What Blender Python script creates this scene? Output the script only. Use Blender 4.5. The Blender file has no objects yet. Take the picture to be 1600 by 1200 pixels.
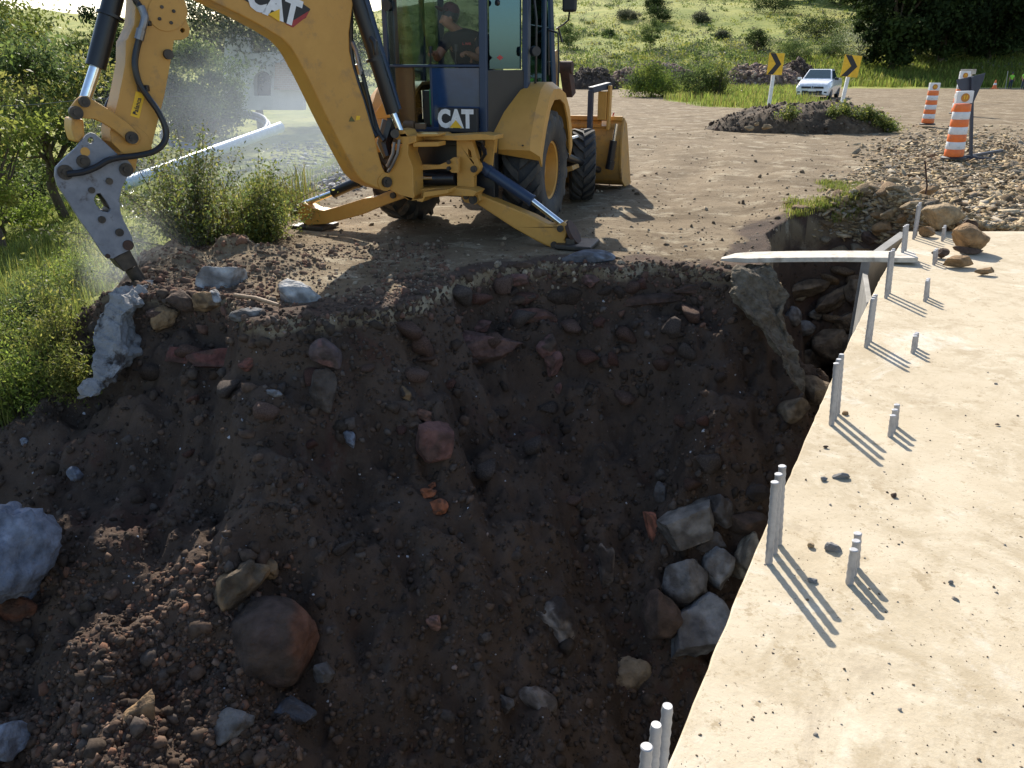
import bpy, math, random
import numpy as np
from mathutils import Vector, Matrix
from mathutils.geometry import tessellate_polygon

# ------------------------------------------------------------------ camera, sky, sun, exposure
SC = bpy.context.scene
COL = SC.collection
FPX = 1230.0; PITCH = math.atan(500 / 1230.0); H = 1.7
cam_d = bpy.data.cameras.new('camera'); cam = bpy.data.objects.new('camera', cam_d); COL.objects.link(cam)
cam_d.sensor_width = 36.0; cam_d.lens = 36.0 * FPX / 1600.0
cam_d.clip_start = 0.05; cam_d.clip_end = 3000
cam.location = (0, 0, H); cam.rotation_euler = (math.pi / 2 - PITCH, 0, 0)
SC.camera = cam
SUN_EL = math.radians(36.5); SUN_AZ = math.radians(10.5)      # left of +Y
w = bpy.data.worlds.new('World'); SC.world = w; w.use_nodes = True
nt = w.node_tree; bg = nt.nodes['Background']
sky = nt.nodes.new('ShaderNodeTexSky'); sky.sky_type = 'NISHITA'; sky.sun_disc = False
sky.sun_elevation = SUN_EL; sky.sun_rotation = -SUN_AZ; sky.air_density = 1.0; sky.dust_density = 1.0; sky.ozone_density = 1.0
nt.links.new(sky.outputs[0], bg.inputs[0]); bg.inputs[1].default_value = 0.12
sun_d = bpy.data.lights.new('sun', 'SUN'); sun_d.energy = 4.6; sun_d.angle = math.radians(0.5); sun_d.color = (1.0, 0.93, 0.82)
sun = bpy.data.objects.new('sun', sun_d); COL.objects.link(sun)
SUNV = Vector((-math.sin(SUN_AZ) * math.cos(SUN_EL), math.cos(SUN_AZ) * math.cos(SUN_EL), math.sin(SUN_EL)))
sun.rotation_euler = SUNV.to_track_quat('Z', 'Y').to_euler(); sun.location = (0, 0, 30)
SC.view_settings.view_transform = 'Standard'; SC.view_settings.look = 'None'
SC.view_settings.exposure = 0.8; SC.view_settings.gamma = 1.0
SC.cycles.max_bounces = 6; SC.cycles.transparent_max_bounces = 12; SC.cycles.volume_bounces = 0
SC.cycles.diffuse_bounces = 3; SC.cycles.volume_step_rate = 2.0
random.seed(7); RNG = np.random.default_rng(11)

# ------------------------------------------------------------------ rays from the camera model (for measuring where things stand)
def ray(px, py):
    x = (px - 800) / FPX; yd = (py - 600) / FPX
    return np.array([x, math.cos(PITCH) - yd * math.sin(PITCH), -(math.sin(PITCH) + yd * math.cos(PITCH))])
CAMP = np.array([0, 0, H])
def at_z(px, py, z=0.0):
    d = ray(px, py); t = (z - H) / d[2]; return CAMP + d * t
def at_y(px, py, y):
    d = ray(px, py); return CAMP + d * (y / d[1])
class Plane:
    """vertical or free plane in world space: origin o, unit normal n"""
    def __init__(s, o, n):
        s.o = np.array(o, float); s.n = np.array(n, float); s.n /= np.linalg.norm(s.n)
    def hit(s, px, py, off=0.0):
        d = ray(px, py); o = s.o + s.n * off
        t = np.dot(o - CAMP, s.n) / np.dot(d, s.n); return CAMP + d * t

# ------------------------------------------------------------------ materials
MATS = {}
def new_mat(name):
    m = bpy.data.materials.new(name); m.use_nodes = True
    MATS[name] = m
    return m, m.node_tree, m.node_tree.nodes['Principled BSDF']
def noise_mat(name, c1, c2, scale=4.0, rough=0.8, metal=0.0, bump=0.3, bscale=None, bdist=0.01, detail=8, c3=None, s3=1.0, lo=.35, hi=.65, spec=0.5, lo3=.55, hi3=.7):
    m, nt, b = new_mat(name)
    N = nt.nodes; L = nt.links
    tc = N.new('ShaderNodeTexCoord')
    n1 = N.new('ShaderNodeTexNoise'); n1.inputs['Scale'].default_value = scale; n1.inputs['Detail'].default_value = detail; n1.inputs['Roughness'].default_value = 0.65
    L.new(tc.outputs['Object'], n1.inputs['Vector'])
    r = N.new('ShaderNodeMapRange'); r.inputs[1].default_value = lo; r.inputs[2].default_value = hi
    L.new(n1.outputs['Fac'], r.inputs[0])
    mix = N.new('ShaderNodeMix'); mix.data_type = 'RGBA'
    mix.inputs[6].default_value = (*c1, 1); mix.inputs[7].default_value = (*c2, 1)
    L.new(r.outputs[0], mix.inputs[0]); out = mix.outputs[2]
    if c3:
        n3 = N.new('ShaderNodeTexNoise'); n3.inputs['Scale'].default_value = s3; n3.inputs['Detail'].default_value = 6; n3.inputs['Roughness'].default_value = 0.7
        L.new(tc.outputs['Object'], n3.inputs['Vector'])
        r3 = N.new('ShaderNodeMapRange'); r3.inputs[1].default_value = lo3; r3.inputs[2].default_value = hi3; L.new(n3.outputs['Fac'], r3.inputs[0])
        m3 = N.new('ShaderNodeMix'); m3.data_type = 'RGBA'; L.new(r3.outputs[0], m3.inputs[0]); L.new(out, m3.inputs[6]); m3.inputs[7].default_value = (*c3, 1)
        out = m3.outputs[2]
    L.new(out, b.inputs['Base Color'])
    b.inputs['Roughness'].default_value = rough; b.inputs['Metallic'].default_value = metal
    b.inputs['Specular IOR Level'].default_value = spec
    if bump:
        nb = N.new('ShaderNodeTexNoise'); nb.inputs['Scale'].default_value = bscale or scale * 4; nb.inputs['Detail'].default_value = 8; nb.inputs['Roughness'].default_value = 0.7
        L.new(tc.outputs['Object'], nb.inputs['Vector'])
        bp = N.new('ShaderNodeBump'); bp.inputs['Strength'].default_value = bump; bp.inputs['Distance'].default_value = bdist
        L.new(nb.outputs['Fac'], bp.inputs['Height']); L.new(bp.outputs[0], b.inputs['Normal'])
    return m
def vcol_mat(name, rough=0.9, bump=0.5, bscale=30, bdist=0.01, transl=0.0, spec=0.3, vary=0.25, vscale=20):
    """base colour from the mesh's own 'tint' attribute, varied by noise"""
    m, nt, b = new_mat(name); N = nt.nodes; L = nt.links
    a = N.new('ShaderNodeAttribute'); a.attribute_name = 'tint'
    tc = N.new('ShaderNodeTexCoord'); n1 = N.new('ShaderNodeTexNoise'); n1.inputs['Scale'].default_value = vscale; n1.inputs['Detail'].default_value = 6
    L.new(tc.outputs['Object'], n1.inputs['Vector'])
    r = N.new('ShaderNodeMapRange'); r.inputs[1].default_value = .3; r.inputs[2].default_value = .7; r.inputs[3].default_value = 1 - vary; r.inputs[4].default_value = 1 + vary
    L.new(n1.outputs['Fac'], r.inputs[0])
    vm = N.new('ShaderNodeVectorMath'); vm.operation = 'SCALE'; L.new(a.outputs['Color'], vm.inputs[0]); L.new(r.outputs[0], vm.inputs['Scale'])
    L.new(vm.outputs[0], b.inputs['Base Color']); b.inputs['Roughness'].default_value = rough; b.inputs['Specular IOR Level'].default_value = spec
    if bump:
        nb = N.new('ShaderNodeTexNoise'); nb.inputs['Scale'].default_value = bscale; nb.inputs['Detail'].default_value = 8
        L.new(tc.outputs['Object'], nb.inputs['Vector'])
        bp = N.new('ShaderNodeBump'); bp.inputs['Strength'].default_value = bump; bp.inputs['Distance'].default_value = bdist
        L.new(nb.outputs['Fac'], bp.inputs['Height']); L.new(bp.outputs[0], b.inputs['Normal'])
    if transl:
        t = N.new('ShaderNodeBsdfTranslucent'); L.new(vm.outputs[0], t.inputs['Color'])
        mx = N.new('ShaderNodeMixShader'); mx.inputs[0].default_value = transl
        L.new(b.outputs[0], mx.inputs[1]); L.new(t.outputs[0], mx.inputs[2]); L.new(mx.outputs[0], N['Material Output'].inputs['Surface'])
    return m
def plain(name, c, rough=0.5, metal=0.0, spec=0.5, bump=0.0, coat=0.0):
    m = noise_mat(name, tuple(v * .85 for v in c), tuple(min(1, v * 1.1) for v in c), 9, rough, metal, bump, 40, .004, spec=spec)
    m.node_tree.nodes['Principled BSDF'].inputs['Coat Weight'].default_value = coat
    return m

M = {}
M['yellow'] = noise_mat('yellow_paint', (.50, .255, .05), (.57, .30, .065), 3, .5, 0, .08, 60, .002, c3=(.25, .15, .07), s3=5, lo3=.54, hi3=.80)
M['yellow_dirty'] = noise_mat('yellow_paint_dusty', (.50, .26, .05), (.34, .21, .08), 5, .65, 0, .15, 50, .003, c3=(.16, .10, .05), s3=9)
M['black'] = plain('black_paint', (.012, .013, .016), .35)
M['navy'] = noise_mat('dark_blue_grey_paint', (.018, .035, .075), (.022, .042, .085), 6, .4, 0, 0)
M['lug'] = noise_mat('dusty_tread_rubber', (.035, .034, .033), (.075, .065, .055), 9, .8, 0, .2, 50, .004, c3=(.13, .105, .075), s3=6)
M['rubber'] = noise_mat('rubber', (.018, .019, .022), (.03, .03, .032), 8, .7, 0, .2, 50, .004, c3=(.09, .075, .055), s3=5, lo3=.5, hi3=.75)
M['chrome'] = plain('chrome', (.75, .78, .8), .12, 1.0)
M['steel'] = plain('dull_steel', (.25, .25, .26), .45, .9)
M['hammer'] = noise_mat('hammer_grey_paint', (.17, .18, .21), (.25, .26, .29), 7, .6, .1, .2, 40, .003, c3=(.06, .045, .04), s3=9, lo3=.58, hi3=.72)
M['darksteel'] = noise_mat('dark_worn_steel', (.035, .032, .03), (.09, .075, .06), 12, .55, .5, .3, 40, .004)
M['white'] = plain('white_paint', (.78, .78, .78), .5)
M['decal_black'] = plain('black_decal', (.015, .015, .018), .5)
M['decal_red'] = plain('red_decal', (.35, .03, .03), .5)
M['decal_yellow'] = plain('yellow_decal', (.85, .50, .02), .5)
M['decal_white'] = plain('white_decal', (.75, .75, .75), .5)
M['green_plastic'] = plain('green_plastic', (.01, .22, .07), .4)
M['brown_panel'] = plain('brown_panel', (.12, .07, .035), .6)
M['concrete'] = noise_mat('slab_concrete', (.45, .37, .25), (.54, .46, .335), 1.6, .9, 0, .5, 45, .006, c3=(.62, .55, .42), s3=2.6, lo3=.52, hi3=.68)
M['conc_grey'] = noise_mat('grey_concrete', (.22, .22, .21), (.34, .33, .31), 3, .9, 0, .5, 30, .01)
M['rebar'] = noise_mat('zinc_grey_rebar', (.30, .30, .31), (.42, .42, .43), 20, .55, .35, .3, 120, .002)
M['rust'] = noise_mat('rusty_steel', (.05, .035, .03), (.10, .05, .035), 20, .8, .2, .3, 80, .002)
M['board'] = noise_mat('weathered_board', (.46, .42, .36), (.60, .55, .47), 8, .8, 0, .4, 40, .004, c3=(.27, .22, .17), s3=7, lo3=.5, hi3=.7)
M['wood'] = noise_mat('brown_wood', (.22, .14, .08), (.34, .23, .14), 15, .7, 0, .3, 60, .003)
M['tint'] = vcol_mat('tinted_stone', .92, 1.0, 34, .022, vary=.4, vscale=11)
M['clod'] = vcol_mat('tinted_soil', .97, .5, 60, .006, vary=.3, vscale=30, spec=.15)
M['leaf'] = vcol_mat('tinted_leaf', .5, 0, transl=.6, spec=.35, vary=.2, vscale=3)
M['far_leaf'] = vcol_mat('tinted_far_leaf', .8, 0, transl=.4, spec=.1, vary=.25, vscale=.4)
M['blade'] = vcol_mat('tinted_grass', .6, 0, transl=.5, spec=.2, vary=.2, vscale=3)
M['bark'] = noise_mat('bark', (.06, .045, .03), (.12, .09, .065), 12, .9, 0, .6, 30, .01)
M['skin'] = plain('skin', (.36, .18, .11), .5)
M['navy_cloth'] = plain('dark_shirt_cloth', (.010, .012, .022), .9)
M['maroon'] = plain('maroon_cap_cloth', (.09, .022, .03), .85)
M['jeans'] = plain('jeans_cloth', (.03, .045, .08), .9)
M['hivis'] = plain('hi_vis_green_cloth', (.25, .65, .05), .7)
M['orange'] = noise_mat('orange_plastic', (.78, .16, .03), (.85, .21, .05), 6, .5, 0, 0, c3=(.45, .16, .08), s3=8, lo3=.55, hi3=.72)
M['orange_light'] = plain('amber_lens', (.55, .22, .02), .3)
M['refl_white'] = noise_mat('reflective_white', (.62, .64, .66), (.74, .76, .78), 6, .4, 0, 0, c3=(.30, .29, .27), s3=9, lo3=.56, hi3=.72)
M['sign_back'] = plain('dark_painted_metal', (.035, .045, .07), .5)
M['carpaint'] = plain('white_car_paint', (.80, .82, .85), .25, coat=.6)
M['carglass'] = plain('dark_car_glass', (.03, .06, .07), .06, 0, .8)
M['plastic_black'] = plain('black_plastic', (.02, .02, .022), .5)
M['headlamp'] = plain('headlamp_glass', (.6, .65, .7), .1)
M['hosecoil'] = plain('dark_blue_hose', (.14, .19, .28), .4)
M['bluepipe'] = plain('pale_blue_plastic', (.42, .55, .68), .3)
M['adobe'] = noise_mat('pale_plaster', (.42, .42, .41), (.52, .51, .49), 2, .9, 0, .2, 20, .02)
M['brick'] = noise_mat('clay_brick', (.30, .10, .045), (.42, .17, .08), 10, .9, 0, .6, 40, .006)
M['lime'] = noise_mat('pale_lime_plaster', (.20, .195, .19), (.33, .32, .31), 5, .9, 0, .8, 18, .03, c3=(.05, .038, .03), s3=4, lo3=.52, hi3=.62)

def glass_mat(name, tint, gloss, gcol=(.8, .9, 1), fk=1.2):
    m, nt, b = new_mat(name); N = nt.nodes; L = nt.links
    tr = N.new('ShaderNodeBsdfTransparent'); tr.inputs[0].default_value = (*tint, 1)
    g = N.new('ShaderNodeBsdfGlossy'); g.inputs['Roughness'].default_value = .03; g.inputs[0].default_value = (*gcol, 1)
    f = N.new('ShaderNodeFresnel'); f.inputs[0].default_value = 1.5
    ad = N.new('ShaderNodeMath'); ad.operation = 'MULTIPLY_ADD'; ad.inputs[1].default_value = fk; ad.inputs[2].default_value = gloss; L.new(f.outputs[0], ad.inputs[0])
    mx = N.new('ShaderNodeMixShader'); L.new(ad.outputs[0], mx.inputs[0]); L.new(tr.outputs[0], mx.inputs[1]); L.new(g.outputs[0], mx.inputs[2])
    L.new(mx.outputs[0], N['Material Output'].inputs['Surface'])
    return m
M['glass'] = glass_mat('cab_glass', (.95, .97, .97), .0, fk=.25)
M['glass_front'] = glass_mat('shade_tinted_cab_glass', (.30, .36, .35), .0, fk=.45)  # darkened tint stands in for the shaded view beyond
M['glass_side'] = glass_mat('sky_teal_side_glass', (.14, .24, .29), .16, (.45, .78, .95), fk=.8)  # teal of the reflected sky put into tint and gloss colour
M['glass_low'] = plain('sky_reflection_blue', (.018, .05, .13), .12, 0, .8)  # sky reflection painted on as an opaque glossy blue
M['mirror_glass'] = plain('mirror_glass', (.7, .75, .78), .03, 1.0)

# ------------------------------------------------------------------ mesh building
def link(o, parent=None):
    COL.objects.link(o)
    if parent: o.parent = parent
    return o
def tag(o, label=None, cat=None, group=None, kind=None):
    if label: o['label'] = label
    if cat: o['category'] = cat
    if group: o['group'] = group
    if kind: o['kind'] = kind
    return o
def thing(name, label, cat, loc=(0, 0, 0), rz=0, group=None):
    o = bpy.data.objects.new(name, None); COL.objects.link(o); o.empty_display_size = .1
    o.location = loc; o.rotation_euler = (0, 0, rz); tag(o, label, cat, group)
    o['_M'] = 1
    ROOTM[o.name] = Matrix.Translation(Vector(loc)) @ Matrix.Rotation(rz, 4, 'Z')
    del o['_M']
    return o
ROOTM = {}
def root_matrix(o):
    while o is not None and o.name not in ROOTM: o = o.parent
    return ROOTM[o.name] if o else Matrix.Identity(4)
class MB:
    def __init__(s): s.v = []; s.f = []; s.mi = []; s.cur = 0
    def add(s, vs, fs):
        b = len(s.v); s.v += [tuple(float(q) for q in v) for v in vs]
        for f in fs: s.f.append([b + i for i in f]); s.mi.append(s.cur)
        return s
    def box(s, c, size, rot=None):
        vs = []
        for dx in (-.5, .5):
            for dy in (-.5, .5):
                for dz in (-.5, .5):
                    p = Vector((dx * size[0], dy * size[1], dz * size[2]))
                    if rot is not None: p = rot @ p
                    vs.append(p + Vector(c))
        return s.add(vs, [(0, 1, 3, 2), (4, 6, 7, 5), (0, 4, 5, 1), (2, 3, 7, 6), (0, 2, 6, 4), (1, 5, 7, 3)])
    def bar(s, p0, p1, w, h, up=(0, 0, 1)):
        p0 = Vector(p0); p1 = Vector(p1); d = p1 - p0; L = d.length; d.normalize()
        x = d.cross(Vector(up))
        if x.length < 1e-4: x = d.cross(Vector((1, 0, 0)))
        x.normalize(); z = x.cross(d)
        R = Matrix((x, d, z)).transposed()
        return s.box((p0 + p1) / 2, (w, L, h), R)
    def prism(s, pts, nrm, thick, holes=()):
        """pts: coplanar 3-D polygon; extruded by thick along nrm"""
        n = Vector(nrm).normalized() * thick
        loops = [[Vector(p) for p in pts]] + [[Vector(p) for p in h] for h in holes]
        tris = tessellate_polygon(loops)
        flat = [p for l in loops for p in l]; k = len(flat)
        if holes:
            fs = [list(t) for t in tris] + [[i + k for i in reversed(t)] for t in tris]
        else:
            fs = [list(range(k))] + [[i + k for i in reversed(range(k))]]
            if not _convex(loops[0], n): fs = [list(t) for t in tris] + [[i + k for i in reversed(t)] for t in tris]
        o = 0
        for l in loops:
            m = len(l)
            for i in range(m): fs.append([o + i, o + (i + 1) % m, o + (i + 1) % m + k, o + i + k])
            o += m
        return s.add(flat + [p + n for p in flat], fs)
    def tube(s, path, r, seg=10, caps=True):
        path = [Vector(p) for p in path]; rs = r if hasattr(r, '__len__') else [r] * len(path)
        n = len(path); vs = []; fs = []; prev = None
        for i, p in enumerate(path):
            d = (path[min(i + 1, n - 1)] - path[max(i - 1, 0)]).normalized()
            if prev is None:
                a = d.cross(Vector((0, 0, 1)))
                if a.length < .1: a = d.cross(Vector((1, 0, 0)))
            else: a = prev - d * prev.dot(d)
            a.normalize(); prev = a; b = d.cross(a)
            for k in range(seg):
                t = 2 * math.pi * k / seg
                vs.append(p + (a * math.cos(t) + b * math.sin(t)) * rs[i])
        for i in range(n - 1):
            for k in range(seg):
                k2 = (k + 1) % seg
                fs.append([i * seg + k, i * seg + k2, (i + 1) * seg + k2, (i + 1) * seg + k])
        if caps: fs += [list(reversed(range(seg))), [(n - 1) * seg + k for k in range(seg)]]
        return s.add(vs, fs)
    def cyl(s, p0, p1, r0, r1=None, seg=16): return s.tube([p0, p1], [r0, r1 if r1 is not None else r0], seg)
    def lathe(s, prof, o, ax, seg=32, close=False):
        """prof: list of (radius, along axis)"""
        o = Vector(o); ax = Vector(ax).normalized()
        a = ax.cross(Vector((0, 0, 1)));
        if a.length < .1: a = ax.cross(Vector((1, 0, 0)))
        a.normalize(); b = ax.cross(a); vs = []; fs = []; n = len(prof)
        for (r, h) in prof:
            for k in range(seg):
                t = 2 * math.pi * k / seg; vs.append(o + ax * h + (a * math.cos(t) + b * math.sin(t)) * r)
        for i in range(n - 1 if not close else n):
            for k in range(seg):
                k2 = (k + 1) % seg; i2 = (i + 1) % n
                fs.append([i * seg + k, i2 * seg + k, i2 * seg + k2, i * seg + k2])
        return s.add(vs, fs)
    def build(s, name, mat, parent=None, bevel=0.0, smooth=True, ang=35, label=None, base=False, seg=2):
        Mi = root_matrix(parent).inverted() if parent else Matrix.Identity(4)
        vs = [Mi @ Vector(v) for v in s.v] if parent else [Vector(v) for v in s.v]
        loc = Vector((0, 0, 0))
        if not parent:
            lo = Vector([min(v[i] for v in vs) for i in range(3)]); hi = Vector([max(v[i] for v in vs) for i in range(3)])
            loc = Vector(((lo.x + hi.x) / 2, (lo.y + hi.y) / 2, lo.z)); vs = [v - loc for v in vs]
        me = bpy.data.meshes.new(name); me.from_pydata([tuple(v) for v in vs], [], s.f)
        mats = mat if isinstance(mat, (list, tuple)) else [mat]
        for m in mats: me.materials.append(m)
        if len(mats) > 1:
            for p, i in zip(me.polygons, s.mi): p.material_index = i
        import bmesh
        bm = bmesh.new(); bm.from_mesh(me); bmesh.ops.recalc_face_normals(bm, faces=bm.faces); bm.to_mesh(me); bm.free()
        if smooth:
            me.shade_smooth() if hasattr(me, 'shade_smooth') else None
            me.set_sharp_from_angle(angle=math.radians(ang))
        o = bpy.data.objects.new(name, me); o.location = loc; link(o, parent)
        if bevel:
            md = o.modifiers.new('Bevel', 'BEVEL'); md.width = bevel; md.segments = seg; md.limit_method = 'ANGLE'; md.angle_limit = math.radians(40); md.harden_normals = True
        if label: o['label'] = label
        return o
def _convex(l, n):
    sgn = 0; m = len(l)
    for i in range(m):
        c = (l[(i + 1) % m] - l[i]).cross(l[(i + 2) % m] - l[(i + 1) % m]).dot(n)
        if abs(c) < 1e-9: continue
        if sgn == 0: sgn = 1 if c > 0 else -1
        elif (c > 0) != (sgn > 0): return False
    return True
def np_mesh(name, V, F, mat, tint=None, smooth=False, loc=(0, 0, 0)):
    """V (n,3), F (m,k) uniform face size"""
    me = bpy.data.meshes.new(name); k = F.shape[1]
    me.vertices.add(len(V)); me.vertices.foreach_set('co', np.ascontiguousarray(V, dtype=np.float32).ravel())
    me.loops.add(F.size); me.loops.foreach_set('vertex_index', np.ascontiguousarray(F, dtype=np.int32).ravel())
    me.polygons.add(len(F)); me.polygons.foreach_set('loop_start', np.arange(0, F.size, k, dtype=np.int32))
    if smooth: me.polygons.foreach_set('use_smooth', np.ones(len(F), dtype=bool))
    me.update(calc_edges=True); me.validate()
    if tint is not None:
        a = me.color_attributes.new('tint', 'FLOAT_COLOR', 'POINT')
        c = np.ones((len(V), 4), dtype=np.float32); c[:, :3] = tint; a.data.foreach_set('color', c.ravel())
    me.materials.append(mat)
    o = bpy.data.objects.new(name, me); o.location = loc; COL.objects.link(o)
    return o

# ------------------------------------------------------------------ noise
_perm = np.random.default_rng(5).random((256, 256))
def vnoise(x, y, seed=0):
    x = np.asarray(x, float) + seed * 17.31; y = np.asarray(y, float) + seed * 9.77
    xi = np.floor(x).astype(int); yi = np.floor(y).astype(int); fx = x - xi; fy = y - yi
    fx = fx * fx * fx * (fx * (fx * 6 - 15) + 10); fy = fy * fy * fy * (fy * (fy * 6 - 15) + 10)
    a = _perm[xi & 255, yi & 255]; b = _perm[(xi + 1) & 255, yi & 255]; c = _perm[xi & 255, (yi + 1) & 255]; d = _perm[(xi + 1) & 255, (yi + 1) & 255]
    return (a * (1 - fx) + b * fx) * (1 - fy) + (c * (1 - fx) + d * fx) * fy - .5
def fbm(x, y, seed=0, oct=4, g=.5):
    s = 0; a = 1; 
    for i in range(oct):
        s = s + a * vnoise(x * 2 ** i, y * 2 ** i, seed + i * 3); a *= g
    return s
def sstep(a, b, x):
    t = np.clip((x - a) / (b - a), 0, 1); return t * t * (3 - 2 * t)
# ------------------------------------------------------------------ the ground: one height field
ZD = -0.15
CREST = np.array([(-30, 8.0), (-4.9, 7.35), (-3.9, 7.05), (-3.3, 6.8), (-2.74, 6.5), (-2.3, 6.2), (-1.79, 6.0), (-1.08, 6.4), (-.6, 7.0), (.0, 7.5), (.51, 7.68), (1.29, 7.72),
                  (1.8, 7.62), (2.2, 7.38), (2.42, 7.5), (2.75, 8.2), (2.95, 9.1), (3.45, 9.8), (4.3, 9.95), (4.62, 9.4), (4.72, 8.75), (16, 9.2)])
def poly_dist(x, y, P):
    d = np.full(np.shape(x), 1e9); 
    for (ax, ay), (bx, by) in zip(P[:-1], P[1:]):
        vx, vy = bx - ax, by - ay; L2 = vx * vx + vy * vy
        t = np.clip(((x - ax) * vx + (y - ay) * vy) / L2, 0, 1)
        d = np.minimum(d, np.hypot(x - ax - t * vx, y - ay - t * vy))
    return d
def inside(x, y, P):
    P = list(P); n = len(P); c = np.zeros(np.shape(x), bool)
    for i in range(n):
        x1, y1 = P[i]; x2, y2 = P[(i + 1) % n]
        if y1 == y2: continue
        c ^= ((y1 > y) != (y2 > y)) & (x < (x2 - x1) * (y - y1) / (y2 - y1) + x1)
    return c
PITPOLY = [tuple(p) for p in CREST] + [(16, -60), (-30, -60)]
def road_left(y):      # left border of the dirt road
    return -3.3 - .02 * (y - 9) + .6 * sstep(10, 16, y) - .03 * np.maximum(0, y - 16)
def slab_edge(y): return np.interp(y, [-6, 1.525, 2.475, 3.373, 4.61, 6.49, 8.19, 8.9], [-3.5, .40, .897, 1.385, 2.05, 3.10, 4.08, 4.49])
def height(x, y, full=False):
    base = np.full(np.shape(x), ZD) + .12 * sstep(13, 24, y) + .03 * sstep(24, 50, y)
    # rubble field beyond the slab, a little higher
    rub = sstep(2.6, 4.2, x - .06 * (y - 9)) * sstep(8.3, 9.0, y)
    base = base + .12 * rub * (1 - sstep(13, 24, y)) + .30 * np.exp(-((x - 4.55) / .75) ** 2 - ((y - 9.75) / .8) ** 2)
    # land falls away to the left
    e = road_left(y) + .35 * vnoise(y * .8, 3.3, 2)
    left = sstep(0, 2.6, e - x)
    drop = 1.0 + .9 * (1 - sstep(6.5, 9.5, y)) - .1 * sstep(18, 60, y)
    base = base - left * drop + left * .22 * fbm(x * .6, y * .6, 4, 3)
    gul = np.exp(-((x + 9.5 + .25 * (y - 12)) / 1.3) ** 2) * sstep(8, 11, y) * (1 - sstep(40, 60, y))
    base = base - .5 * gul * left
    # hill
    yh = y + .10 * x
    start = 78 + 7 * vnoise(x * .02, .5, 8)
    rise = np.maximum(0, yh - start)
    slope = .118 + .05 * sstep(-70, 120, x) + .02 * np.sin(x * .021 + 1)
    hill = rise * slope * (1 - .0012 * np.minimum(rise, 300)) 
    hill = hill + sstep(0, 30, rise) * (2.2 * fbm(x * .03, y * .03, 9, 4)) * np.minimum(1, rise / 60)
    base = base + hill
    flat = fbm(x * 1.1, y * 1.1, 20, 4) * .05 + .004 * fbm(x * 9, y * 9, 21, 3)
    ruts = .035 * np.sin((x - .33 * y) * 5.2 + 2 * vnoise(x * .3, y * .3, 12)) * sstep(8.5, 10, y) * (1 - sstep(18, 24, y)) * (1 - left)
    base = base + (flat * .6 + ruts * .35) * (1 - sstep(40, 80, y)) + .05 * fbm(x * .5, y * .5, 22, 3) * sstep(20, 60, y)
    # spoil ridge along the lip on the left
    dl = np.abs(y - (7.55 - .08 * x)); base = base + .16 * np.exp(-(dl / .45) ** 2) * sstep(-4.6, -3.6, x) * (1 - sstep(-2.6, -1.7, x)) * (1 + 1.2 * fbm(x * 3, y * 3, 31, 3))
    ww = (1 - sstep(1.5, 2.1, x)) * (1 - sstep(9, 10, y)); xw = x + ww * .30 * fbm(x * 1.4, y * 1.4, 160, 4); yw = y + ww * (.42 * fbm(x * 1.1, y * .8, 161, 4) + .10 * fbm(x * 5, y * 5, 162, 2))
    d = poly_dist(xw, yw, CREST); ins = inside(xw, yw, PITPOLY)
    dn = d + .30 * fbm(x * 1.5, y * 1.5, 40, 4) * sstep(.1, .8, d) + .10 * fbm(x * 5, y * 5, 44, 2) * sstep(.0, .25, d)
    dn = np.maximum(dn, 0)
    west = 1 - sstep(-2.7, -1.2, x + .25 * (y - 5))                       # gentler talus to the left
    gully = sstep(2.0, 2.7, x) * sstep(7.0, 7.7, y)
    lip = sstep(0, .22, dn) * .30
    east = sstep(.4, 1.7, x)
    mid = lip + (dn * 1.12 - .18 * sstep(1.0, 2.6, dn)) * east + (1 - east) * (1.15 * np.minimum(dn, .7) + .80 * np.maximum(dn - .7, 0))
    wst = lip * .6 + .95 * np.minimum(dn, 1.1) + .44 * np.maximum(dn - 1.1, 0)
    gl = lip + dn * 3.2 + .12 * np.sin(dn * 14 + 3 * vnoise(x * 3, y * 3, 47))
    gr = dn * 2.6
    prof = mid * (1 - west) + wst * west
    right_bank = sstep(3.75, 4.1, x)
    prof = prof * (1 - gully) + (gl * (1 - right_bank) + gr * right_bank) * gully
    # vertical hollow bulge on the corner
    floor = 3.0 + .35 * vnoise(x * .5, y * .5, 50) - .9 * gully
    prof = np.minimum(prof, floor + .06 * np.maximum(prof - floor, 0))
    slope_m = sstep(.12, .5, dn)
    lumps = (.12 * (np.abs(vnoise(x * 1.7, y * 1.2, 170)) * 2 - .4) + .46 * fbm(x * 1.3 + y * .3, y * .9, 60, 3) + .16 * np.abs(vnoise(x * 2.3 + y * .8, y * .7, 66)) * 2 + .20 * fbm(x * 3.1, y * 2.6, 61, 3) + .085 * fbm(x * 8, y * 7, 62, 3) + .03 * fbm(x * 22, y * 20, 63, 2))
    pz = ZD - prof + lumps * slope_m
    led = np.clip(1 - np.abs(-pz - .75) / 1.0, 0, 1) * (1 - west)
    pz = pz + led * slope_m * .05 * np.sin(-pz * 21 + 5 * fbm(x * .9, y * .9, 150, 3))
    pz = pz + gully * slope_m * (.16 * fbm(x * 6, y * 6, 140, 3) + .07 * fbm(x * 19, y * 17, 141, 2))
    pz = pz + .10 * fbm(x * 11, y * 11, 143, 3) * sstep(8.3, 9.0, y) * gully * sstep(.05, .3, dn)
    # under the slab the bed stays low, the deck must clear it
    under = sstep(-.25, .15, x - slab_edge(y)) 
    h = np.where(ins, np.minimum(base, pz), base)
    h = np.where((x > slab_edge(y) + .02) & (y < 8.9) & (x > .2 - 0 * y), np.minimum(h, -.45), h)
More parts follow.
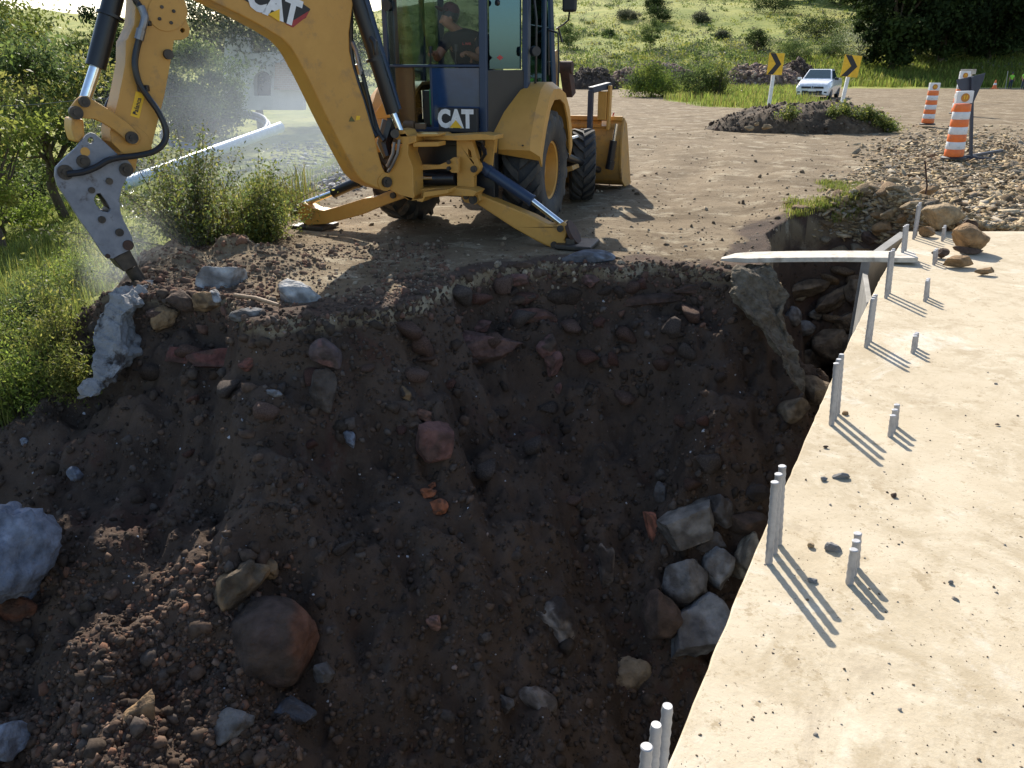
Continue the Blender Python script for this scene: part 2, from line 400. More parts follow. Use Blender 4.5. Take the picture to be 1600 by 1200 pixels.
    if full:
        soil = np.where(ins, sstep(0.0, .12, dn), 0) 
        fr = (1 - sstep(.0, .75, d + .35 * vnoise(x * 2.5, y * 2.5, 70))) * (~ins)
        soil = np.maximum(soil, fr * .9)
        disturbed = sstep(-5.5, -4.2, x) * (1 - sstep(-2.4, -1.2, x)) * (1 - sstep(7.4, 8.6, y + .5 * vnoise(x * 2, y * 2, 71)))
        soil = np.maximum(soil, disturbed * .42)
        soil = np.where(ins & (base < pz + .02), 0.0, soil)
        grass = np.maximum(left, sstep(0, 3, rise))
        # verge beyond the turning place
        verge = sstep(26, 30, y + .16 * (x - 8) + 3 * vnoise(x * .2, y * .2, 73)) * (1 - sstep(8.2, 9.4, x - .30 * (y - 22))) * sstep(7.6, 9.6, x + 2.5 * vnoise(x * .25, y * .25, 76))
        roadR = sstep(60, 64, y - .05 * x)
        grass = np.maximum(grass, np.maximum(verge, roadR))
        rubm = rub * (1 - sstep(17, 23, y - .3 * x + 3)) * sstep(.0, .7, x - 4.2 - .5 * (y - 9.7) + .8 * vnoise(x * .7, y * .7, 74) + .7 * fbm(x * 1.6, y * 1.6, 77, 3))
        return h, soil, grass * (1 - soil), rubm
    return h
def axis(segs):
    out = []
    for a, b, n in segs: out += list(np.linspace(a, b, n, endpoint=False))
    return np.array(out)
xs = np.concatenate([axis([(-420, -60, 60), (-60, -16, 70), (-16, -6.2, 90), (-6.2, 5.2, 400), (5.2, 12, 90), (12, 60, 90), (60, 420, 60)]), [420.]])
ys = np.concatenate([axis([(-60, -2, 20), (-2, 2.6, 40), (2.6, 9.4, 250), (9.4, 16, 120), (16, 40, 110), (40, 120, 110), (120, 420, 90)]), [420.]])
XX, YY = np.meshgrid(xs, ys); ZZ, SOIL, GRASS, RUBM = height(XX, YY, True)
def hz(x, y):
    x = np.asarray(x, float); y = np.asarray(y, float)
    i = np.clip(np.searchsorted(xs, x) - 1, 0, len(xs) - 2); j = np.clip(np.searchsorted(ys, y) - 1, 0, len(ys) - 2)
    fx = (x - xs[i]) / (xs[i + 1] - xs[i]); fy = (y - ys[j]) / (ys[j + 1] - ys[j])
    return (ZZ[j, i] * (1 - fx) + ZZ[j, i + 1] * fx) * (1 - fy) + (ZZ[j + 1, i] * (1 - fx) + ZZ[j + 1, i + 1] * fx) * fy
def hnorm(x, y, e=.06):
    v = Vector((-(hz(x + e, y) - hz(x - e, y)) / (2 * e), -(hz(x, y + e) - hz(x, y - e)) / (2 * e), 1.0)); return v.normalized()
def ground_at(px, py, tmax=200):
    """where the sight line through this point of the photo meets the ground"""
    d = ray(px, py); t = 1.2
    while t < tmax:
        p = CAMP + d * t
        if p[2] < float(hz(p[0], p[1])):
            lo, hi = t - max(.04, t * .01), t
            for _ in range(12):
                m = (lo + hi) / 2; q = CAMP + d * m
                if q[2] < float(hz(q[0], q[1])): hi = m
                else: lo = m
            return CAMP + d * hi
        t += max(.04, t * .01)
    return CAMP + d * tmax
nx, ny = len(xs), len(ys)
idx = np.arange(nx * ny).reshape(ny, nx)
Fg = np.stack([idx[:-1, :-1], idx[:-1, 1:], idx[1:, 1:], idx[1:, :-1]], -1).reshape(-1, 4)
mask = np.stack([SOIL.ravel(), GRASS.ravel(), RUBM.ravel()], -1)
gm, nt, b = new_mat('ground_earth')
N = nt.nodes; L = nt.links
def nz(scale, detail=8, rough=.65, dist=0.0, vec=None):
    n = N.new('ShaderNodeTexNoise'); n.inputs['Scale'].default_value = scale; n.inputs['Detail'].default_value = detail; n.inputs['Roughness'].default_value = rough; n.inputs['Distortion'].default_value = dist
    L.new(vec or tcg.outputs['Object'], n.inputs['Vector']); return n.outputs['Fac']
def rng(v, a, b_, c=0., d_=1.):
    r = N.new('ShaderNodeMapRange'); r.inputs[1].default_value = a; r.inputs[2].default_value = b_; r.inputs[3].default_value = c; r.inputs[4].default_value = d_; L.new(v, r.inputs[0]); return r.outputs[0]
def mixc(f, a, b_):
    m = N.new('ShaderNodeMix'); m.data_type = 'RGBA'
    (L.new(f, m.inputs[0]) if not isinstance(f, float) else setattr(m.inputs[0], 'default_value', f))
    for v, k in ((a, 6), (b_, 7)):
        if isinstance(v, tuple): m.inputs[k].default_value = (*v, 1)
        else: L.new(v, m.inputs[k])
    return m.outputs[2]
def mth(op, a, b_=None):
    m = N.new('ShaderNodeMath'); m.operation = op
    for v, k in ((a, 0), (b_, 1)):
        if v is None: continue
        if isinstance(v, (int, float)): m.inputs[k].default_value = v
        else: L.new(v, m.inputs[k])
    return m.outputs[0]
tcg = N.new('ShaderNodeTexCoord'); att = N.new('ShaderNodeAttribute'); att.attribute_name = 'tint'
sep = N.new('ShaderNodeSeparateColor'); L.new(att.outputs['Color'], sep.inputs[0])
mp = N.new('ShaderNodeMapping'); mp.inputs['Rotation'].default_value = (0, 0, math.radians(18)); mp.inputs['Scale'].default_value = (.35, 1.1, 1); L.new(tcg.outputs['Object'], mp.inputs[0])
dirt = mixc(rng(nz(.9), .35, .65), (.135, .098, .058), (.27, .21, .135))
dirt = mixc(rng(nz(1.9, 9, .75, .2), .52, .62), dirt, (.35, .295, .205))
dirt = mixc(rng(nz(.45, 7, .75), .54, .63), dirt, (.155, .112, .070))
dirt = mixc(rng(nz(9, 6, .7), .55, .68), dirt, (.12, .085, .055))
dirt = mixc(rng(nz(46, 4, .8), .62, .72), dirt, (.09, .07, .05))
soil = mixc(rng(nz(2.0), .35, .65), (.060, .043, .033), (.115, .080, .058))
soil = mixc(rng(nz(1.1, 5, .6, 1.0), .58, .68), soil, (.085, .048, .036))
soil = mixc(rng(nz(30, 5, .8), .62, .70), soil, (.13, .105, .085))
soil = mixc(rng(nz(4.5, 6, .75), .56, .66), soil, (.10, .078, .062))
grs = mixc(rng(nz(.5), .35, .65), (.15, .19, .033), (.26, .275, .06))
grs = mixc(rng(nz(.09, 6, .7), .45, .62), grs, (.35, .34, .09))
grs = mixc(rng(nz(1.7, 6, .75), .55, .66), grs, (.07, .085, .03))
rub_ = mixc(rng(nz(3.0), .35, .65), (.20, .145, .085), (.32, .25, .165))
col = mixc(rng(mth('ADD', sep.outputs[2], mth('MULTIPLY', mth('SUBTRACT', nz(5), .5), .8)), .35, .6), dirt, rub_)
col = mixc(rng(mth('ADD', sep.outputs[1], mth('MULTIPLY', mth('SUBTRACT', nz(3), .5), .9)), .35, .65), col, grs)
col = mixc(rng(mth('ADD', sep.outputs[0], mth('MULTIPLY', mth('SUBTRACT', nz(6), .5), .7)), .35, .6), col, soil)
L.new(col, b.inputs['Base Color']); b.inputs['Roughness'].default_value = .95; b.inputs['Specular IOR Level'].default_value = .15
bh = mth('ADD', mth('MULTIPLY', nz(9, 8, .7), .6), mth('MULTIPLY', nz(42, 6, .75), .25))
bp = N.new('ShaderNodeBump'); bp.inputs['Strength'].default_value = 1.0; bp.inputs['Distance'].default_value = .045
L.new(bh, bp.inputs['Height']); L.new(bp.outputs[0], b.inputs['Normal'])
g = np_mesh('ground', np.stack([XX.ravel(), YY.ravel(), ZZ.ravel()], -1), Fg, gm, mask, smooth=True)
tag(g, 'pale rutted dirt road with dark excavated bank and grassy hill', None, None, 'structure')

# ------------------------------------------------------------------ concrete deck
FARY = 8.62
def deck():
    xl0, yl0 = slab_edge(-4), -4
    c = (slab_edge(FARY), FARY)
    # edge as a slightly irregular line
    yy = np.linspace(-4, FARY, 260); ex = [float(slab_edge(v)) + .006 * float(fbm(v * 3.3, 0, 81, 3)) + .008 * float(vnoise(v * 14, 0, 82)) for v in yy]
    poly = [(e, v, 0) for e, v in zip(ex, yy)] + [(15, FARY + .15, 0), (15, -4, 0)]
    m = MB(); m.prism([(a, b_, -.28) for a, b_, _ in poly], (0, 0, 1), .28)
    return m
o = deck().build('concrete_deck', M['concrete'], bevel=.008, smooth=False)
# (material details: speckle, grain and pale washed patches)
nt = M['concrete'].node_tree; N = nt.nodes; L = nt.links; tcg = [n for n in N if n.type == 'TEX_COORD'][0]
b = N['Principled BSDF']; src = b.inputs['Base Color'].links[0].from_socket
mp = N.new('ShaderNodeMapping'); mp.inputs['Rotation'].default_value = (0, 0, math.radians(-12)); mp.inputs['Scale'].default_value = (.25, 1.6, 1); L.new(tcg.outputs['Object'], mp.inputs[0])
c2 = mixc(rng(nz(2.6, 8, .75, .3), .47, .62), src, (.40, .325, .215))
c2 = mixc(rng(nz(9, 6, .8), .56, .64), c2, (.36, .285, .18))
c2 = mixc(rng(nz(.7, 8, .75, .6), .56, .68), c2, (.60, .55, .46))
c2 = mixc(rng(nz(.5, 9, .8, .8), .60, .70), c2, (.33, .265, .18))
c2 = mixc(rng(nz(60, 3, .7), .64, .70), c2, (.20, .155, .10))
c2 = mixc(rng(nz(22, 4, .8), .655, .70), c2, (.30, .235, .15))
L.new(c2, b.inputs['Base Color'])
tag(o, 'pale sunlit concrete deck with steel dowels along its edge', 'concrete deck')
# wing wall at the far end, its face to the excavation
m = MB()
p1 = at_z(1370, 382, -.06); p2 = at_z(1424, 358, -.02); 
def wall_run(m, P, z0, zt, th):
    for (a, za), (b_, zb) in zip(zip(P[:-1], zt[:-1]), zip(P[1:], zt[1:])):
        d = Vector((b_[0] - a[0], b_[1] - a[1], 0)).normalized(); n = Vector((d.y, -d.x, 0)) * th
        m.add([(a[0], a[1], z0), (b_[0], b_[1], z0), (b_[0], b_[1], zb), (a[0], a[1], za), (a[0] + n.x, a[1] + n.y, z0), (b_[0] + n.x, b_[1] + n.y, z0), (b_[0] + n.x, b_[1] + n.y, zb), (a[0] + n.x, a[1] + n.y, za)],
              [(0, 1, 2, 3), (7, 6, 5, 4), (3, 2, 6, 7), (0, 3, 7, 4), (1, 5, 6, 2), (0, 4, 5, 1)])
wall_run(m, [(3.05, 6.42), (3.70, 8.14)], -3.4, [-.34, -.34], .05)
wall_run(m, [(3.68, 8.17), (4.26, 8.64)], -3.4, [-.20, -.004], .10)
o = m.build('wing_wall', M['conc_grey'], bevel=.006)
tag(o, 'smooth grey concrete wing wall below the far corner of the deck', 'wall')
# abutment below the deck, set back from its edge
m = MB(); wall_run(m, [(slab_edge(-4) + .35, -4), (slab_edge(5.4) + .35, 5.4)], -3.6, [-.285, -.285], .3)
o = m.build('abutment_wall', M['conc_grey']); tag(o, 'grey abutment wall in shadow under the deck edge', 'wall')

# ------------------------------------------------------------------ dowel bars
def rebar_mesh(h, r):
    me = MB(); path = []; rs = []
    n = int(h / .016)
    for i in range(n + 1):
        z = h * i / n; path.append((0, 0, z)); rs.append(r * (1.04 if i % 2 else .90))
    path += [(0, 0, h + .002)]; rs += [r * .85]
    me.tube(path, rs, 14); return me
def bundle(bars, where, grp, r=.0140):
    for base, top, word in bars:
        p = at_z(base[0], base[1], 0); t = at_y(top[0], top[1], p[1]); h = max(.06, t[2])
        lean = (t[0] - p[0])
        m = rebar_mesh(h, r)
        o = m.build('steel_dowel', M['rebar']); o.location = (p[0], p[1], -.004)
        o.rotation_euler = (random.uniform(-.02, .02), math.atan2(lean, h), 0)
        tag(o, f'{word} bar of the {where}', 'steel bar', grp)
G1 = 'steel dowel bars along the outer edge of the deck'; G2 = 'short steel dowel bars in the inner row on the deck'
bundle([((1001, 1302), (1011, 1166), 'front'), ((1016, 1264), (1026, 1133), 'middle'), ((1032, 1228), (1043, 1101), 'rear')], 'trio cut off by the bottom of the photo', G1)
bundle([((1201, 880), (1212, 753), 'front'), ((1209, 864), (1217, 739), 'middle'), ((1216, 850), (1223, 727), 'rear')], 'tall trio with the longest shadows, beside the boulders', G1)
bundle([((1299, 664), (1308, 567), 'front'), ((1303.5, 655), (1311, 560), 'middle'), ((1308, 647), (1316, 553), 'rear')], 'tall trio on the edge halfway up the deck', G1)
bundle([((1353, 543), (1364, 466), 'front'), ((1356, 538), (1366, 463), 'middle'), ((1359, 533), (1369, 460), 'rear')], 'tall trio just before the board, second from it', G1)
bundle([((1384, 466), (1392, 392), 'front'), ((1386.5, 462), (1395, 390), 'middle'), ((1389, 458), (1397, 388), 'rear')], 'tall trio in front of the board end', G1)
bundle([((1409, 406), (1414, 353), 'front'), ((1411, 403), (1416, 351), 'middle'), ((1413.5, 400), (1418, 350), 'rear')], 'tall trio just behind the board end', G1)
bundle([((1427, 374), (1435, 320), 'front'), ((1429, 371), (1437, 318), 'middle'), ((1431, 368), (1438, 316), 'rear')], 'tall trio at the far corner of the deck', G1)
bundle([((1327, 912), (1335, 858), 'front'), ((1332, 899), (1338, 843), 'middle'), ((1337, 886), (1341, 832), 'rear')], 'short trio nearest the camera', G2)
bundle([((1391, 682), (1396, 648), 'front'), ((1395, 674), (1399, 639), 'middle'), ((1399, 666), (1402, 631), 'rear')], 'short trio second from the camera', G2)
bundle([((1426, 552), (1430, 524), 'front'), ((1428, 547.5), (1431, 521), 'middle'), ((1430, 543), (1433, 519), 'rear')], 'short trio third from the camera', G2)
bundle([((1445, 471), (1449, 438), 'front'), ((1447, 467.5), (1450, 436), 'middle'), ((1449, 464), (1451, 434), 'rear')], 'short trio fourth from the camera', G2)
bundle([((1459, 414), (1461, 391), 'front'), ((1461, 411), (1463, 389), 'middle'), ((1462.5, 408.5), (1464, 388), 'rear')], 'short trio beside the flat rocks', G2)
bundle([((1472, 377), (1475, 355), 'front'), ((1474, 374), (1476, 353), 'middle'), ((1475.5, 372), (1477, 351.5), 'rear')], 'short trio right before the brown boulder', G2)
p = at_z(1437, 322, .05); t = at_y(1441, 244, p[1])
m = MB(); m.tube([(0, 0, -.2), (0.0, 0, .3), (t[0] - p[0], 0, t[2] - p[2])], [.011] * 3, 8)
o = m.build('iron_rod', M['rust']); o.location = (p[0], p[1], p[2] - .25); tag(o, 'thin dark iron rod standing upright behind the far dowels', 'iron rod')

# ------------------------------------------------------------------ board across the gap
pl = at_z(1125, 412, ZD + .05); pr = at_z(1434, 411, .03)
m = MB(); d = Vector(pr - pl); Lb = d.length; n = 14; vs = []; fs = []
wdt = .30; perp = Vector((-d.y, d.x, 0)).normalized()
for i in range(n + 1):
    t = i / n; c = Vector(pl) + d * t; c.z += .012 * math.sin(t * 3.1)
    hw = wdt / 2 * (0.25 if i == 0 else (.7 if i == 1 else (0.9 if i == n else 1))); th = .045 * (.5 if i == 0 else 1)
    off = perp * (wdt / 2)
    for s_ in (-1, 1):
        for q_ in (0, th): vs.append(c + off + perp * (hw * s_) + Vector((0, 0, q_)))
for i in range(n):
    a = i * 4; b_ = a + 4
    fs += [(a, b_, b_ + 1, a + 1), (a + 2, a + 3, b_ + 3, b_ + 2), (a + 1, b_ + 1, b_ + 3, a + 3), (a, a + 2, b_ + 2, b_)]
fs += [(0, 1, 3, 2), (n * 4, n * 4 + 2, n * 4 + 3, n * 4 + 1)]
m.add(vs, fs); o = m.build('wooden_board', M['board'], bevel=.006)
tag(o, 'long pale weathered board laid across the gap onto the deck', 'board')
# ------------------------------------------------------------------ stones
def ico(sub):
    import bmesh
    bm = bmesh.new(); bmesh.ops.create_icosphere(bm, subdivisions=sub, radius=1)
    bm.verts.ensure_lookup_table()
    V = np.array([v.co[:] for v in bm.verts]); F = np.array([[v.index for v in f.verts] for f in bm.faces]); bm.free()
    return V, F
ICO = {k: ico(k) for k in (1, 2, 4, 5)}
def n3(V, f, seed):
    x, y, z = V[:, 0] * f, V[:, 1] * f, V[:, 2] * f
    return (vnoise(x + z * .7, y - z * .4, seed) + vnoise(y + x * .5 + 9, z + x * .3, seed + 5) + vnoise(z - y * .6 + 4, x + 3, seed + 9)) * .6
def rock_verts(seed, sub=4, planes=11, rough=.05, cut=(.62, .95), r=None, box=False):
    if cut[0] < .74 and planes > 6: planes = int(planes * 1.5); cut = (cut[0] - .08, cut[1] - .08)
    rough = rough * 1.1 + .012
    r = np.random.default_rng(seed); V, F = ICO[sub]; V = V.copy()
    ax_ = []
    if box:
        for q in np.concatenate([np.eye(3), -np.eye(3)]): ax_.append((q + r.normal(0, .13, 3), r.uniform(.50, .62)))
        for _ in range(3): ax_.append((r.normal(size=3), r.uniform(.72, .85)))
    else: ax_ = [(r.normal(size=3), r.uniform(*cut)) for _ in range(planes)]
    for n, dd in ax_:
        n = n / np.linalg.norm(n)
        k = V @ n - dd; V -= np.outer(np.maximum(k, 0) * .96, n)
    U = V / np.linalg.norm(V, axis=1)[:, None]
    V = V + U * (n3(U, 1.6, seed % 97) * rough * 2.2 + n3(U, 5, seed % 89 + 3) * rough * .8 + n3(U, 13, seed % 83 + 5) * rough * .45)[:, None]
    m = np.abs(V).max(axis=0); return V / m, F
CR = np.array([1, 0, 0.]); CU = np.array([0, math.sin(PITCH), math.cos(PITCH)]); CF = np.array([0, math.cos(PITCH), -math.sin(PITCH)])
TINT = dict(brown=(.095, .062, .045), grey=(.20, .195, .19), pale=(.36, .355, .345), lime=(.30, .31, .33), red=(.22, .085, .060), brick=(.38, .135, .065), dark=(.050, .038, .032),
            pink=(.19, .10, .085), tan=(.30, .22, .13), ochre=(.26, .165, .085), dgrey=(.12, .11, .105), bluegrey=(.20, .22, .26), rust=(.16, .065, .035))
rock_n = 0
def rock(px, py, w, h, rot, tint, label, name='rock', cat='rock', dep=.8, sink=.12, planes=11, rough=.05, cut=(.62, .95), group=None, patch=None, zfix=None, p=None, box=False):
    global rock_n; rock_n += 1
    P = np.array(p) if p is not None else (at_z(px, py, zfix) if zfix is not None else ground_at(px, py))
    t = np.dot(P - CAMP, CF); a, c = w * t / FPX / 2, h * t / FPX / 2
    V, F = rock_verts(1000 + rock_n * 7, 5 if w > 90 else 4, planes, rough, cut, box=box)
    an = math.radians(rot); X = CR * math.cos(an) + CU * math.sin(an); Z = -CR * math.sin(an) + CU * math.cos(an)
    b_ = min(a, c) * dep * 1.3 if dep < 1.2 else dep
    W = np.outer(V[:, 0] * a, X) + np.outer(V[:, 2] * c, Z) + np.outer(V[:, 1] * b_, CF)
    C = P - CF * b_ * (1 - 2 * sink) * .5 + np.array([0, 0, 0])
    T = np.tile(np.array(TINT[tint] if isinstance(tint, str) else tint), (len(V), 1))
    if zfix is None and p is None and w < 400 and py > 405:
        k = sstep(-.12, .16, n3(V, 2.6, rock_n + 31) - .10 * V[:, 2])[:, None] * .62; T = T * (1 - k) + np.array((.060, .043, .032)) * k
    if patch == 'edge':
        k = sstep(.45, .8, V[:, 0] * .85 - V[:, 2] * .35 + .35 * n3(V, 3, 4))[:, None]; T = T * (1 - k) + np.array((.15, .068, .040)) * k
    elif patch:
        k = sstep(.02, .22, n3(V, 1.8, rock_n + 3))[:, None]; T = T * (1 - k) + np.array(TINT[patch]) * k
    lo = W.min(axis=0); W2 = W - np.array([0, 0, lo[2]])
    o = np_mesh(name, W2, F, M['tint'], T, smooth=True, loc=tuple(C + np.array([0, 0, lo[2]])))
    tag(o, label, cat, group); return o
# along the lip
rock(352, 440, 74, 54, -14, 'pale', 'large pale angular concrete block on the lip right of the hammer tip', 'concrete_chunk', 'concrete chunk', planes=9, cut=(.5, .8), rough=.03, sink=.1, box=True)
rock(337, 465, 22, 26, 10, 'pale', 'small whitish rough lump against the pale block and the dark round stone', 'concrete_chunk', 'concrete chunk', sink=.1, rough=.09)
rock(470, 464, 68, 54, -4, 'pale', 'bluish white concrete lump on the lip at the end of the wooden handle', 'concrete_chunk', 'concrete chunk', rough=.07, sink=.1)
rock(324, 474, 46, 34, 5, 'ochre', 'round brown stone in front of the pale angular block', rough=.04)
rock(288, 470, 50, 34, -20, 'brown', 'brown blocky stone on the lip between hammer tip and round brown stone')
rock(262, 500, 40, 50, -35, 'ochre', 'tilted rough brown stone just below the hammer tip', rough=.09)
rock(385, 490, 62, 26, 6, 'grey', 'flat grey slab of broken paving below the wooden handle', cat='rock', rough=.07, dep=.9)
rock(915, 406, 92, 30, 4, 'bluegrey', 'pale grey flattish boulder beside the right stabilizer pad', planes=7, cut=(.7, .95), rough=.03, sink=.1)
rock(808, 436, 44, 24, 4, 'pink', 'pinkish block on the shaded lip below the stabilizer arm', rough=.05)
rock(815, 415, 38, 10, 3, 'brown', 'thin brown flake lying above the pinkish block')
rock(923, 440, 30, 22, -5, 'pink', 'small reddish stone below the pale grey flattish boulder')
rock(806, 468, 66, 18, 10, 'brown', 'long narrow dark stone above the red brown slab')
rock(825, 498, 92, 34, -3, (.15, .075, .055), 'red brown slab of sandstone high on the bank', planes=8, dep=.7)
rock(751, 511, 46, 20, 18, 'pink', 'small pinkish oblong stone touching the top of the wide layered slab', planes=8)
rock(738, 546, 164, 66, 6, (.13, .075, .06), 'wide layered slab with purple and orange streaks sticking out of the bank', planes=9, rough=.07, patch='pink', dep=.75)
rock(857, 540, 40, 44, -8, 'brown', 'upper of two stacked brown blocks right of the layered slab', planes=8, patch='pink')
rock(862, 568, 32, 44, -18, 'pink', 'lower of two stacked brown blocks right of the layered slab', planes=7, dep=.9)
rock(872, 606, 14, 20, 0, 'pink', 'tiny pale stone under the two stacked brown blocks')
rock(516, 554, 60, 50, -5, (.11, .08, .075), 'rounded purplish brown boulder above the long oval one', planes=10, cut=(.56, .84), rough=.03, patch='pink')
rock(510, 606, 52, 78, 28, (.09, .07, .055), 'long oval smooth brown boulder leaning under the purplish one', planes=10, cut=(.56, .84), rough=.025)
rock(427, 614, 32, 14, 0, 'grey', 'thin flat grey flake on the left of the bank', rough=.06)
rock(638, 615, 26, 30, 10, 'dark', 'small dark round stone above the big red wedge stone', patch='ochre')
rock(662, 650, 46, 22, -10, (.22, .11, .07), 'crumbly orange clod on top of the red wedge stone', rough=.12)
rock(676, 692, 70, 72, -12, (.17, .085, .068), 'big reddish wedge shaped stone in the middle of the bank', planes=9, cut=(.5, .8), rough=.03)
rock(669, 770, 30, 22, 20, 'brick', 'upper of two broken orange brick pieces in the sun', 'broken_brick', 'brick', planes=7, cut=(.55, .8), rough=.07, sink=0)
rock(684, 793, 36, 28, 25, 'brick', 'lower of two broken orange brick pieces in the sun', 'broken_brick', 'brick', planes=7, cut=(.55, .8), rough=.07, sink=0)
rock(676, 758, 14, 10, 30, 'brick', 'small brick crumb lying on the upper orange brick piece', 'broken_brick', 'brick', sink=0)
rock(546, 684, 22, 36, 24, 'bluegrey', 'slim blue grey stone left of the reddish wedge stone')
rock(678, 972, 24, 26, 5, (.30, .16, .12), 'small salmon coloured stone alone low on the bank', planes=8)
rock(385, 905, 72, 110, -35, (.10, .075, .05), 'rough brown clod of earth above the biggest boulder', rough=.12, patch='ochre')
rock(422, 888, 32, 38, 15, 'ochre', 'small rounded orange brown stone above the biggest boulder')
rock(436, 990, 140, 146, 28, (.085, .058, .046), 'biggest round dark boulder with rusty orange edge', planes=13, cut=(.84, .98), rough=.05, patch='edge', dep=.7, sink=.0)
rock(508, 1048, 36, 36, 20, 'dgrey', 'small grey stone at lower right of the biggest boulder')
rock(375, 1126, 84, 60, 28, (.16, .15, .14), 'grey rounded boulder with sunlit upper edge near the bottom', planes=10, cut=(.56, .84), rough=.03)
rock(460, 1107, 74, 52, 0, (.10, .10, .11), 'blunt bluish boulder right of the grey one near the bottom', planes=10, cut=(.56, .84), rough=.02)
rock(225, 1110, 50, 76, -30, 'ochre', 'sunlit oblong clod standing among the gravel at the lower left', rough=.08)
rock(838, 1086, 70, 46, -35, (.20, .165, .14), 'smooth oval stone with pale belly near the bottom centre', planes=10, cut=(.56, .84), rough=.02)
rock(790, 1098, 28, 34, 10, 'dgrey', 'small dark stone left of the smooth oval stone')
rock(868, 965, 66, 82, 10, (.28, .24, .21), 'ragged whitish lump stuck on the dark bank', rough=.14, planes=8, dep=.5, patch='dark')
rock(948, 884, 30, 76, 8, (.17, .14, .12), 'ragged pale streak of mortar on the dark bank', 'mortar_patch', 'mortar', rough=.14, dep=.4, patch='dark')
rock(985, 1050, 76, 62, 25, (.26, .19, .12), 'tan broken mortar lump beside the deck near the bottom', 'mortar_patch', 'mortar', rough=.10, dep=.5)
rock(1030, 958, 70, 74, -20, 'brown', 'brown stone half hidden left of the great grey boulder')
rock(1078, 978, 118, 128, -15, (.21, .205, .20), 'great rough grey boulder jammed against the deck edge', planes=8, rough=.06, dep=.8)
rock(1074, 904, 88, 76, 10, (.19, .175, .16), 'grey brown boulder on top of the great grey one', planes=9, rough=.06)
rock(1120, 888, 54, 74, -10, (.25, .24, .23), 'upright grey boulder between the brown one and the deck', planes=8, rough=.05)
rock(1164, 866, 62, 84, -25, (.34, .28, .20), 'sunlit tan boulder touching the deck edge', planes=8, rough=.06)
rock(1074, 822, 100, 66, 25, (.22, .20, .175), 'long pale block leaning above the boulders', planes=7, cut=(.5, .75), rough=.025, box=True)
rock(1020, 826, 20, 62, 14, (.34, .13, .08), 'upright reddish stick shaped stone left of the long pale block', planes=5, rough=.04, box=True)
rock(1108, 848, 52, 40, 0, 'dgrey', 'dark grey stone in front of the long pale block')
rock(1124, 796, 44, 56, 0, 'dgrey', 'dark rounded stone behind the long pale block')
rock(1168, 818, 76, 46, -10, 'brown', 'dark brown stone behind the sunlit tan boulder')
rock(1180, 770, 40, 30, 10, 'dark', 'blackish stone deep beside the middle of the deck edge')
rock(1032, 770, 26, 40, 10, 'dgrey', 'dim grey stone high above the long pale block')
# in the gully below the board
rock(1237, 495, 26, 34, 5, 'grey', 'upper rounded grey stone in the gap below the board', planes=5)
rock(1254, 514, 36, 26, 0, 'grey', 'lower rounded grey stone in the gap below the board', planes=5)
rock(1277, 492, 30, 20, 0, (.27, .24, .19), 'small tan stone right of the two grey ones below the board', planes=5)
rock(1200, 458, 44, 40, -25, (.24, .18, .10), 'jutting tan stone on the corner of the bank under the board', sink=.1)
for k, (px, py, w, h, r_, z) in enumerate([(1345, 455, 46, 44, -40, -.9), (1300, 470, 70, 22, 30, -1.2), (1330, 500, 60, 30, 10, -1.5), (1290, 540, 50, 50, 20, -1.8), (1262, 560, 44, 40, 0, -1.9), (1320, 540, 40, 36, 40, -1.8), (1260, 450, 60, 24, 15, -1.1), (1270, 610, 40, 40, 5, -2.0), (1235, 640, 40, 36, 5, -2.2)]):
    rock(px, py, w * 1.25, h * 1.25, r_, (.20, .15, .10), ['dim stone leaning against the wing wall just below the board', 'long dim slab below the board in the middle of the gap', 'dim slab under the first one beside the wing wall', 'dim block in the gap beside the root seam', 'dim block touching the root seam', 'dim stone deepest beside the deck edge in the gap', 'dim slab just under the board at the left of the gap', 'dim stone at the bottom tip of the root seam', 'dimmest stone below the tip of the root seam'][k], group='dim stones in the gap under the board')
# left edge
rock(46, 846, 160, 190, -12, (.14, .16, .20), 'massive pale blue grey boulder at the left edge of the photo', planes=12, rough=.15, cut=(.74, .96), dep=.9, sink=.1, patch='bluegrey', p=ground_at(50, 888) + np.array([0, -.12, .27]))
rock(42, 912, 66, 66, 0, 'bluegrey', 'smooth oval stone under the massive left boulder', planes=9, cut=(.62, .88), rough=.015)
rock(26, 950, 76, 40, 0, 'rust', 'rusty flat stone at the left edge below the massive boulder', planes=7)
rock(120, 742, 22, 30, 10, 'bluegrey', 'small bluish stone above right of the massive left boulder')
rock(40, 690, 14, 14, 0, 'bluegrey', 'little bluish stone near the left edge above the massive boulder')
rock(20, 1150, 60, 60, 20, 'bluegrey', 'bluish boulder in the bottom left corner', planes=7)
rock(48, 1010, 16, 22, 10, 'dgrey', 'small grey pebble below the rusty flat stone')
rock(123, 1108, 22, 26, 20, (.24, .15, .10), 'small pinkish stone in the sunlit gravel at the lower left', sink=.0)
rock(148, 1182, 26, 22, 20, (.24, .15, .10), 'rounded pinkish stone at the bottom of the sunlit gravel', sink=.0)
rock(353, 836, 12, 14, -30, 'bluegrey', 'tiny bluish stone in the middle of the dark bank')
rock(388, 570, 32, 22, 10, 'red', 'reddish stone bedded on the right end of the red layer')
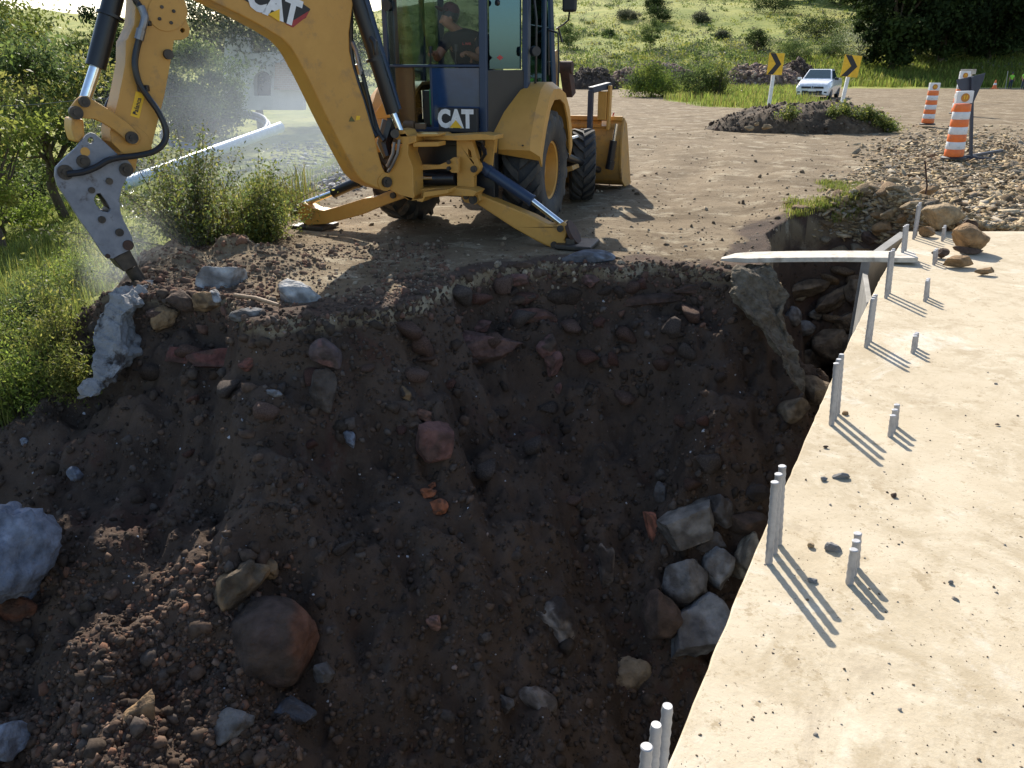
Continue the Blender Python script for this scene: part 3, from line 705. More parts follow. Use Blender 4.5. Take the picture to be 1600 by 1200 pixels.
# red sandstone beds high on the left of the bank
rock(350, 560, 110, 40, 6, (.13, .052, .042), 'broad red sandstone bed in the upper left of the bank', 'sandstone_bed', 'sandstone', planes=8, dep=.5, sink=.25, box=True)
rock(290, 556, 60, 26, -5, (.12, .050, .042), 'short red sandstone bed left of the broad one', 'sandstone_bed', 'sandstone', planes=8, dep=.5, sink=.25, box=True)
rock(1010, 470, 150, 22, 4, (.085, .052, .04), 'long dim reddish bed below the lip near the board', 'sandstone_bed', 'sandstone', planes=8, dep=.5, sink=.3)
rock(1080, 452, 60, 18, 3, (.095, .055, .04), 'short dim reddish bed nearest the board', 'sandstone_bed', 'sandstone', planes=8, dep=.5, sink=.3)
# broken lime wall on the left end of the bank
def ragged_wall():
    P0 = ground_at(205, 470); base = ground_at(150, 592)
    outline = [(205, 462), (178, 464), (160, 474), (150, 490), (143, 510), (144, 535), (150, 560), (147, 580), (132, 600), (118, 625), (150, 618), (176, 590), (190, 575), (193, 545), (187, 515), (190, 492), (207, 480)]
    y0 = P0[1] - .15
    pts = []
    for px, py in outline: pts.append(at_y(px, py, y0 - .0045 * (py - 462)))
    return pts
pts = ragged_wall()
def lumpy_slab(pts, th, seed, mat, name, push=(0, -1, 0)):
    import bmesh
    tri = tessellate_polygon([[Vector(p) for p in pts]])
    m = MB(); k = len(pts); n = Vector(push).normalized() * th
    m.add([Vector(p) for p in pts] + [Vector(p) - n for p in pts], [list(t) for t in tri] + [[i + k for i in reversed(t)] for t in tri] + [[i, (i + 1) % k, (i + 1) % k + k, i + k] for i in range(k)])
    o = m.build(name, mat, smooth=True, ang=80)
    bm = bmesh.new(); bm.from_mesh(o.data)
    for _ in range(6):
        es = [e for e in bm.edges if e.calc_length() > .03]
        if es: bmesh.ops.subdivide_edges(bm, edges=es, cuts=1)
        bmesh.ops.triangulate(bm, faces=bm.faces)
    C = np.array([v.co[:] for v in bm.verts]); dd = n3(C, 5, seed) * .10 + n3(C, 14, seed + 2) * .07 + n3(C, 34, seed + 4) * .04
    bm.normal_update()
    for v, q_ in zip(bm.verts, dd): v.co += v.normal * float(q_)
    bm.to_mesh(o.data); bm.free()
    for p_ in o.data.polygons: p_.use_smooth = False
    return o
o = lumpy_slab(pts, .50, 3, M['lime'], 'broken_wall')
tag(o, 'ragged whitish remnant of a lime plastered wall under the hammer tip', 'broken wall')
# root-laced mortar seam down the corner of the bank
pts = [at_y(px, py, yy) for px, py, yy in [(1160, 424, 7.32), (1205, 420, 7.36), (1226, 458, 7.22), (1232, 500, 7.0), (1246, 545, 6.8), (1257, 590, 6.6), (1254, 612, 6.5), (1236, 590, 6.55), (1222, 555, 6.7), (1196, 520, 6.9), (1168, 490, 7.0), (1150, 460, 7.15)]]
o = lumpy_slab(pts, .20, 8, noise_mat('rooty_mortar', (.11, .085, .055), (.22, .18, .125), 14, .95, 0, 1.0, 60, .02, c3=(.04, .03, .022), s3=12), 'mortar_seam')
tag(o, 'rough tan seam of mortar and roots down the corner of the bank', 'mortar seam')
# wooden handle
a_ = ground_at(368, 470); b__ = ground_at(436, 484)
m = MB(); m.tube([a_ + [0, 0, .05], (a_ + b__) / 2 + [0, 0, .06], b__ + [0, 0, .04]], [.016, .017, .015], 10)
o = m.build('wooden_pole', M['wood']); tag(o, 'short brown wooden pole lying between the two pale blocks', 'pole')

# ---- the stones heaped behind the deck corner
HEAP = [(1468, 342, 66, 44, -4, 'tan', 'big flat topped tan boulder behind the far dowels'), (1508, 372, 60, 46, -4, 'ochre', 'large rounded brown boulder resting on the deck'),
        (1512, 352, 24, 20, -10, 'brown', 'dark brown stone on top of the large rounded boulder'), (1447, 362, 28, 18, -8, 'ochre', 'small brown stone between the far dowels and the short trio'),
        (1497, 408, 50, 20, 0, 'ochre', 'flat oval brown stone lying on the deck'), (1512, 392, 50, 12, -6, 'brown', 'thin dark flat stone under the large rounded boulder'),
        (1538, 424, 34, 12, 5, 'ochre', 'small flat stone at the right of the deck rocks'), (1468, 396, 26, 16, 0, 'brown', 'dark chunk touching the short dowels by the flat rocks'),
        (1378, 358, 36, 30, -10, 'ochre', 'rounded tan block at the head of the gap'), (1412, 340, 40, 18, 25, 'ochre', 'slanting tan slab above the wing wall'),
        (1395, 332, 44, 18, 20, 'tan', 'pale slanting slab behind the wing wall'), (1424, 322, 44, 14, 10, 'tan', 'long thin tan slab behind the iron rod foot'),
        (1418, 300, 40, 16, 10, 'tan', 'tan slab left of the iron rod'), (1396, 286, 34, 16, 0, 'tan', 'light tan block high on the heap left of the iron rod'),
        (1450, 300, 34, 14, 20, 'ochre', 'brown slab just right of the iron rod'), (1372, 336, 30, 16, -10, 'ochre', 'brown slab on the left flank of the heap'),
        (1400, 368, 26, 12, 30, 'ochre', 'small slab on top of the wing wall'), (1356, 372, 26, 24, 0, 'brown', 'brown block at the left foot of the heap'),
        (1350, 392, 40, 10, -5, 'ochre', 'thin reddish slab just behind the board')]
for px, py, w, h, r_, t_, lab in HEAP:
    on = py > 372 or (1440 < px < 1460 and py > 355)
    rock(px, py, w, h, r_, t_, lab, zfix=(.40 * h * 8.3 / FPX if px > 1440 and py > 330 else (.12 if px > 1440 else None)), planes=9, rough=.045, dep=.9, sink=.15)
def scatter_rocks(n, gen, tint_pool, label, group, name='rubble_stone', cat='rock', sub=2, flat=.45):
    base = [rock_verts(5000 + k, sub, 9, .03, (.45, .8)) for k in range(10)]
    protos = {}
    for i in range(n):
        x, y, s = gen(i); z = float(hz(x, y)); k = i % 10; c = tint_pool[i % len(tint_pool)]
        key = (k, i % len(tint_pool))
        if key not in protos:
            V, F = base[k]; V = V * np.array([1, .75, flat]); V = V - [0, 0, V[:, 2].min()]
            o = np_mesh(name, V, F, M['tint'], np.tile(np.array(c), (len(V), 1)), smooth=False); protos[key] = o.data
        else: o = bpy.data.objects.new(name, protos[key]); COL.objects.link(o)
        o.location = (x, y, z - s * .12); o.scale = (s, s, s * RNG.uniform(.7, 1.3))
        o.rotation_euler = (RNG.normal() * .25, RNG.normal() * .25, RNG.uniform(0, 6.28)); tag(o, label, cat, group)
def gen_rub(i):
    while True:
        px = RNG.uniform(1345, 1600); py = RNG.uniform(225, 372); 
        if px < 1345 + max(0, (300 - py)) * .15: continue
        p_ = at_z(px, py, 0)
        if p_[1] < 8.9 or (p_[1] < 9.2 and px > 1530) or p_[0] < 4.2 + .5 * (p_[1] - 9.7): continue
        return p_[0], p_[1], RNG.uniform(.05, .10) * (1.3 if px < 1460 and py > 270 else 1)
scatter_rocks(120, gen_rub, [(.32, .24, .15), (.26, .18, .10), (.36, .28, .19), (.21, .15, .09), (.30, .25, .19)], 'flat tan broken stone in the rubble field beyond the deck', 'larger broken stones of the rubble field')

def gen_heap(i):
    return 4.5 + RNG.normal() * .42, 9.75 + RNG.normal() * .42, RNG.uniform(.09, .19)
scatter_rocks(46, gen_heap, [(.34, .25, .15), (.27, .18, .10), (.38, .30, .20), (.22, .15, .09)], 'angular tan slab in the dense heap at the far corner of the deck', 'angular slabs heaped at the deck corner', name='heaped_stone', flat=.35)
def gen_bank(i):
    while True:
        px = RNG.uniform(230, 1130); py = 450 + 420 * RNG.random() ** 1.6; p_ = ground_at(px, py)
        if p_[2] < -.30 and p_[0] < slab_edge(p_[1]) - .2: return p_[0], p_[1], RNG.uniform(.05, .14) * (1.25 if py < 560 else 1)
scatter_rocks(64, gen_bank, [(.12, .07, .05), (.15, .075, .055), (.085, .06, .045), (.11, .085, .07), (.16, .10, .075)], 'smaller brown or reddish stone half buried in the dark face of the bank', 'half buried stones of the bank face', name='bank_stone', sub=2, flat=.6)
# ---- crumbs, gravel: nobody could count these
def rand_rot(n, r, tilt=1.0):
    a = r.uniform(0, 2 * np.pi, n); b_ = r.normal(0, tilt, n); c = r.normal(0, tilt, n)
    ca, sa, cb, sb, cc, sc = np.cos(a), np.sin(a), np.cos(b_), np.sin(b_), np.cos(c), np.sin(c)
    Rz = np.zeros((n, 3, 3)); Rz[:, 0, 0] = ca; Rz[:, 0, 1] = -sa; Rz[:, 1, 0] = sa; Rz[:, 1, 1] = ca; Rz[:, 2, 2] = 1
    Ry = np.zeros((n, 3, 3)); Ry[:, 0, 0] = cb; Ry[:, 0, 2] = sb; Ry[:, 1, 1] = 1; Ry[:, 2, 0] = -sb; Ry[:, 2, 2] = cb
    Rx = np.zeros((n, 3, 3)); Rx[:, 0, 0] = 1; Rx[:, 1, 1] = cc; Rx[:, 1, 2] = -sc; Rx[:, 2, 1] = sc; Rx[:, 2, 2] = cc
    return Rz @ Ry @ Rx
def crumbs(name, P, S, tints, mat, r, flat=(.7, 1), sub=1, tilt=1.0, long=(.8, 1.3)):
    bases = [rock_verts(7000 + k, sub, 7, .06, (.5, .85)) for k in range(6)]
    n = len(P); R = rand_rot(n, r, tilt); sc = np.stack([S * r.uniform(long[0], long[1], n), S * r.uniform(.7, 1.1, n), S * r.uniform(flat[0], flat[1], n)], -1)
    Vs, Fs, Ts = [], [], []; off = 0
    kk = r.integers(0, 6, n); pool = np.array(tints); tc_ = pool[r.integers(0, len(pool), n)] * r.uniform(.75, 1.25, (n, 1))
    for k in range(6):
        q_ = kk == k; V, F = bases[k]; m_ = q_.sum()
        W = V[None] * sc[q_][:, None]; W = np.einsum('nij,nvj->nvi', R[q_], W) + P[q_][:, None]
        Vs.append(W.reshape(-1, 3)); Fs.append((F[None] + (np.arange(m_) * len(V))[:, None, None]).reshape(-1, 3) + off); off += m_ * len(V)
        Ts.append(np.repeat(tc_[q_], len(V), axis=0))
    o = np_mesh(name, np.concatenate(Vs), np.concatenate(Fs), mat, np.concatenate(Ts), smooth=False)
    return o
r = np.random.default_rng(3)
# seen part of the bank, sampled evenly over the photo so near and far get the same density
def photo_ground(n, x0, x1, y0, y1, r, z=None):
    px = r.uniform(x0, x1, n); py = r.uniform(y0, y1, n)
    D = np.stack([ray(a, b_) for a, b_ in zip(px, py)]); t = np.full(n, 1.5); done = np.zeros(n, bool)
    for _ in range(560):
        P = CAMP + D * t[:, None]; below = P[:, 2] < hz(P[:, 0], P[:, 1]); done |= below; t = np.where(done, t, t + np.maximum(.02, t * np.where(t > 14, .012, .006)))
        if done.all(): break
    P = CAMP + D * t[:, None]; P[:, 2] = hz(P[:, 0], P[:, 1]); return P[done]
P = photo_ground(26000, -60, 1290, 430, 1240, r)
soilv = lambda P: P[(inside(P[:, 0], P[:, 1], PITPOLY))]
P = soilv(P); P = P[P[:, 0] < slab_edge(P[:, 1]) + .1]; dens = fbm(P[:, 0] * 1.6, P[:, 1] * 1.6 + P[:, 2], 90, 3); P = P[dens > r.uniform(-.75, .35, len(P))]
S = np.clip(np.exp(r.normal(-4.45, .62, len(P))), .004, .07)
o = crumbs('soil_crumbs', P, S, [(.065, .047, .035), (.08, .057, .042), (.052, .039, .03), (.10, .067, .048), (.09, .072, .06)], M['clod'], r)
tag(o, 'loose dark soil crumbs covering the excavated bank', None, None, 'stuff')
# paler gravel on the lower left talus, catching the sun
P = photo_ground(5200, -60, 470, 880, 1240, r); P = soilv(P); P = P[fbm(P[:, 0] * 1.3, P[:, 1] * 1.3, 93, 3) > r.uniform(-.5, .4, len(P))]
S = np.clip(np.exp(r.normal(-4.35, .5, len(P))), .006, .045)
o = crumbs('talus_gravel', P, S, [(.13, .085, .06), (.09, .06, .043), (.18, .12, .085), (.07, .048, .035), (.16, .085, .055)], M['clod'], r)
tag(o, 'coarse gravel and clods on the lower left of the bank', None, None, 'stuff')
# white chips on the dark bank
P = soilv(photo_ground(300, 0, 1200, 440, 1200, r)); P = P[P[:, 0] < slab_edge(P[:, 1])]
o = crumbs('white_chips', P, np.clip(np.exp(r.normal(-5.0, .5, len(P))), .003, .022), [(.5, .5, .52), (.4, .4, .42), (.3, .22, .18)], M['clod'], r)
tag(o, 'scattered whitish chips of mortar on the dark bank', None, None, 'stuff')
# the lip's spoil
P = photo_ground(5200, 130, 1130, 360, 520, r); dd = poly_dist(P[:, 0], P[:, 1], CREST); P = P[dd < np.abs(r.normal(0, .30, len(P))) + .1 * (P[:, 0] < -1.5)]
o = crumbs('lip_clods', P, np.clip(np.exp(r.normal(-4.3, .55, len(P))), .005, .06), [(.09, .062, .046), (.12, .082, .06), (.07, .05, .037), (.13, .075, .055)], M['clod'], r)
tag(o, 'broken clods of earth along the lip of the bank', None, None, 'stuff')
P = photo_ground(7000, 215, 700, 365, 480, r); P = P[~inside(P[:, 0], P[:, 1], PITPOLY) & (P[:, 0] > -4.4)]; k = (fbm(P[:, 0] * 1.7, P[:, 1] * 1.7, 96, 3) > r.uniform(-.5, .25, len(P))) & (P[:, 1] < 8.6 + .25 * np.abs(r.normal(size=len(P)))); P = P[k]
o = crumbs('spoil_clods', P, np.clip(np.exp(r.normal(-4.5, .6, len(P))), .004, .05), [(.13, .085, .06), (.17, .11, .075), (.09, .065, .045), (.22, .17, .12), (.16, .09, .06)], M['clod'], r)
tag(o, 'reddish crumbled spoil strewn over the ground behind the lip', None, None, 'stuff')
# rubble field
P = photo_ground(30000, 1270, 1640, 190, 380, r); k = (P[:, 0] > 4.15 + .5 * (P[:, 1] - 9.7) + .6 * vnoise(P[:, 0] * .7, P[:, 1] * .7, 74) + .38 * r.normal(size=len(P))) & (P[:, 1] > 8.75) & (P[:, 1] < 18.5 + 2.5 * r.random(len(P)) ** 2 * 3); P = P[k]
S = np.clip(np.exp(r.normal(-3.75, .55, len(P))), .010, .10) * (.55 + .03 * P[:, 1])
S = np.minimum(S, .08)
o = crumbs('rubble', P, S, [(.34, .26, .15), (.26, .19, .11), (.40, .32, .21), (.19, .14, .09), (.30, .26, .2)], M['clod'], r, flat=(.22, .5), tilt=.35, long=(.8, 2.2))
tag(o, 'tan broken stone covering the roadbed beyond the deck', None, None, 'stuff')
# road pebbles
P = photo_ground(3800, 380, 1400, 190, 470, r); P = P[~inside(P[:, 0], P[:, 1], PITPOLY) & (P[:, 0] > -2.8) & (P[:, 1] < 24)]
o = crumbs('road_pebbles', P, np.clip(np.exp(r.normal(-4.5, .6, len(P))), .005, .05), [(.12, .09, .06), (.3, .24, .17), (.2, .15, .1)], M['clod'], r)
tag(o, 'small clods and pebbles strewn over the dirt road', None, None, 'stuff')
# grit on the deck and a few countable lumps
px = r.uniform(1030, 1640, 620); py = r.uniform(380, 1240, 620); P = np.array([at_z(a, b_, 0.0) for a, b_ in zip(px, py)]); P = P[(P[:, 0] > slab_edge(P[:, 1]) + .03)]
o = crumbs('deck_grit', P, np.clip(np.exp(r.normal(-6.0, .5, len(P))), .0012, .011), [(.16, .12, .08), (.3, .27, .23), (.1, .08, .06)], M['clod'], r)
tag(o, 'fine grit and crumbs on the sunlit deck', None, None, 'stuff')
for px, py, w, h, r_, t_, lab in [(1313, 744, 29, 12, 3, 'grey', 'speckled flat grey stone on the deck between the two tall trios'), (1287, 748, 12, 8, -20, 'grey', 'tiny grey chip left of the speckled flat stone'),
        (1396, 774, 10, 9, 0, 'brown', 'small dark brown lump on the open deck'), (1300, 855, 30, 18, -25, 'grey', 'speckled grey stone between tall and short trio nearest the camera'),
        (1267, 852, 13, 10, 0, 'tan', 'small tan crumb left of the speckled grey stone'), (1269, 906, 16, 10, -15, 'grey', 'small grey stone lying in the long dowel shadows'),
        (1320, 646, 12, 8, 0, 'ochre', 'brown crumb at the foot of the halfway trio'), (1290, 698, 9, 5, 0, 'brown', 'tiny brown crumb below the halfway trio'), (1485, 909, 9, 6, -10, 'grey', 'tiny grey chip on the right of the deck'), (1558, 663, 9, 4, -10, 'brown', 'tiny dark chip at the far right of the deck')]:
    rock(px, py, w, h, r_, t_, lab, 'stone_chip', 'stone', zfix=.006, sink=.2, rough=.08, planes=8)
# ================================================================== backhoe loader
BO = np.array([-.5, 9.95, ZD]); BA = math.radians(18.5)
BR = np.array([math.cos(BA), -math.sin(BA), 0]); BF = np.array([math.sin(BA), math.cos(BA), 0]); BU = np.array([0, 0, 1.])
def LW(x, y, z): return BO + BR * x + BF * y + BU * z           # machine coordinates: right, forward, up
def PX(px, py, ly): return Plane(LW(0, ly, 0), BF).hit(px, py)  # on the cross plane `ly` metres ahead of the rear axle
def PL(px, py, ly):
    w_ = PX(px, py, ly) - BO; return float(w_ @ BR), ly, float(w_[2])
root = thing('backhoe_loader', 'yellow backhoe loader with dark blue cab and hydraulic breaker at work on the bank edge', 'backhoe', tuple(BO), -BA)
def P_(name, m, mat, parent=root, bevel=.008, **k): return m.build(name, mat, parent, bevel=bevel, **k)
class LMB(MB):
    """mesh written in machine coordinates"""
    def build(s, name, mat, parent=root, **k):
        s.v = [tuple(LW(*v)) for v in s.v]; return MB.build(s, name, mat, parent, **k)
# ---- wheels
def tyre_mb(R, W, c, lugs, rim_r, lean=1):
    m = LMB(); cx, cy, cz = c
    hw = W / 2
    prof = [(rim_r, -hw * .80), (rim_r * 1.06, -hw * .92), (R * .80, -hw), (R * .88, -hw * .96), (R * .92, -hw * .80), (R * .93, -hw * .4), (R * .933, 0), (R * .93, hw * .4), (R * .92, hw * .80), (R * .88, hw * .96), (R * .80, hw), (rim_r * 1.06, hw * .92), (rim_r, hw * .80)]
    m.lathe(prof, (cx, cy, cz), (1, 0, 0), 56)
    for k in range(lugs):
        for side in (-1, 1):
            t0 = 2 * math.pi * (k + (.5 if side > 0 else 0)) / lugs
            pts = []
            for u, dt, rr in ((.04, 0, 1.0), (.35, .08, 1.0), (.70, .20, .998), (.93, .30, .975), (1.0, .34, .90)):
                pts.append((side * hw * u, t0 + dt * lean * 1.15 * (0.68 / R) ** .3, rr * R))
            wd = .050 * (R / .68); vs = []; fs = []
            for i, (x, t, rr) in enumerate(pts):
                ww = wd * (1.25 if i < 3 else 1.05) / R
                for tt in (t - ww, t + ww):
                    for r_ in (rr * .90, rr):
                        tq = tt if r_ < rr else (t + (tt - t) * .8)
                        vs.append((cx + x, cy + math.sin(tq) * r_, cz + math.cos(tq) * r_))
            for i in range(len(pts) - 1):
                a = i * 4; b_ = a + 4
                fs += [(a + 1, b_ + 1, b_ + 3, a + 3), (a, b_, b_ + 1, a + 1), (a + 2, a + 3, b_ + 3, b_ + 2)]
            n = (len(pts) - 1) * 4; fs += [(0, 1, 3, 2), (n, n + 2, n + 3, n + 1)]
            m.cur = 1; m.add(vs, fs); m.cur = 0
    return m
def wheel(cx, cy, R, W, rim_r, lugs, side, steer=0):
    def st_(m):
        if steer:
            a = math.radians(steer); m.v = [(cx + (x - cx) * math.cos(a) - (y - cy) * math.sin(a), cy + (x - cx) * math.sin(a) + (y - cy) * math.cos(a), z) for x, y, z in m.v]
        return m
    t = st_(tyre_mb(R, W, (cx, cy, R), lugs, rim_r)).build('wheel', [M['rubber'], M['lug']], ang=50)
    m = LMB(); s_ = side; h = W / 2 * s_
    prof = [(rim_r * 1.03, h * .86), (rim_r * 1.02, h * .78), (rim_r * .93, h * .74), (rim_r * .90, h * .50), (rim_r * .86, h * .10), (rim_r * .60, h * .02), (rim_r * .55, h * .16), (rim_r * .50, h * .22), (rim_r * .30, h * .24), (rim_r * .28, h * .40), (rim_r * .10, h * .42), (.0005, h * .42)]
    m.lathe(prof, (cx, cy, R), (1, 0, 0), 40)
    m.lathe([(rim_r * 1.03, -h * .86), (rim_r * .9, -h * .7), (rim_r * .85, h * .1)], (cx, cy, R), (1, 0, 0), 40)
    for k in range(8):
        a = 2 * math.pi * k / 8; c = (cx + h * .24, cy + math.sin(a) * rim_r * .42, R + math.cos(a) * rim_r * .42)
        m.cyl(c, (c[0] + .02 * s_, c[1], c[2]), .013, seg=6)
    r_ = st_(m).build('rim', M['yellow'], ang=40); r_.parent = t
    return t
wheel(.83, 0, .68, .46, .335, 16, 1); wheel(-.83, 0, .68, .46, .335, 16, -1)
wheel(.86, 2.2, .50, .34, .26, 18, 1, 17); wheel(-.86, 2.2, .50, .34, .26, 18, -1, 17)
m = LMB(); m.cyl((-.7, 0, .68), (.7, 0, .68), .12); m.cyl((-.75, 2.2, .5), (.75, 2.2, .5), .08); m.box((0, 1.5, .62), (.55, 3.0, .30)); m.box((0, .2, .85), (.9, 1.2, .28))
P_('chassis', m, M['black'])
# ---- fenders
def fender(s_):
    prof = [(-.80, .98), (-.78, 1.10), (-.62, 1.36), (-.42, 1.58), (-.25, 1.66), (.05, 1.66), (.30, 1.60), (.52, 1.42), (.66, 1.20), (.72, .98)]
    inn = [(y * .955, z - .035) for y, z in prof]
    xi, xo = .50 * s_, 1.10 * s_
    m = LMB(); vs = []; n = len(prof)
    # a slightly chamfered outer edge
    for (y, z), (yi, zi) in zip(prof, inn):
        vs += [(xi, y, z), (xo - .10 * s_, y, z), (xo, y * .93, z - .07), (xo, yi * .86, zi - .15), (xo - .02 * s_, yi * .85, zi - .15), (xo - .03 * s_, yi * .92, zi - .08), (xi, yi, zi)]
    fs = []
    for i in range(n - 1):
        for k in range(7):
            k2 = (k + 1) % 7; fs.append((i * 7 + k, i * 7 + k2, (i + 1) * 7 + k2, (i + 1) * 7 + k))
    fs += [tuple(range(7)), tuple((n - 1) * 7 + k for k in reversed(range(7)))]
    m.add(vs, fs); f = m.build('fender', M['yellow'], ang=30)
    b_ = LMB()
    for x_ in (.62, .92): b_.cyl((x_ * s_, -.80, 1.03), (x_ * s_, -.815, 1.03), .009, seg=8)
    q_ = b_.build('bolt', M['darksteel']); q_.parent = f
fender(1); fender(-1)
# ---- cab
x0, x1, yb, zs = -.64, .47, -.85, 1.17
xa, ya = .80, -.32
ZR = 2.86; YF = .95
m = LMB()
posts = [((x0, yb), (x0, yb)), ((x1, yb), (x1, yb)), ((xa, ya), (xa, ya)), ((-xa, ya), (-xa, ya))]
m.bar((x0, yb, zs - .1), (x0, yb + .02, ZR), .055, .055); m.bar((x1 + .02, yb, zs - .1), (x1 + .02, yb + .02, ZR), .085, .06)
for sx in (-1, 1):
    m.bar((sx * xa, ya, 1.15), (sx * xa, ya, ZR), .11, .07); m.bar((sx * .78, YF, 1.15), (sx * .70, YF - .1, ZR), .07, .07)
    m.bar((sx * xa, ya, 1.17), (sx * .78, YF, 1.17), .06, .08); m.bar((sx * xa, ya, ZR), (sx * .7, YF - .1, ZR), .08, .08)
    m.bar((sx * .79, .42, 1.17), (sx * .77, .42, ZR), .06, .06)
m.bar((x0, yb, ZR), (x1, yb, ZR), .08, .10); m.bar((x1, yb, ZR), (xa, ya, ZR), .08, .10); m.bar((x0, yb, ZR), (-xa, ya, ZR), .08, .10)
m.bar((-.7, YF - .1, ZR), (.7, YF - .1, ZR), .1, .1); m.bar((-.78, YF, 1.45), (.78, YF, 1.45), .06, .08)
m.bar((x0, yb, zs), (x1, yb, zs), .05, .06)
m.bar((x0, yb + .005, 1.83), (x1, yb + .005, 1.83), .035, .03)
m.bar((-.12, yb + .008, zs), (-.12, yb + .008, 1.83), .022, .03)
P_('cab_frame', m, M['navy'], bevel=.012)
m = LMB(); m.box((0, .1, 1.10), (1.30, 1.70, .10)); m.box((.02, yb + .1, 1.03), (1.0, .25, .22)); P_('cab_floor', m, M['black'])
m = LMB(); m.box((0, .05, ZR + .08), (1.62, 1.95, .12)); P_('cab_roof', m, M['yellow'], bevel=.03)
def pane(name, pts, mat, th=.006):
    m = LMB(); a, b_, c = Vector(pts[0]), Vector(pts[1]), Vector(pts[2]); n = (b_ - a).cross(c - a).normalized()
    m.prism(pts, n, th); o = m.build(name, mat, smooth=False); return o
gy = yb + .01
pane('window', [(x0 + .03, gy, 1.85), (x1 - .03, gy, 1.85), (x1 - .03, gy, ZR - .05), (x0 + .03, gy, ZR - .05)], M['glass'])
pane('window', [(x0 + .03, gy, 1.20), (-.135, gy, 1.20), (-.135, gy, 1.81), (x0 + .03, gy, 1.81)], M['glass'])
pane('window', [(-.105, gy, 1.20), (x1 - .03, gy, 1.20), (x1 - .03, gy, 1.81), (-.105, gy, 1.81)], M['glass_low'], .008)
e = Vector((xa - x1, ya - yb, 0)).normalized()
pane('window', [(x1 + .07, yb + .05, 1.80), (xa - .045, ya - .055, 1.80), (xa - .045, ya - .055, ZR - .05), (x1 + .07, yb + .05, ZR - .05)], M['glass_side'])
pane('window', [(x0 - .03, yb + .06, 1.2), (-xa + .02, ya - .05, 1.2), (-xa + .02, ya - .05, ZR - .05), (x0 - .03, yb + .06, ZR - .05)], M['glass_front'])
pane('window', [(xa - .01, ya + .06, 1.22), (xa - .01, .38, 1.22), (xa - .03, .38, ZR - .05), (xa - .03, ya + .06, ZR - .05)], M['glass_side'])
pane('window', [(xa - .01, .46, 1.22), (xa - .02, YF - .04, 1.22), (xa - .09, YF - .1, ZR - .05), (xa - .03, .46, ZR - .05)], M['glass_side'])
pane('window', [(-.74, YF, 1.5), (.10, YF, 1.5), (.10, YF - .09, ZR - .06), (-.68, YF - .09, ZR - .06)], M['glass_front'])
pane('window', [(.13, YF, 1.5), (.74, YF, 1.5), (.68, YF - .09, ZR - .06), (.13, YF - .09, ZR - .06)], M['glass'])
pane('window', [(-xa + .01, ya + .06, 1.22), (-xa + .01, YF - .04, 1.22), (-xa + .08, YF - .1, ZR - .05), (-xa + .03, ya + .06, ZR - .05)], M['glass_front'])
# panel below the slanted window
m = LMB(); a, b_ = Vector((x1 + .05, yb + .03, 0)), Vector((xa, ya - .04, 0)); 
m.prism([(a.x, a.y, 1.10), (b_.x, b_.y, 1.10), (b_.x, b_.y, 1.79), (a.x, a.y, 1.79)], (-.8, .5, 0), .03); P_('corner_panel', m, M['black'])
# fixtures on the slanted glass
m = LMB(); q_ = PL(775, 4, -.80); m.cyl((q_[0], q_[1], q_[2]), (q_[0] + .02, q_[1] + .03, q_[2]), .03, seg=14); m.box((q_[0], q_[1], q_[2] + .10), (.24, .05, .05)); P_('latch', m, M['black'])
m = LMB(); c = Vector(PL(781, 90, -.77)); d_ = e * .045; zz = Vector((0, 0, .026)); nn = Vector((e.y, -e.x, 0))
m.prism([c - d_, c - zz, c + d_, c + zz], nn, .004); P_('emblem_decal', m, M['decal_red'], bevel=0)
# side handle and wiper
m = LMB(); m.tube([(.86, -.28, 2.6), (.90, -.28, 2.3), (.90, -.28, 1.7), (.86, -.22, 1.5)], .014, 8); P_('handrail', m, M['black'], bevel=0)
m = LMB(); q_ = (.88, -.30, 1.98); m.cyl(q_, (.93, -.36, 1.98), .055, .05, seg=18); P_('work_lamp', m, M['plastic_black'], bevel=0)
# mirrors
m = LMB(); m.tube([(.80, .9, 2.25), (.98, .55, 2.28), (1.08, .40, 2.32), (1.10, .36, 2.40)], .011, 8)
m.tube([(.82, .9, 2.27), (.86, .95, 2.10)], .014, 8); arm = P_('mirror_arm', m, M['black'], bevel=0)
m = LMB(); m.box((1.10, .36, 2.56), (.17, .07, .32)); mi = P_('mirror', m, M['plastic_black'], bevel=.03)
m = LMB(); c0 = PL(857, 47, .55); c1 = PL(872, 52, .55); c2 = PL(873, 100, .55); c3 = PL(872, 150, .6)
m.tube([c0, (c1[0] - .03, c1[1], c1[2] + .012), c1, c2, c3], .011, 8); m.tube([c0, (c0[0], .6, c0[2] - .5)], .010, 8); P_('handrail', m, M['black'], bevel=0)
# cab interior
m = LMB(); m.box((0, -.05, 1.55), (.50, .48, .12)); m.box((0, .22, 1.88), (.48, .12, .62), Matrix.Rotation(math.radians(-10), 3, 'X')); m.box((0, -.02, 1.33), (.34, .34, .35)); P_('seat', m, M['plastic_black'], bevel=.04)
m = LMB(); m.box((0, YF - .16, 1.58), (1.2, .2, .34)); m.tube([(0, .62, 1.9), (0, .75, 1.6)], .025); P_('dashboard', m, M['plastic_black'], bevel=.02)
m = LMB(); m.lathe([(.19, -.013), (.205, 0), (.19, .013), (.175, 0)], (0, .60, 1.93), (0, -.5, 1), 28, close=True); P_('steering_wheel', m, M['plastic_black'], bevel=0)
m = LMB(); m.box((-.49, yb + .13, 1.53), (.22, .05, .60)); P_('side_console', m, M['brown_panel'])
m = LMB(); m.box((.30, yb + .17, 1.50), (.36, .18, .58)); m.box((-.1, yb + .2, 1.38), (.35, .2, .4)); P_('lever_console', m, M['plastic_black'], bevel=.02)
m = LMB(); c = PL(676, 152, yb + .05); m.bar((c[0], c[1], 1.22), (c[0], c[1], 1.60), .085, .05); P_('green_bottle', m, M['green_plastic'], bevel=.012)
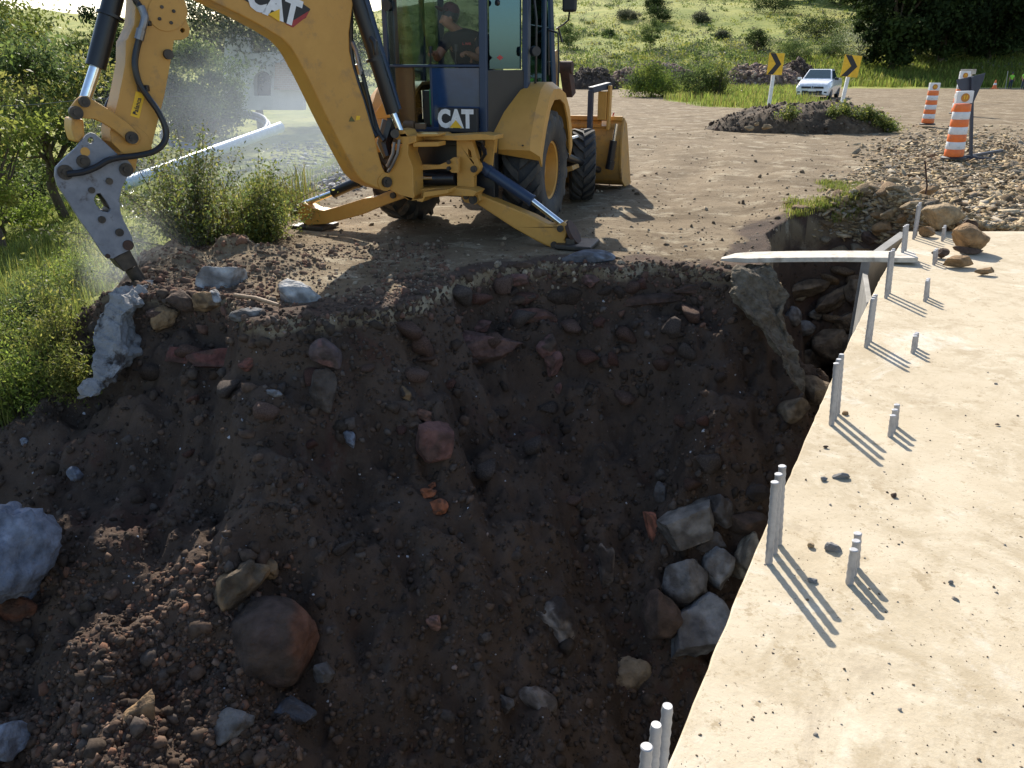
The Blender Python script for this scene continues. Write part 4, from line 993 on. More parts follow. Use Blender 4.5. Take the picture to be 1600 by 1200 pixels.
m = LMB()
for xx, hh in ((-.18, 2.0), (.12, 2.02)): m.tube([(xx, yb + .22, 1.55), (xx - .02, yb + .18, 1.8), (xx, yb + .16, hh)], .010, 8); m.cyl((xx, yb + .16, hh - .04), (xx, yb + .16, hh + .03), .022, .018)
P_('control_lever', m, M['plastic_black'], bevel=0)
m = LMB(); m.tube([(-.27, yb + .08, 1.28), (-.27, yb + .08, 1.58)], .006, 6); P_('chrome_rod', m, M['chrome'], bevel=0)
# ---- lettering
def text_mb(s, size, origin, u, v, ext=.002, weight=.0, hs=1.0, shear=0):
    c = bpy.data.curves.new('t', 'FONT'); c.body = s; c.size = size; c.extrude = 0; c.offset = weight; c.align_x = 'CENTER'; c.align_y = 'CENTER'; c.resolution_u = 3; c.shear = shear; c.space_character = 1.0
    o = bpy.data.objects.new('t', c); COL.objects.link(o); bpy.context.view_layer.update()
    me = bpy.data.meshes.new_from_object(o.evaluated_get(bpy.context.evaluated_depsgraph_get()))
    u = Vector(u).normalized(); v = Vector(v).normalized(); n = u.cross(v).normalized(); og = Vector(origin); m = MB()
    vs = [og + u * (p.co.x * hs) + v * p.co.y for p in me.vertices]; k = len(vs)
    m.add(vs, [list(p.vertices) for p in me.polygons])
    bpy.data.objects.remove(o); bpy.data.curves.remove(c); bpy.data.meshes.remove(me); return m, n
def lw_text(s, size, c, parent, mat, name='lettering', **k):
    u = BR; v = BU; m, n = text_mb(s, size, LW(*c), u, v, **k); return m.build(name, mat, parent, smooth=False)
LY = -1.0
m = LMB(); a = PL(684, 168, LY + .01); b_ = PL(746, 208, LY + .01); m.box(((a[0] + b_[0]) / 2, LY + .04, (a[2] + b_[2]) / 2), (b_[0] - a[0], .06, a[2] - b_[2])); plate = P_('badge_plate', m, M['decal_black'], bevel=.01)
c = PL(711, 187, LY); lw_text('CAT', .245, (c[0], LY - .001 + .009, c[2]), plate, M['decal_white'], weight=.014, hs=.84)
m = LMB(); c = PL(712, 193, LY); m.prism([(c[0] - .075, LY + .004, c[2] - .045), (c[0] + .075, LY + .004, c[2] - .045), (c[0], LY + .004, c[2] + .035)], (0, -1, 0), .002); q_ = P_('yellow_triangle', m, M['decal_yellow'], bevel=0); q_.parent = plate
# ---- rear frame for the backhoe, a side-shift carriage
def pxpoly(pts, ly, th, name, mat='yellow', parent=root, holes=(), bevel=.008):
    m = MB(); m.prism([PX(a, b_, ly) for a, b_ in pts], BF, th, [[PX(a, b_, ly) for a, b_ in h] for h in holes]); return m.build(name, M[mat], parent, bevel=bevel)
def circ(cx, cy, r, n=14): return [(cx + r * math.cos(2 * math.pi * k / n), cy + r * math.sin(2 * math.pi * k / n)) for k in range(n)]
pxpoly([(622, 209), (685, 209), (690, 212), (750, 209), (772, 212), (772, 219), (750, 219), (725, 220), (690, 219), (650, 219)], -1.32, .30, 'upper_beam')
pxpoly([(640, 296), (700, 293), (735, 296), (745, 300), (740, 307), (700, 306), (660, 311), (640, 308)], -1.34, .26, 'lower_beam')
m = LMB(); m.box((.10, -.90, .80), (1.10, .14, .66)); P_('rear_housing', m, M['black'])
pxpoly([(713, 218), (736, 216), (741, 232), (750, 262), (748, 268), (740, 276), (740, 294), (748, 304), (750, 314), (742, 320), (726, 316), (714, 300)], -1.18, .10, 'frame_plate', holes=[[(731, 232), (735, 236), (737, 246), (733, 246), (731, 240)]])
pxpoly([(752, 213), (774, 213), (770, 262), (757, 270), (752, 250)], -.98, .10, 'frame_plate')
pxpoly([(655, 257), (685, 258), (700, 252), (708, 246), (716, 246), (716, 270), (706, 270), (700, 264), (685, 264), (655, 266)], -1.30, .06, 'lock_arm')
m = MB(); m.cyl(PX(645, 279, -1.16), PX(712, 279, -1.16), .07); P_('side_shift_cylinder', m, M['black'], bevel=0)
m = MB(); m.cyl(PX(660, 278, -1.245), PX(676, 278, -1.245), .022); P_('cylinder_rod', m, M['chrome'], bevel=0)
for px, py, ly, r_ in ((741, 264, -1.20, .035), (702, 253, -1.33, .022), (702, 263, -1.33, .022), (740, 312, -1.24, .045), (729, 307, -1.24, .03), (608, 0, 0, 0)):
    if r_: 
        m = MB(); c = PX(px, py, ly); m.cyl(c, c + BF * .12 * -1 * .25, r_); m.cyl(c, c - BF * .04, r_ * .55, seg=8); P_('pin', m, M['darksteel'], bevel=0)
m = MB()
for k in range(3): m.tube([PX(745 + k * 2, 222, -1.05), PX(752 + k * 3, 228 + 3 * k, -1.12), PX(757 + k, 240, -1.15), PX(752 - k, 252, -1.1), PX(748 - k, 258, -1.0)], .016, 8)
P_('hydraulic_hoses', m, M['black'], bevel=0)
m = MB(); m.box(PX(657, 197, -1.08), (.12, .1, .06)); c = PX(636, 196, -1.12); m.cyl(c - BR * .03, c + BR * .09, .05); P_('valve_block', m, M['brown_panel'])
m = LMB(); m.box((.0, -1.0, 1.08), (1.1, .14, .10)); P_('step_plate', m, M['black'])
# kingpost (swing casting)
pxpoly([(612, 206), (620, 202), (632, 204), (637, 212), (650, 212), (650, 222), (638, 226), (637, 240), (645, 262), (646, 300), (648, 306), (645, 312), (660, 310), (662, 300), (700, 296), (700, 302), (664, 308), (660, 316), (636, 312), (612, 298), (594, 292), (592, 284), (598, 274), (606, 271), (622, 240), (628, 224), (614, 214)], -1.52, .26, 'kingpost')
pxpoly([(650, 209), (685, 209), (685, 213), (652, 214)], -1.50, .2, 'upper_lug'); pxpoly([(645, 222), (685, 222), (685, 229), (645, 230)], -1.50, .2, 'upper_lug')
m = MB(); m.cyl(PX(617, 209, -1.60), PX(617, 209, -1.22), .045); P_('swing_pin', m, M['darksteel'], bevel=0)
# curved chrome hose guards between boom and casting
m = MB(); m.tube([PX(616, 222, -1.55), PX(614, 240, -1.56), PX(608, 254, -1.56), PX(605, 260, -1.55)], .018, 8); m.tube([PX(624, 218, -1.55), PX(621, 240, -1.56), PX(613, 258, -1.56), PX(607, 268, -1.55)], .016, 8); P_('hose_fitting', m, M['steel'], bevel=0)
# ---- stabilizers
R_ARM = [(738, 300), (776, 315), (832, 338), (856, 351), (868, 353), (880, 347), (888, 352), (886, 364), (882, 376), (892, 384), (880, 391), (866, 389), (852, 384), (840, 378), (804, 358), (746, 320), (738, 312)]
def outrigger(pts, ly, pin1, pin2, cyl, pad, sgn):
    a = pxpoly(pts, ly - .09, .18, 'stabilizer_arm', bevel=.02)
    for (px, py) in (pin1, pin2):
        m = MB(); c = PX(px, py, ly - .09); m.cyl(c + BF * .02, c - BF * .03, .035); m.cyl(c, c - BF * .035, .018, seg=8); q_ = m.build('pin', M['darksteel'], a)
    b0, b1, b2 = cyl
    m = MB(); m.cyl(PX(*b0, ly), PX(*b1, ly), .062, seg=18); m.cyl(PX(*b1, ly) * .97 + PX(*b0, ly) * .03, PX(*b1, ly), .068, seg=18); m.lathe([(.062, -.02), (.072, -.02), (.072, .02), (.062, .02)], PX(*b0, ly) * .85 + PX(*b1, ly) * .15, PX(*b1, ly) - PX(*b0, ly)); c_ = m.build('stabilizer_cylinder', M['navy'] if sgn > 0 else M['black'], root, ang=50)
    m = MB(); m.cyl(PX(*b1, ly), PX(*b2, ly), .034, seg=16); m.build('cylinder_rod', M['chrome'], c_)
    return a
a = outrigger(R_ARM, -1.0, (876, 357), (866, 382), ((752, 260), (832, 314), (878, 350)), None, 1)
m = MB(); c = PX(893, 362, -1.0); m.cyl(c + BR * .0 + np.array([0, 0, -.02]), c + BR * .035, .14, seg=20); m.build('pad_disc', M['rust'], a)
m = LMB(); c = PL(902, 388, -.98); m.box((c[0], -.98, .035), (.40, .46, .05)); m.box((c[0] - .05, -.98, .08), (.1, .3, .08)); P_('stabilizer_pad', m, M['darksteel'], bevel=.015)
L_ARM = [(609, 298), (628, 302), (637, 306), (628, 311), (592, 324), (564, 336), (510, 350), (480, 352), (468, 346), (462, 320), (474, 316), (490, 326), (506, 329), (524, 324), (568, 310), (584, 308)]
a = outrigger(L_ARM, -.9, (615, 305), (467, 324), ((566, 281), (521, 301), (474, 319)), None, -1)
m = LMB(); c = PL(492, 360, -.9); m.box((c[0], -.9, .02), (.46, .40, .05)); m.bar((c[0] - .05, -.9, .03), (c[0] - .02, -.9, .16), .16, .12); P_('stabilizer_pad', m, M['darksteel'], bevel=.015)
# ---- boom, stick, breaker: all in one upright plane swung to the left
Pv = PX(602, 284, -1.40); tip = at_z(235, 455, ZD - .10)
bd = tip - Pv; bd[2] = 0; bd /= np.linalg.norm(bd)
bn = np.array([-bd[1], bd[0], 0.]); bn = bn if np.dot(bn, -Pv) > 0 else -bn      # towards the near side
BP = Plane(Pv, bn)
def BX(px, py, off=0.0): return BP.hit(px, py, off)
def bpoly(pts, off, th, name, mat, parent=root, holes=(), bevel=.010):
    m = MB(); m.prism([BX(a, b_, off) for a, b_ in pts], -bn, th, [[BX(a, b_, off) for a, b_ in h] for h in holes]); return m.build(name, M[mat] if isinstance(mat, str) else mat, parent, bevel=bevel)
def bpin(px, py, off, r_, h, mat='darksteel', parent=root, inner=True):
    m = MB(); c = BX(px, py, off); m.cyl(c - bn * .02, c + bn * h, r_, seg=18)
    if inner: m.cyl(c, c + bn * (h + .012), r_ * .5, seg=8)
    return m.build('pin', M[mat], parent, ang=40)
BOOM = [(509, 180), (528, 218), (548, 256), (558, 274), (570, 286), (592, 296), (606, 297), (610, 288), (606, 275), (598, 261), (592, 240), (586, 212), (577, 184), (569, 156), (559, 128), (552, 104), (547, 80), (546, 52), (551, 15), (556, -10), (556, -40), (545, -85), (510, -125), (450, -135), (380, -112), (300, -84), (258, -62), (246, -44), (256, -28), (280, -22), (330, 2), (372, 22), (410, 42), (440, 60), (455, 75), (464, 90), (480, 120), (497, 155)]
boom = bpoly(BOOM, .15, .30, 'boom', 'yellow', bevel=.018)
def bx_text(s, size, px, py, pu, off, parent, mat, **k):
    o_ = BX(px, py, off); u = BX(pu[0], pu[1], off) - o_; u /= np.linalg.norm(u); v = np.cross(bn, u)
    if v[2] < 0: v = -v
    m, n = text_mb(s, size, o_, u, v, **k); return m.build('lettering', mat, parent, smooth=False)
dec = bpoly([(360, -12), (450, 38), (458, 39), (478, 28), (485, 14), (462, -2), (440, -22), (370, -22)], .154, .003, 'decal', 'decal_black', boom, bevel=0)
q_ = bpoly([(446, 37), (458, 43), (479, 26), (483, 17), (462, 30)], .157, .003, 'red_tail', 'decal_red', dec, bevel=0)
bx_text('CAT', .300, 428, 8, (466, 24), .160, dec, M['decal_white'], weight=.017, hs=.84, shear=.05)
bpoly([(419, 22), (437, 14), (437, 34)], .1615, .002, 'yellow_triangle', 'decal_yellow', dec, bevel=0).data.vertices[0].co  # the mark under the letters
bpoly([(545, 190), (549, 181), (555, 190)], .154, .002, 'warning_decal', noise_mat('olive_decal', (.10, .09, .02), (.14, .12, .03), 30, .6, 0, 0), boom, bevel=0)
bpoly([(557, 181), (563, 181), (562, 187), (556, 188)], .154, .002, 'warning_decal', 'decal_yellow', boom, bevel=0)
bpin(602, 284, .15, .055, .05, parent=boom); bpin(602, 284, .151, .095, .012, 'yellow', parent=boom, inner=False)
STICK = [(222, -60), (212, -20), (213, 0), (210, 38), (200, 60), (197, 64), (196, 100), (185, 155), (172, 205), (174, 222), (190, 238), (188, 258), (192, 272), (204, 276), (212, 266), (215, 247), (236, 232), (243, 205), (257, 150), (267, 95), (272, 63), (286, 62), (295, 56), (297, 45), (291, 30), (284, 17), (289, 0), (302, -30), (296, -70), (262, -100), (238, -95)]
stick = bpoly(STICK, .17, .28, 'stick', 'yellow', holes=[circ(285.5, 47.5, 3.6, 10)], bevel=.014)
bpoly([(174, 205), (190, 196), (213, 195), (232, 212), (238, 232), (215, 247), (190, 238), (174, 222)], .182, .012, 'boss_plate', 'yellow', stick, bevel=.006)
bpoly(circ(262, 18, 31, 30), .178, .008, 'boss_plate', 'yellow', stick, bevel=.004)
for px, py in ((252.5, 11), (271, 17.5), (249, 29.5), (267, 35.5)): bpin(px, py, .175, .014, .012, parent=stick, inner=False)
bpin(261.5, 85, .165, .040, .04, parent=stick, inner=False)
lab = bpoly([(212.5, 142.5), (226.5, 147.5), (217.5, 185), (203.5, 180.5)], .174, .003, 'label_plate', 'decal_yellow', stick, bevel=0)
o_ = BX(214.5, 166, .178); u = BX(220, 145, .178) - BX(211, 180, .178); u /= np.linalg.norm(u); v = np.cross(bn, u); m, n = text_mb('Palanca', .052, o_, u, v, weight=.001, hs=.95); m.build('lettering', M['decal_black'], lab, smooth=False)
m = MB(); c = BX(209.5, 176.5, .178); m.cyl(c - bn * .002, c + bn * .002, .010, seg=8); m.build('label_dot', M['decal_black'], lab)
# bucket links
link1 = [(127, 150), (137, 150), (152, 160), (177, 175), (200, 192), (216, 207), (221, 218), (215, 226), (203, 226), (192, 214), (178, 203), (160, 192), (146, 186), (130, 185), (112, 186), (108, 176), (110, 168), (120, 155)]
lk = bpoly(link1, .24, .04, 'guide_link', 'yellow', bevel=.01); lk2 = bpoly(link1, -.18, .04, 'guide_link', 'yellow', bevel=.01)
for px, py, r_ in ((131, 159, .042), (118, 176, .052), (205, 215, .050)): bpin(px, py, .24, r_, .03, parent=lk)
m = MB(); m.cyl(BX(205, 215, .2), BX(205, 215, -.2), .03); m.cyl(BX(118, 176, .24), BX(118, 176, -.2), .04); m.build('cross_pin', M['darksteel'], lk)
bpoly([(112, 184), (131, 186), (133, 212), (126, 224), (118, 222), (112, 202)], .14, .26, 'tipping_link', 'yellow', bevel=.02)
# stick cylinder for the breaker
m = MB(); m.cyl(BX(190, -52, .03), BX(149.5, 105, .03), .078, seg=24); m.lathe([(.078, -.012), (.105, -.012), (.105, .012), (.078, .012)], BX(172.5, 25, .03), BX(150, 105, .03) - BX(190, -52, .03)); bc = m.build('bucket_cylinder', M['black'], root, ang=40)
m = MB(); m.cyl(BX(149.5, 105, .03), BX(133, 156, .03), .046, seg=20); m.build('cylinder_rod', M['chrome'], bc)
m = MB(); m.tube([BX(197, 56, .22), BX(204, 44, .28), BX(199, 60, .2)], .02, 6)
# hoses
def smooth_path(pts, n=6):
    P = [Vector(p) for p in pts]; out = []
    for i in range(len(P) - 1):
        p0 = P[max(i - 1, 0)]; p1 = P[i]; p2 = P[i + 1]; p3 = P[min(i + 2, len(P) - 1)]
        for k in range(n):
            t = k / n; out.append(.5 * ((2 * p1) + (p2 - p0) * t + (2 * p0 - 5 * p1 + 4 * p2 - p3) * t * t + (3 * p1 - p0 - 3 * p2 + p3) * t ** 3))
    out.append(P[-1]); return out
hp = [(605, -60), (608, 0), (622, 25), (640, 50), (660, 85), (664, 120), (648, 180), (632, 240), (616, 300), (604, 370), (606, 430), (630, 520), (680, 600), (745, 690), (788, 780), (798, 850), (775, 905), (730, 942), (680, 960), (600, 975), (500, 985), (430, 1005), (360, 1045), (280, 1075), (180, 1088)]
offs = [.2, .2, .2, .22, .23, .23, .23, .22, .21, .21, .215, .22, .23, .25, .27, .28, .29, .29, .28, .27, .26, .25, .24, .23, .21]
m = MB(); m.tube(smooth_path([BX(60 + a / 4, b_ / 4, o_) for (a, b_), o_ in zip(hp, offs)]), .026, 10); P_('breaker_hose', m, M['black'], bevel=0)
m = MB(); m.tube(smooth_path([BX(60 + a / 4, b_ / 4, o_) for (a, b_), o_ in zip([(640, 40), (655, 75), (665, 110), (655, 160), (640, 195)], [.22, .23, .24, .24, .23])]), .031, 10); m.tube([BX(221, 46, .24), BX(217, 62, .235)], .037, 10); P_('hose_fitting', m, M['steel'], bevel=0)
m = MB(); m.tube(smooth_path([BX(60 + a / 4, b_ / 4, -.24) for a, b_ in [(560, 380), (530, 460), (495, 555), (445, 630), (418, 700), (408, 800), (420, 870), (450, 930), (490, 975)]]), .022, 10); P_('breaker_hose', m, M['black'], bevel=0)
m = MB(); m.box(BX(231, 36.5, .2), (.05, .05, .04)); m.box(BX(224, 138, .19), (.09, .05, .05)); P_('hose_clamp', m, M['black'])
# breaker
HAM = [(135, 211), (142.5, 207), (149, 209), (166, 224), (185, 242), (200, 250), (206, 258), (205, 268), (196, 282), (190, 296), (187, 312), (188, 328), (192, 341), (200, 357), (207, 371), (209, 385), (203, 391), (190, 397), (177, 404), (167, 404), (160, 396), (140, 365), (122, 340), (105, 312), (90, 290), (86, 275), (87, 262), (97, 251), (120, 230)]
SLOT = [(151, 303), (157, 302), (166, 314), (173, 327), (170, 332), (160, 330), (150, 320), (147, 312)]
brk = bpoly(HAM, .19, .045, 'breaker', 'hammer', holes=[SLOT, circ(142, 219.5, 5, 12)], bevel=.006)
bpoly(HAM, -.13, .045, 'side_plate', 'hammer', brk, holes=[SLOT, circ(142, 219.5, 5, 12)], bevel=.006)
bpoly([(120, 262), (190, 275), (180, 310), (184, 335), (200, 372), (200, 386), (172, 398), (160, 384), (128, 325), (110, 296)], .12, .22, 'breaker_core', 'darksteel', brk, holes=[SLOT], bevel=0)
for px, py, r_, mt in ((133, 237, .036, 'yellow'), (130, 252, .052, 'darksteel'), (102, 269, .060, 'darksteel'), (197, 265, .056, 'darksteel'), (170.5, 283, .028, 'darksteel'), (143, 297, .026, 'darksteel'), (159, 343, .030, 'darksteel'), (186.5, 363, .034, 'darksteel'), (200, 383, .045, 'rust'), (168, 400, .02, 'rust')):
    bpin(px, py, .19, r_, .014 if mt != 'yellow' else .004, mt, parent=brk, inner=mt == 'darksteel' and r_ > .04)
bpoly([(177, 404), (203, 390), (216, 414), (194, 425)], .13, .26, 'tool_bushing', 'darksteel', brk, bevel=.01)
m = MB(); a_ = BX(204, 417, 0); b_ = BX(228, 453, 0); m.cyl(a_, b_, .062, .060, seg=16); m.tube([b_, BX(232, 458, 0), BX(236, 466, 0)], [.060, .055, .02], 16); m.build('chisel', M['darksteel'], brk)
# ---- boom cylinders and hoses between boom and cab
def BQ(px, py, ly): return PX(px, py, ly)
m = MB(); m.cyl(BQ(545, -40, -1.75), BQ(614, 176, -1.50), .072, seg=20); m.lathe([(.072, -.015), (.088, -.015), (.088, .015), (.072, .015)], BQ(585, 92, -1.6), BQ(614, 172, -1.5) - BQ(553, -10, -1.7)); m.tube([BQ(575, 55, -1.66), BQ(586, 66, -1.7), BQ(588, 85, -1.68)], .03, 8)
bc = P_('boom_cylinder', m, M['black'], bevel=0, ang=50)
m = MB(); m.cyl(BQ(614, 176, -1.50), BQ(627, 208, -1.48), .038, seg=16); m.build('cylinder_rod', M['chrome'], bc)
m = MB(); m.cyl(BQ(556, -40, -1.45), BQ(619, 172, -1.32), .060, seg=18); P_('boom_cylinder', m, M['navy'], bevel=0)
m = MB(); m.tube(smooth_path([BQ(a, b_, -1.6) for a, b_ in [(547, -10), (548, 40), (548, 80), (556, 120), (570, 165), (580, 200), (588, 214)]]), .028, 8)
m.tube(smooth_path([BQ(a, b_, -1.55) for a, b_ in [(549, 62), (556, 78), (562, 100), (570, 130), (578, 165), (586, 210)]]), .022, 8)
m.tube(smooth_path([BQ(a, b_, -1.5) for a, b_ in [(566, 128), (574, 150), (582, 180), (590, 205), (600, 220)]]), .03, 8); P_('boom_hoses', m, M['black'], bevel=0)
m = MB(); m.tube(smooth_path([BQ(a, b_, -1.6) for a, b_ in [(548, 64), (556, 80), (561, 98), (566, 112)]]), .02, 8); m.tube([BQ(559, 100, -1.62), BQ(563, 116, -1.6)], .028, 8); P_('hose_fitting', m, M['steel'], bevel=0)
pxpoly([(586, 176), (604, 150), (606, 148), (610, 184), (590, 186)], -.9, .4, 'tank_cover', 'yellow')
m = MB(); m.tube([BQ(610, 190, -1.3), BQ(600, 225, -1.35), BQ(606, 246, -1.4)], [.09, .08, .05], 10); P_('swing_hoses', m, M['black'], bevel=0)
# lamp at the left of the cab
m = LMB(); c = PL(603, 8, -.9); m.cyl(c, (c[0] + .0, c[1] + .07, c[2]), .055, .04, seg=16); m.bar(c, (x0, yb, c[2]), .02, .02); P_('work_lamp', m, M['plastic_black'], bevel=0)
# ---- hood, loader arms, bucket
m = LMB(); m.prism([(-.42, .95, .75), (-.42, .95, 1.62), (-.40, 2.6, 1.46), (-.40, 2.75, 1.36), (-.40, 2.75, .75)], (1, 0, 0), .84); P_('hood', m, M['yellow'], bevel=.04)
m = LMB(); m.prism([(.60, .60, 1.20), (.60, .95, 1.95), (.60, 1.25, 2.02), (.60, 1.42, 1.86), (.60, 1.30, 1.62), (.60, 1.02, .80), (.60, .80, .75)], (1, 0, 0), .12)
m.prism([(-.72, .60, 1.20), (-.72, .95, 1.62), (-.72, 1.25, 1.62), (-.72, 1.30, 1.42), (-.72, 1.02, .80), (-.72, .80, .75)], (1, 0, 0), .12); P_('loader_tower', m, M['yellow_dirty'])
ARM_ = [(1.05, 1.55), (1.25, 1.68), (1.9, 1.30), (2.6, .95), (3.05, .62), (3.05, .40), (2.85, .35), (2.4, .72), (1.8, 1.05), (1.1, 1.35)]
for sx in (.60, -.74):
    m = LMB(); m.prism([(sx, y, z - .22) for y, z in ARM_], (1, 0, 0), .14); P_('loader_arm', m, M['yellow_dirty'], bevel=.012)
m = LMB(); c = PL(889, 105, 1.2); m.cyl((c[0] - .12, 1.2, c[2] - .0), (c[0] + .05, 1.2, c[2]), .075); m.bar((c[0] - .04, 1.2, c[2]), (c[0] - .02, 1.35, c[2] - .34), .13, .14); P_('tower_pin', m, M['rust'], bevel=.01)
m = LMB(); m.cyl((.95, .9, .75), (.95, 2.9, .35), .05); P_('loader_cylinder', m, M['black'], bevel=0)
# step box with holes behind front wheel
m = LMB(); c = PL(888, 217, 1.25); m.box((c[0] - .02, 1.3, c[2]), (.22, .30, .03), Matrix.Rotation(math.radians(-12), 3, 'Y')); st = P_('step', m, M['white'])
m = LMB()
for k in range(7): m.box((c[0] - .10 + k * .028, 1.142, c[2] - .0), (.010, .01, .016))
m.build('grip_hole', M['black'], st)
m = LMB(); c = PL(892, 250, 1.2); m.box((.84, 1.35, .52), (.30, .35, .06), Matrix.Rotation(math.radians(-20), 3, 'Y')); m.box((.72, 1.35, .75), (.10, .36, .42)); P_('fuel_tank', m, M['yellow_dirty'])
# bucket: a curved shell across the front
bprof = [(3.12, 1.08), (3.05, .95), (3.02, .70), (3.06, .40), (3.20, .18), (3.45, .06), (3.95, .03)]
m = LMB(); vs = []; n = len(bprof); W2 = 1.24
for (y, z) in bprof: vs += [(-W2, y, z), (W2, y, z)]
inner = [(y + (.03 if z > .1 else 0), z + (.03 if z < .3 else 0)) for y, z in bprof]
for (y, z) in inner: vs += [(-W2, y, z), (W2, y, z)]
fs = []
for i in range(n - 1): fs += [(2 * i, 2 * i + 1, 2 * i + 3, 2 * i + 2), (2 * n + 2 * i, 2 * n + 2 * i + 2, 2 * n + 2 * i + 3, 2 * n + 2 * i + 1)]
fs += [(0, 2 * n, 2 * n + 1, 1), (2 * n - 2, 2 * n - 1, 4 * n - 1, 4 * n - 2)]
m.add(vs, fs)
for s_ in (-1, 1):
    m.prism([(s_ * W2, 3.12, 1.10), (s_ * W2, 3.03, .95), (s_ * W2, 3.0, .70), (s_ * W2, 3.04, .38), (s_ * W2, 3.18, .16), (s_ * W2, 3.45, .04), (s_ * W2, 3.95, .02), (s_ * W2, 3.60, .60), (s_ * W2, 3.35, 1.0)], (s_, 0, 0), .035)
m.box((0, 3.10, 1.09), (2.5, .09, .06)); m.box((0, 3.06, .98), (2.3, .06, .05))
bk = P_('loader_bucket', m, M['yellow_dirty'], bevel=.006)
m = LMB(); c = PL(947, 193, 3.0); m.box((c[0], 3.0, c[2]), (.13, .015, .075)); m.build('label_plate', M['white'], bk)
m = LMB(); a_ = PL(963, 193, 2.92); b_ = PL(952, 262, 2.92); mid_ = [a_[0] * .35 + b_[0] * .65, 2.92, a_[2] * .35 + b_[2] * .65]; m.cyl(b_, (a_[0] * .62 + b_[0] * .38, 2.92, a_[2] * .62 + b_[2] * .38), .055, seg=14); m.cyl((b_[0], 2.92, b_[2] - .02), (b_[0] + .02, 2.92, b_[2] + .10), .065, seg=14); tc_ = P_('tilt_cylinder', m, M['black'], bevel=0)
m = LMB(); m.cyl((a_[0] * .62 + b_[0] * .38, 2.92, a_[2] * .62 + b_[2] * .38), a_, .03, seg=12); m.build('cylinder_rod', M['chrome'], tc_)
m = LMB(); a_ = PL(921, 200, 2.6); m.box((a_[0], 2.62, (a_[2] + 1.50) / 2 - .1), (.07, .10, 1.50 - a_[2] + .2)); c = PL(930, 140, 2.75); m.bar((a_[0], 2.60, 1.50), (c[0] + .16, 2.95, 1.56), .10, .085); P_('loader_bracket', m, M['sign_back'])
m = LMB(); m.box((a_[0] + .13, 2.85, 1.28), (.13, .10, .40)); m.box((a_[0] + .22, 2.9, 1.25), (.04, .14, .62)); P_('coupler_plate', m, M['yellow'])
# a worker's cab lamp / red tip
m = LMB(); c = PL(956, 182, 3.1); m.bar((c[0], 3.1, c[2] - .05), (c[0] + .03, 3.1, c[2] + .06), .02, .02); P_('marker_rod', m, M['decal_red'])
# ================================================================== plants
def leafcloud(C, N_, size, r, aspect=.45, up=.3):
    """quads at C (n,3) with random facing; returns V,F"""
    n = len(C); d = r.normal(size=(n, 3)); d[:, 2] += up; d /= np.linalg.norm(d, axis=1)[:, None]
    a = np.cross(d, r.normal(size=(n, 3))); a /= np.linalg.norm(a, axis=1)[:, None]
    s = size * r.uniform(.6, 1.4, n)[:, None]
    V = np.stack([C - d * s, C + a * s * aspect, C + d * s, C - a * s * aspect], 1)
    V[:, 1] += np.cross(d, a) * s * .15; V[:, 3] += np.cross(d, a) * s * .15
    return V.reshape(-1, 3), np.arange(n * 4).reshape(-1, 4)
def tints(r, n, pool, k=4, var=.25):
    pool = np.array(pool); return np.repeat(pool[r.integers(0, len(pool), n)] * r.uniform(1 - var, 1 + var, (n, 1)), k, axis=0)
def adopt(o, root_, name=None):
    o.parent = root_; return o
G_OLIVE = [(.16, .19, .04), (.22, .24, .05), (.11, .14, .03), (.29, .28, .07)]
G_DARK = [(.035, .055, .018), (.05, .075, .022), (.025, .04, .015)]
G_MID = [(.10, .145, .045), (.145, .19, .055), (.075, .11, .04)]
G_BRIGHT = [(.20, .27, .045), (.28, .33, .065), (.15, .21, .04)]
G_GREY = [(.15, .16, .10), (.11, .12, .075), (.19, .19, .12)]
PROTO = {}
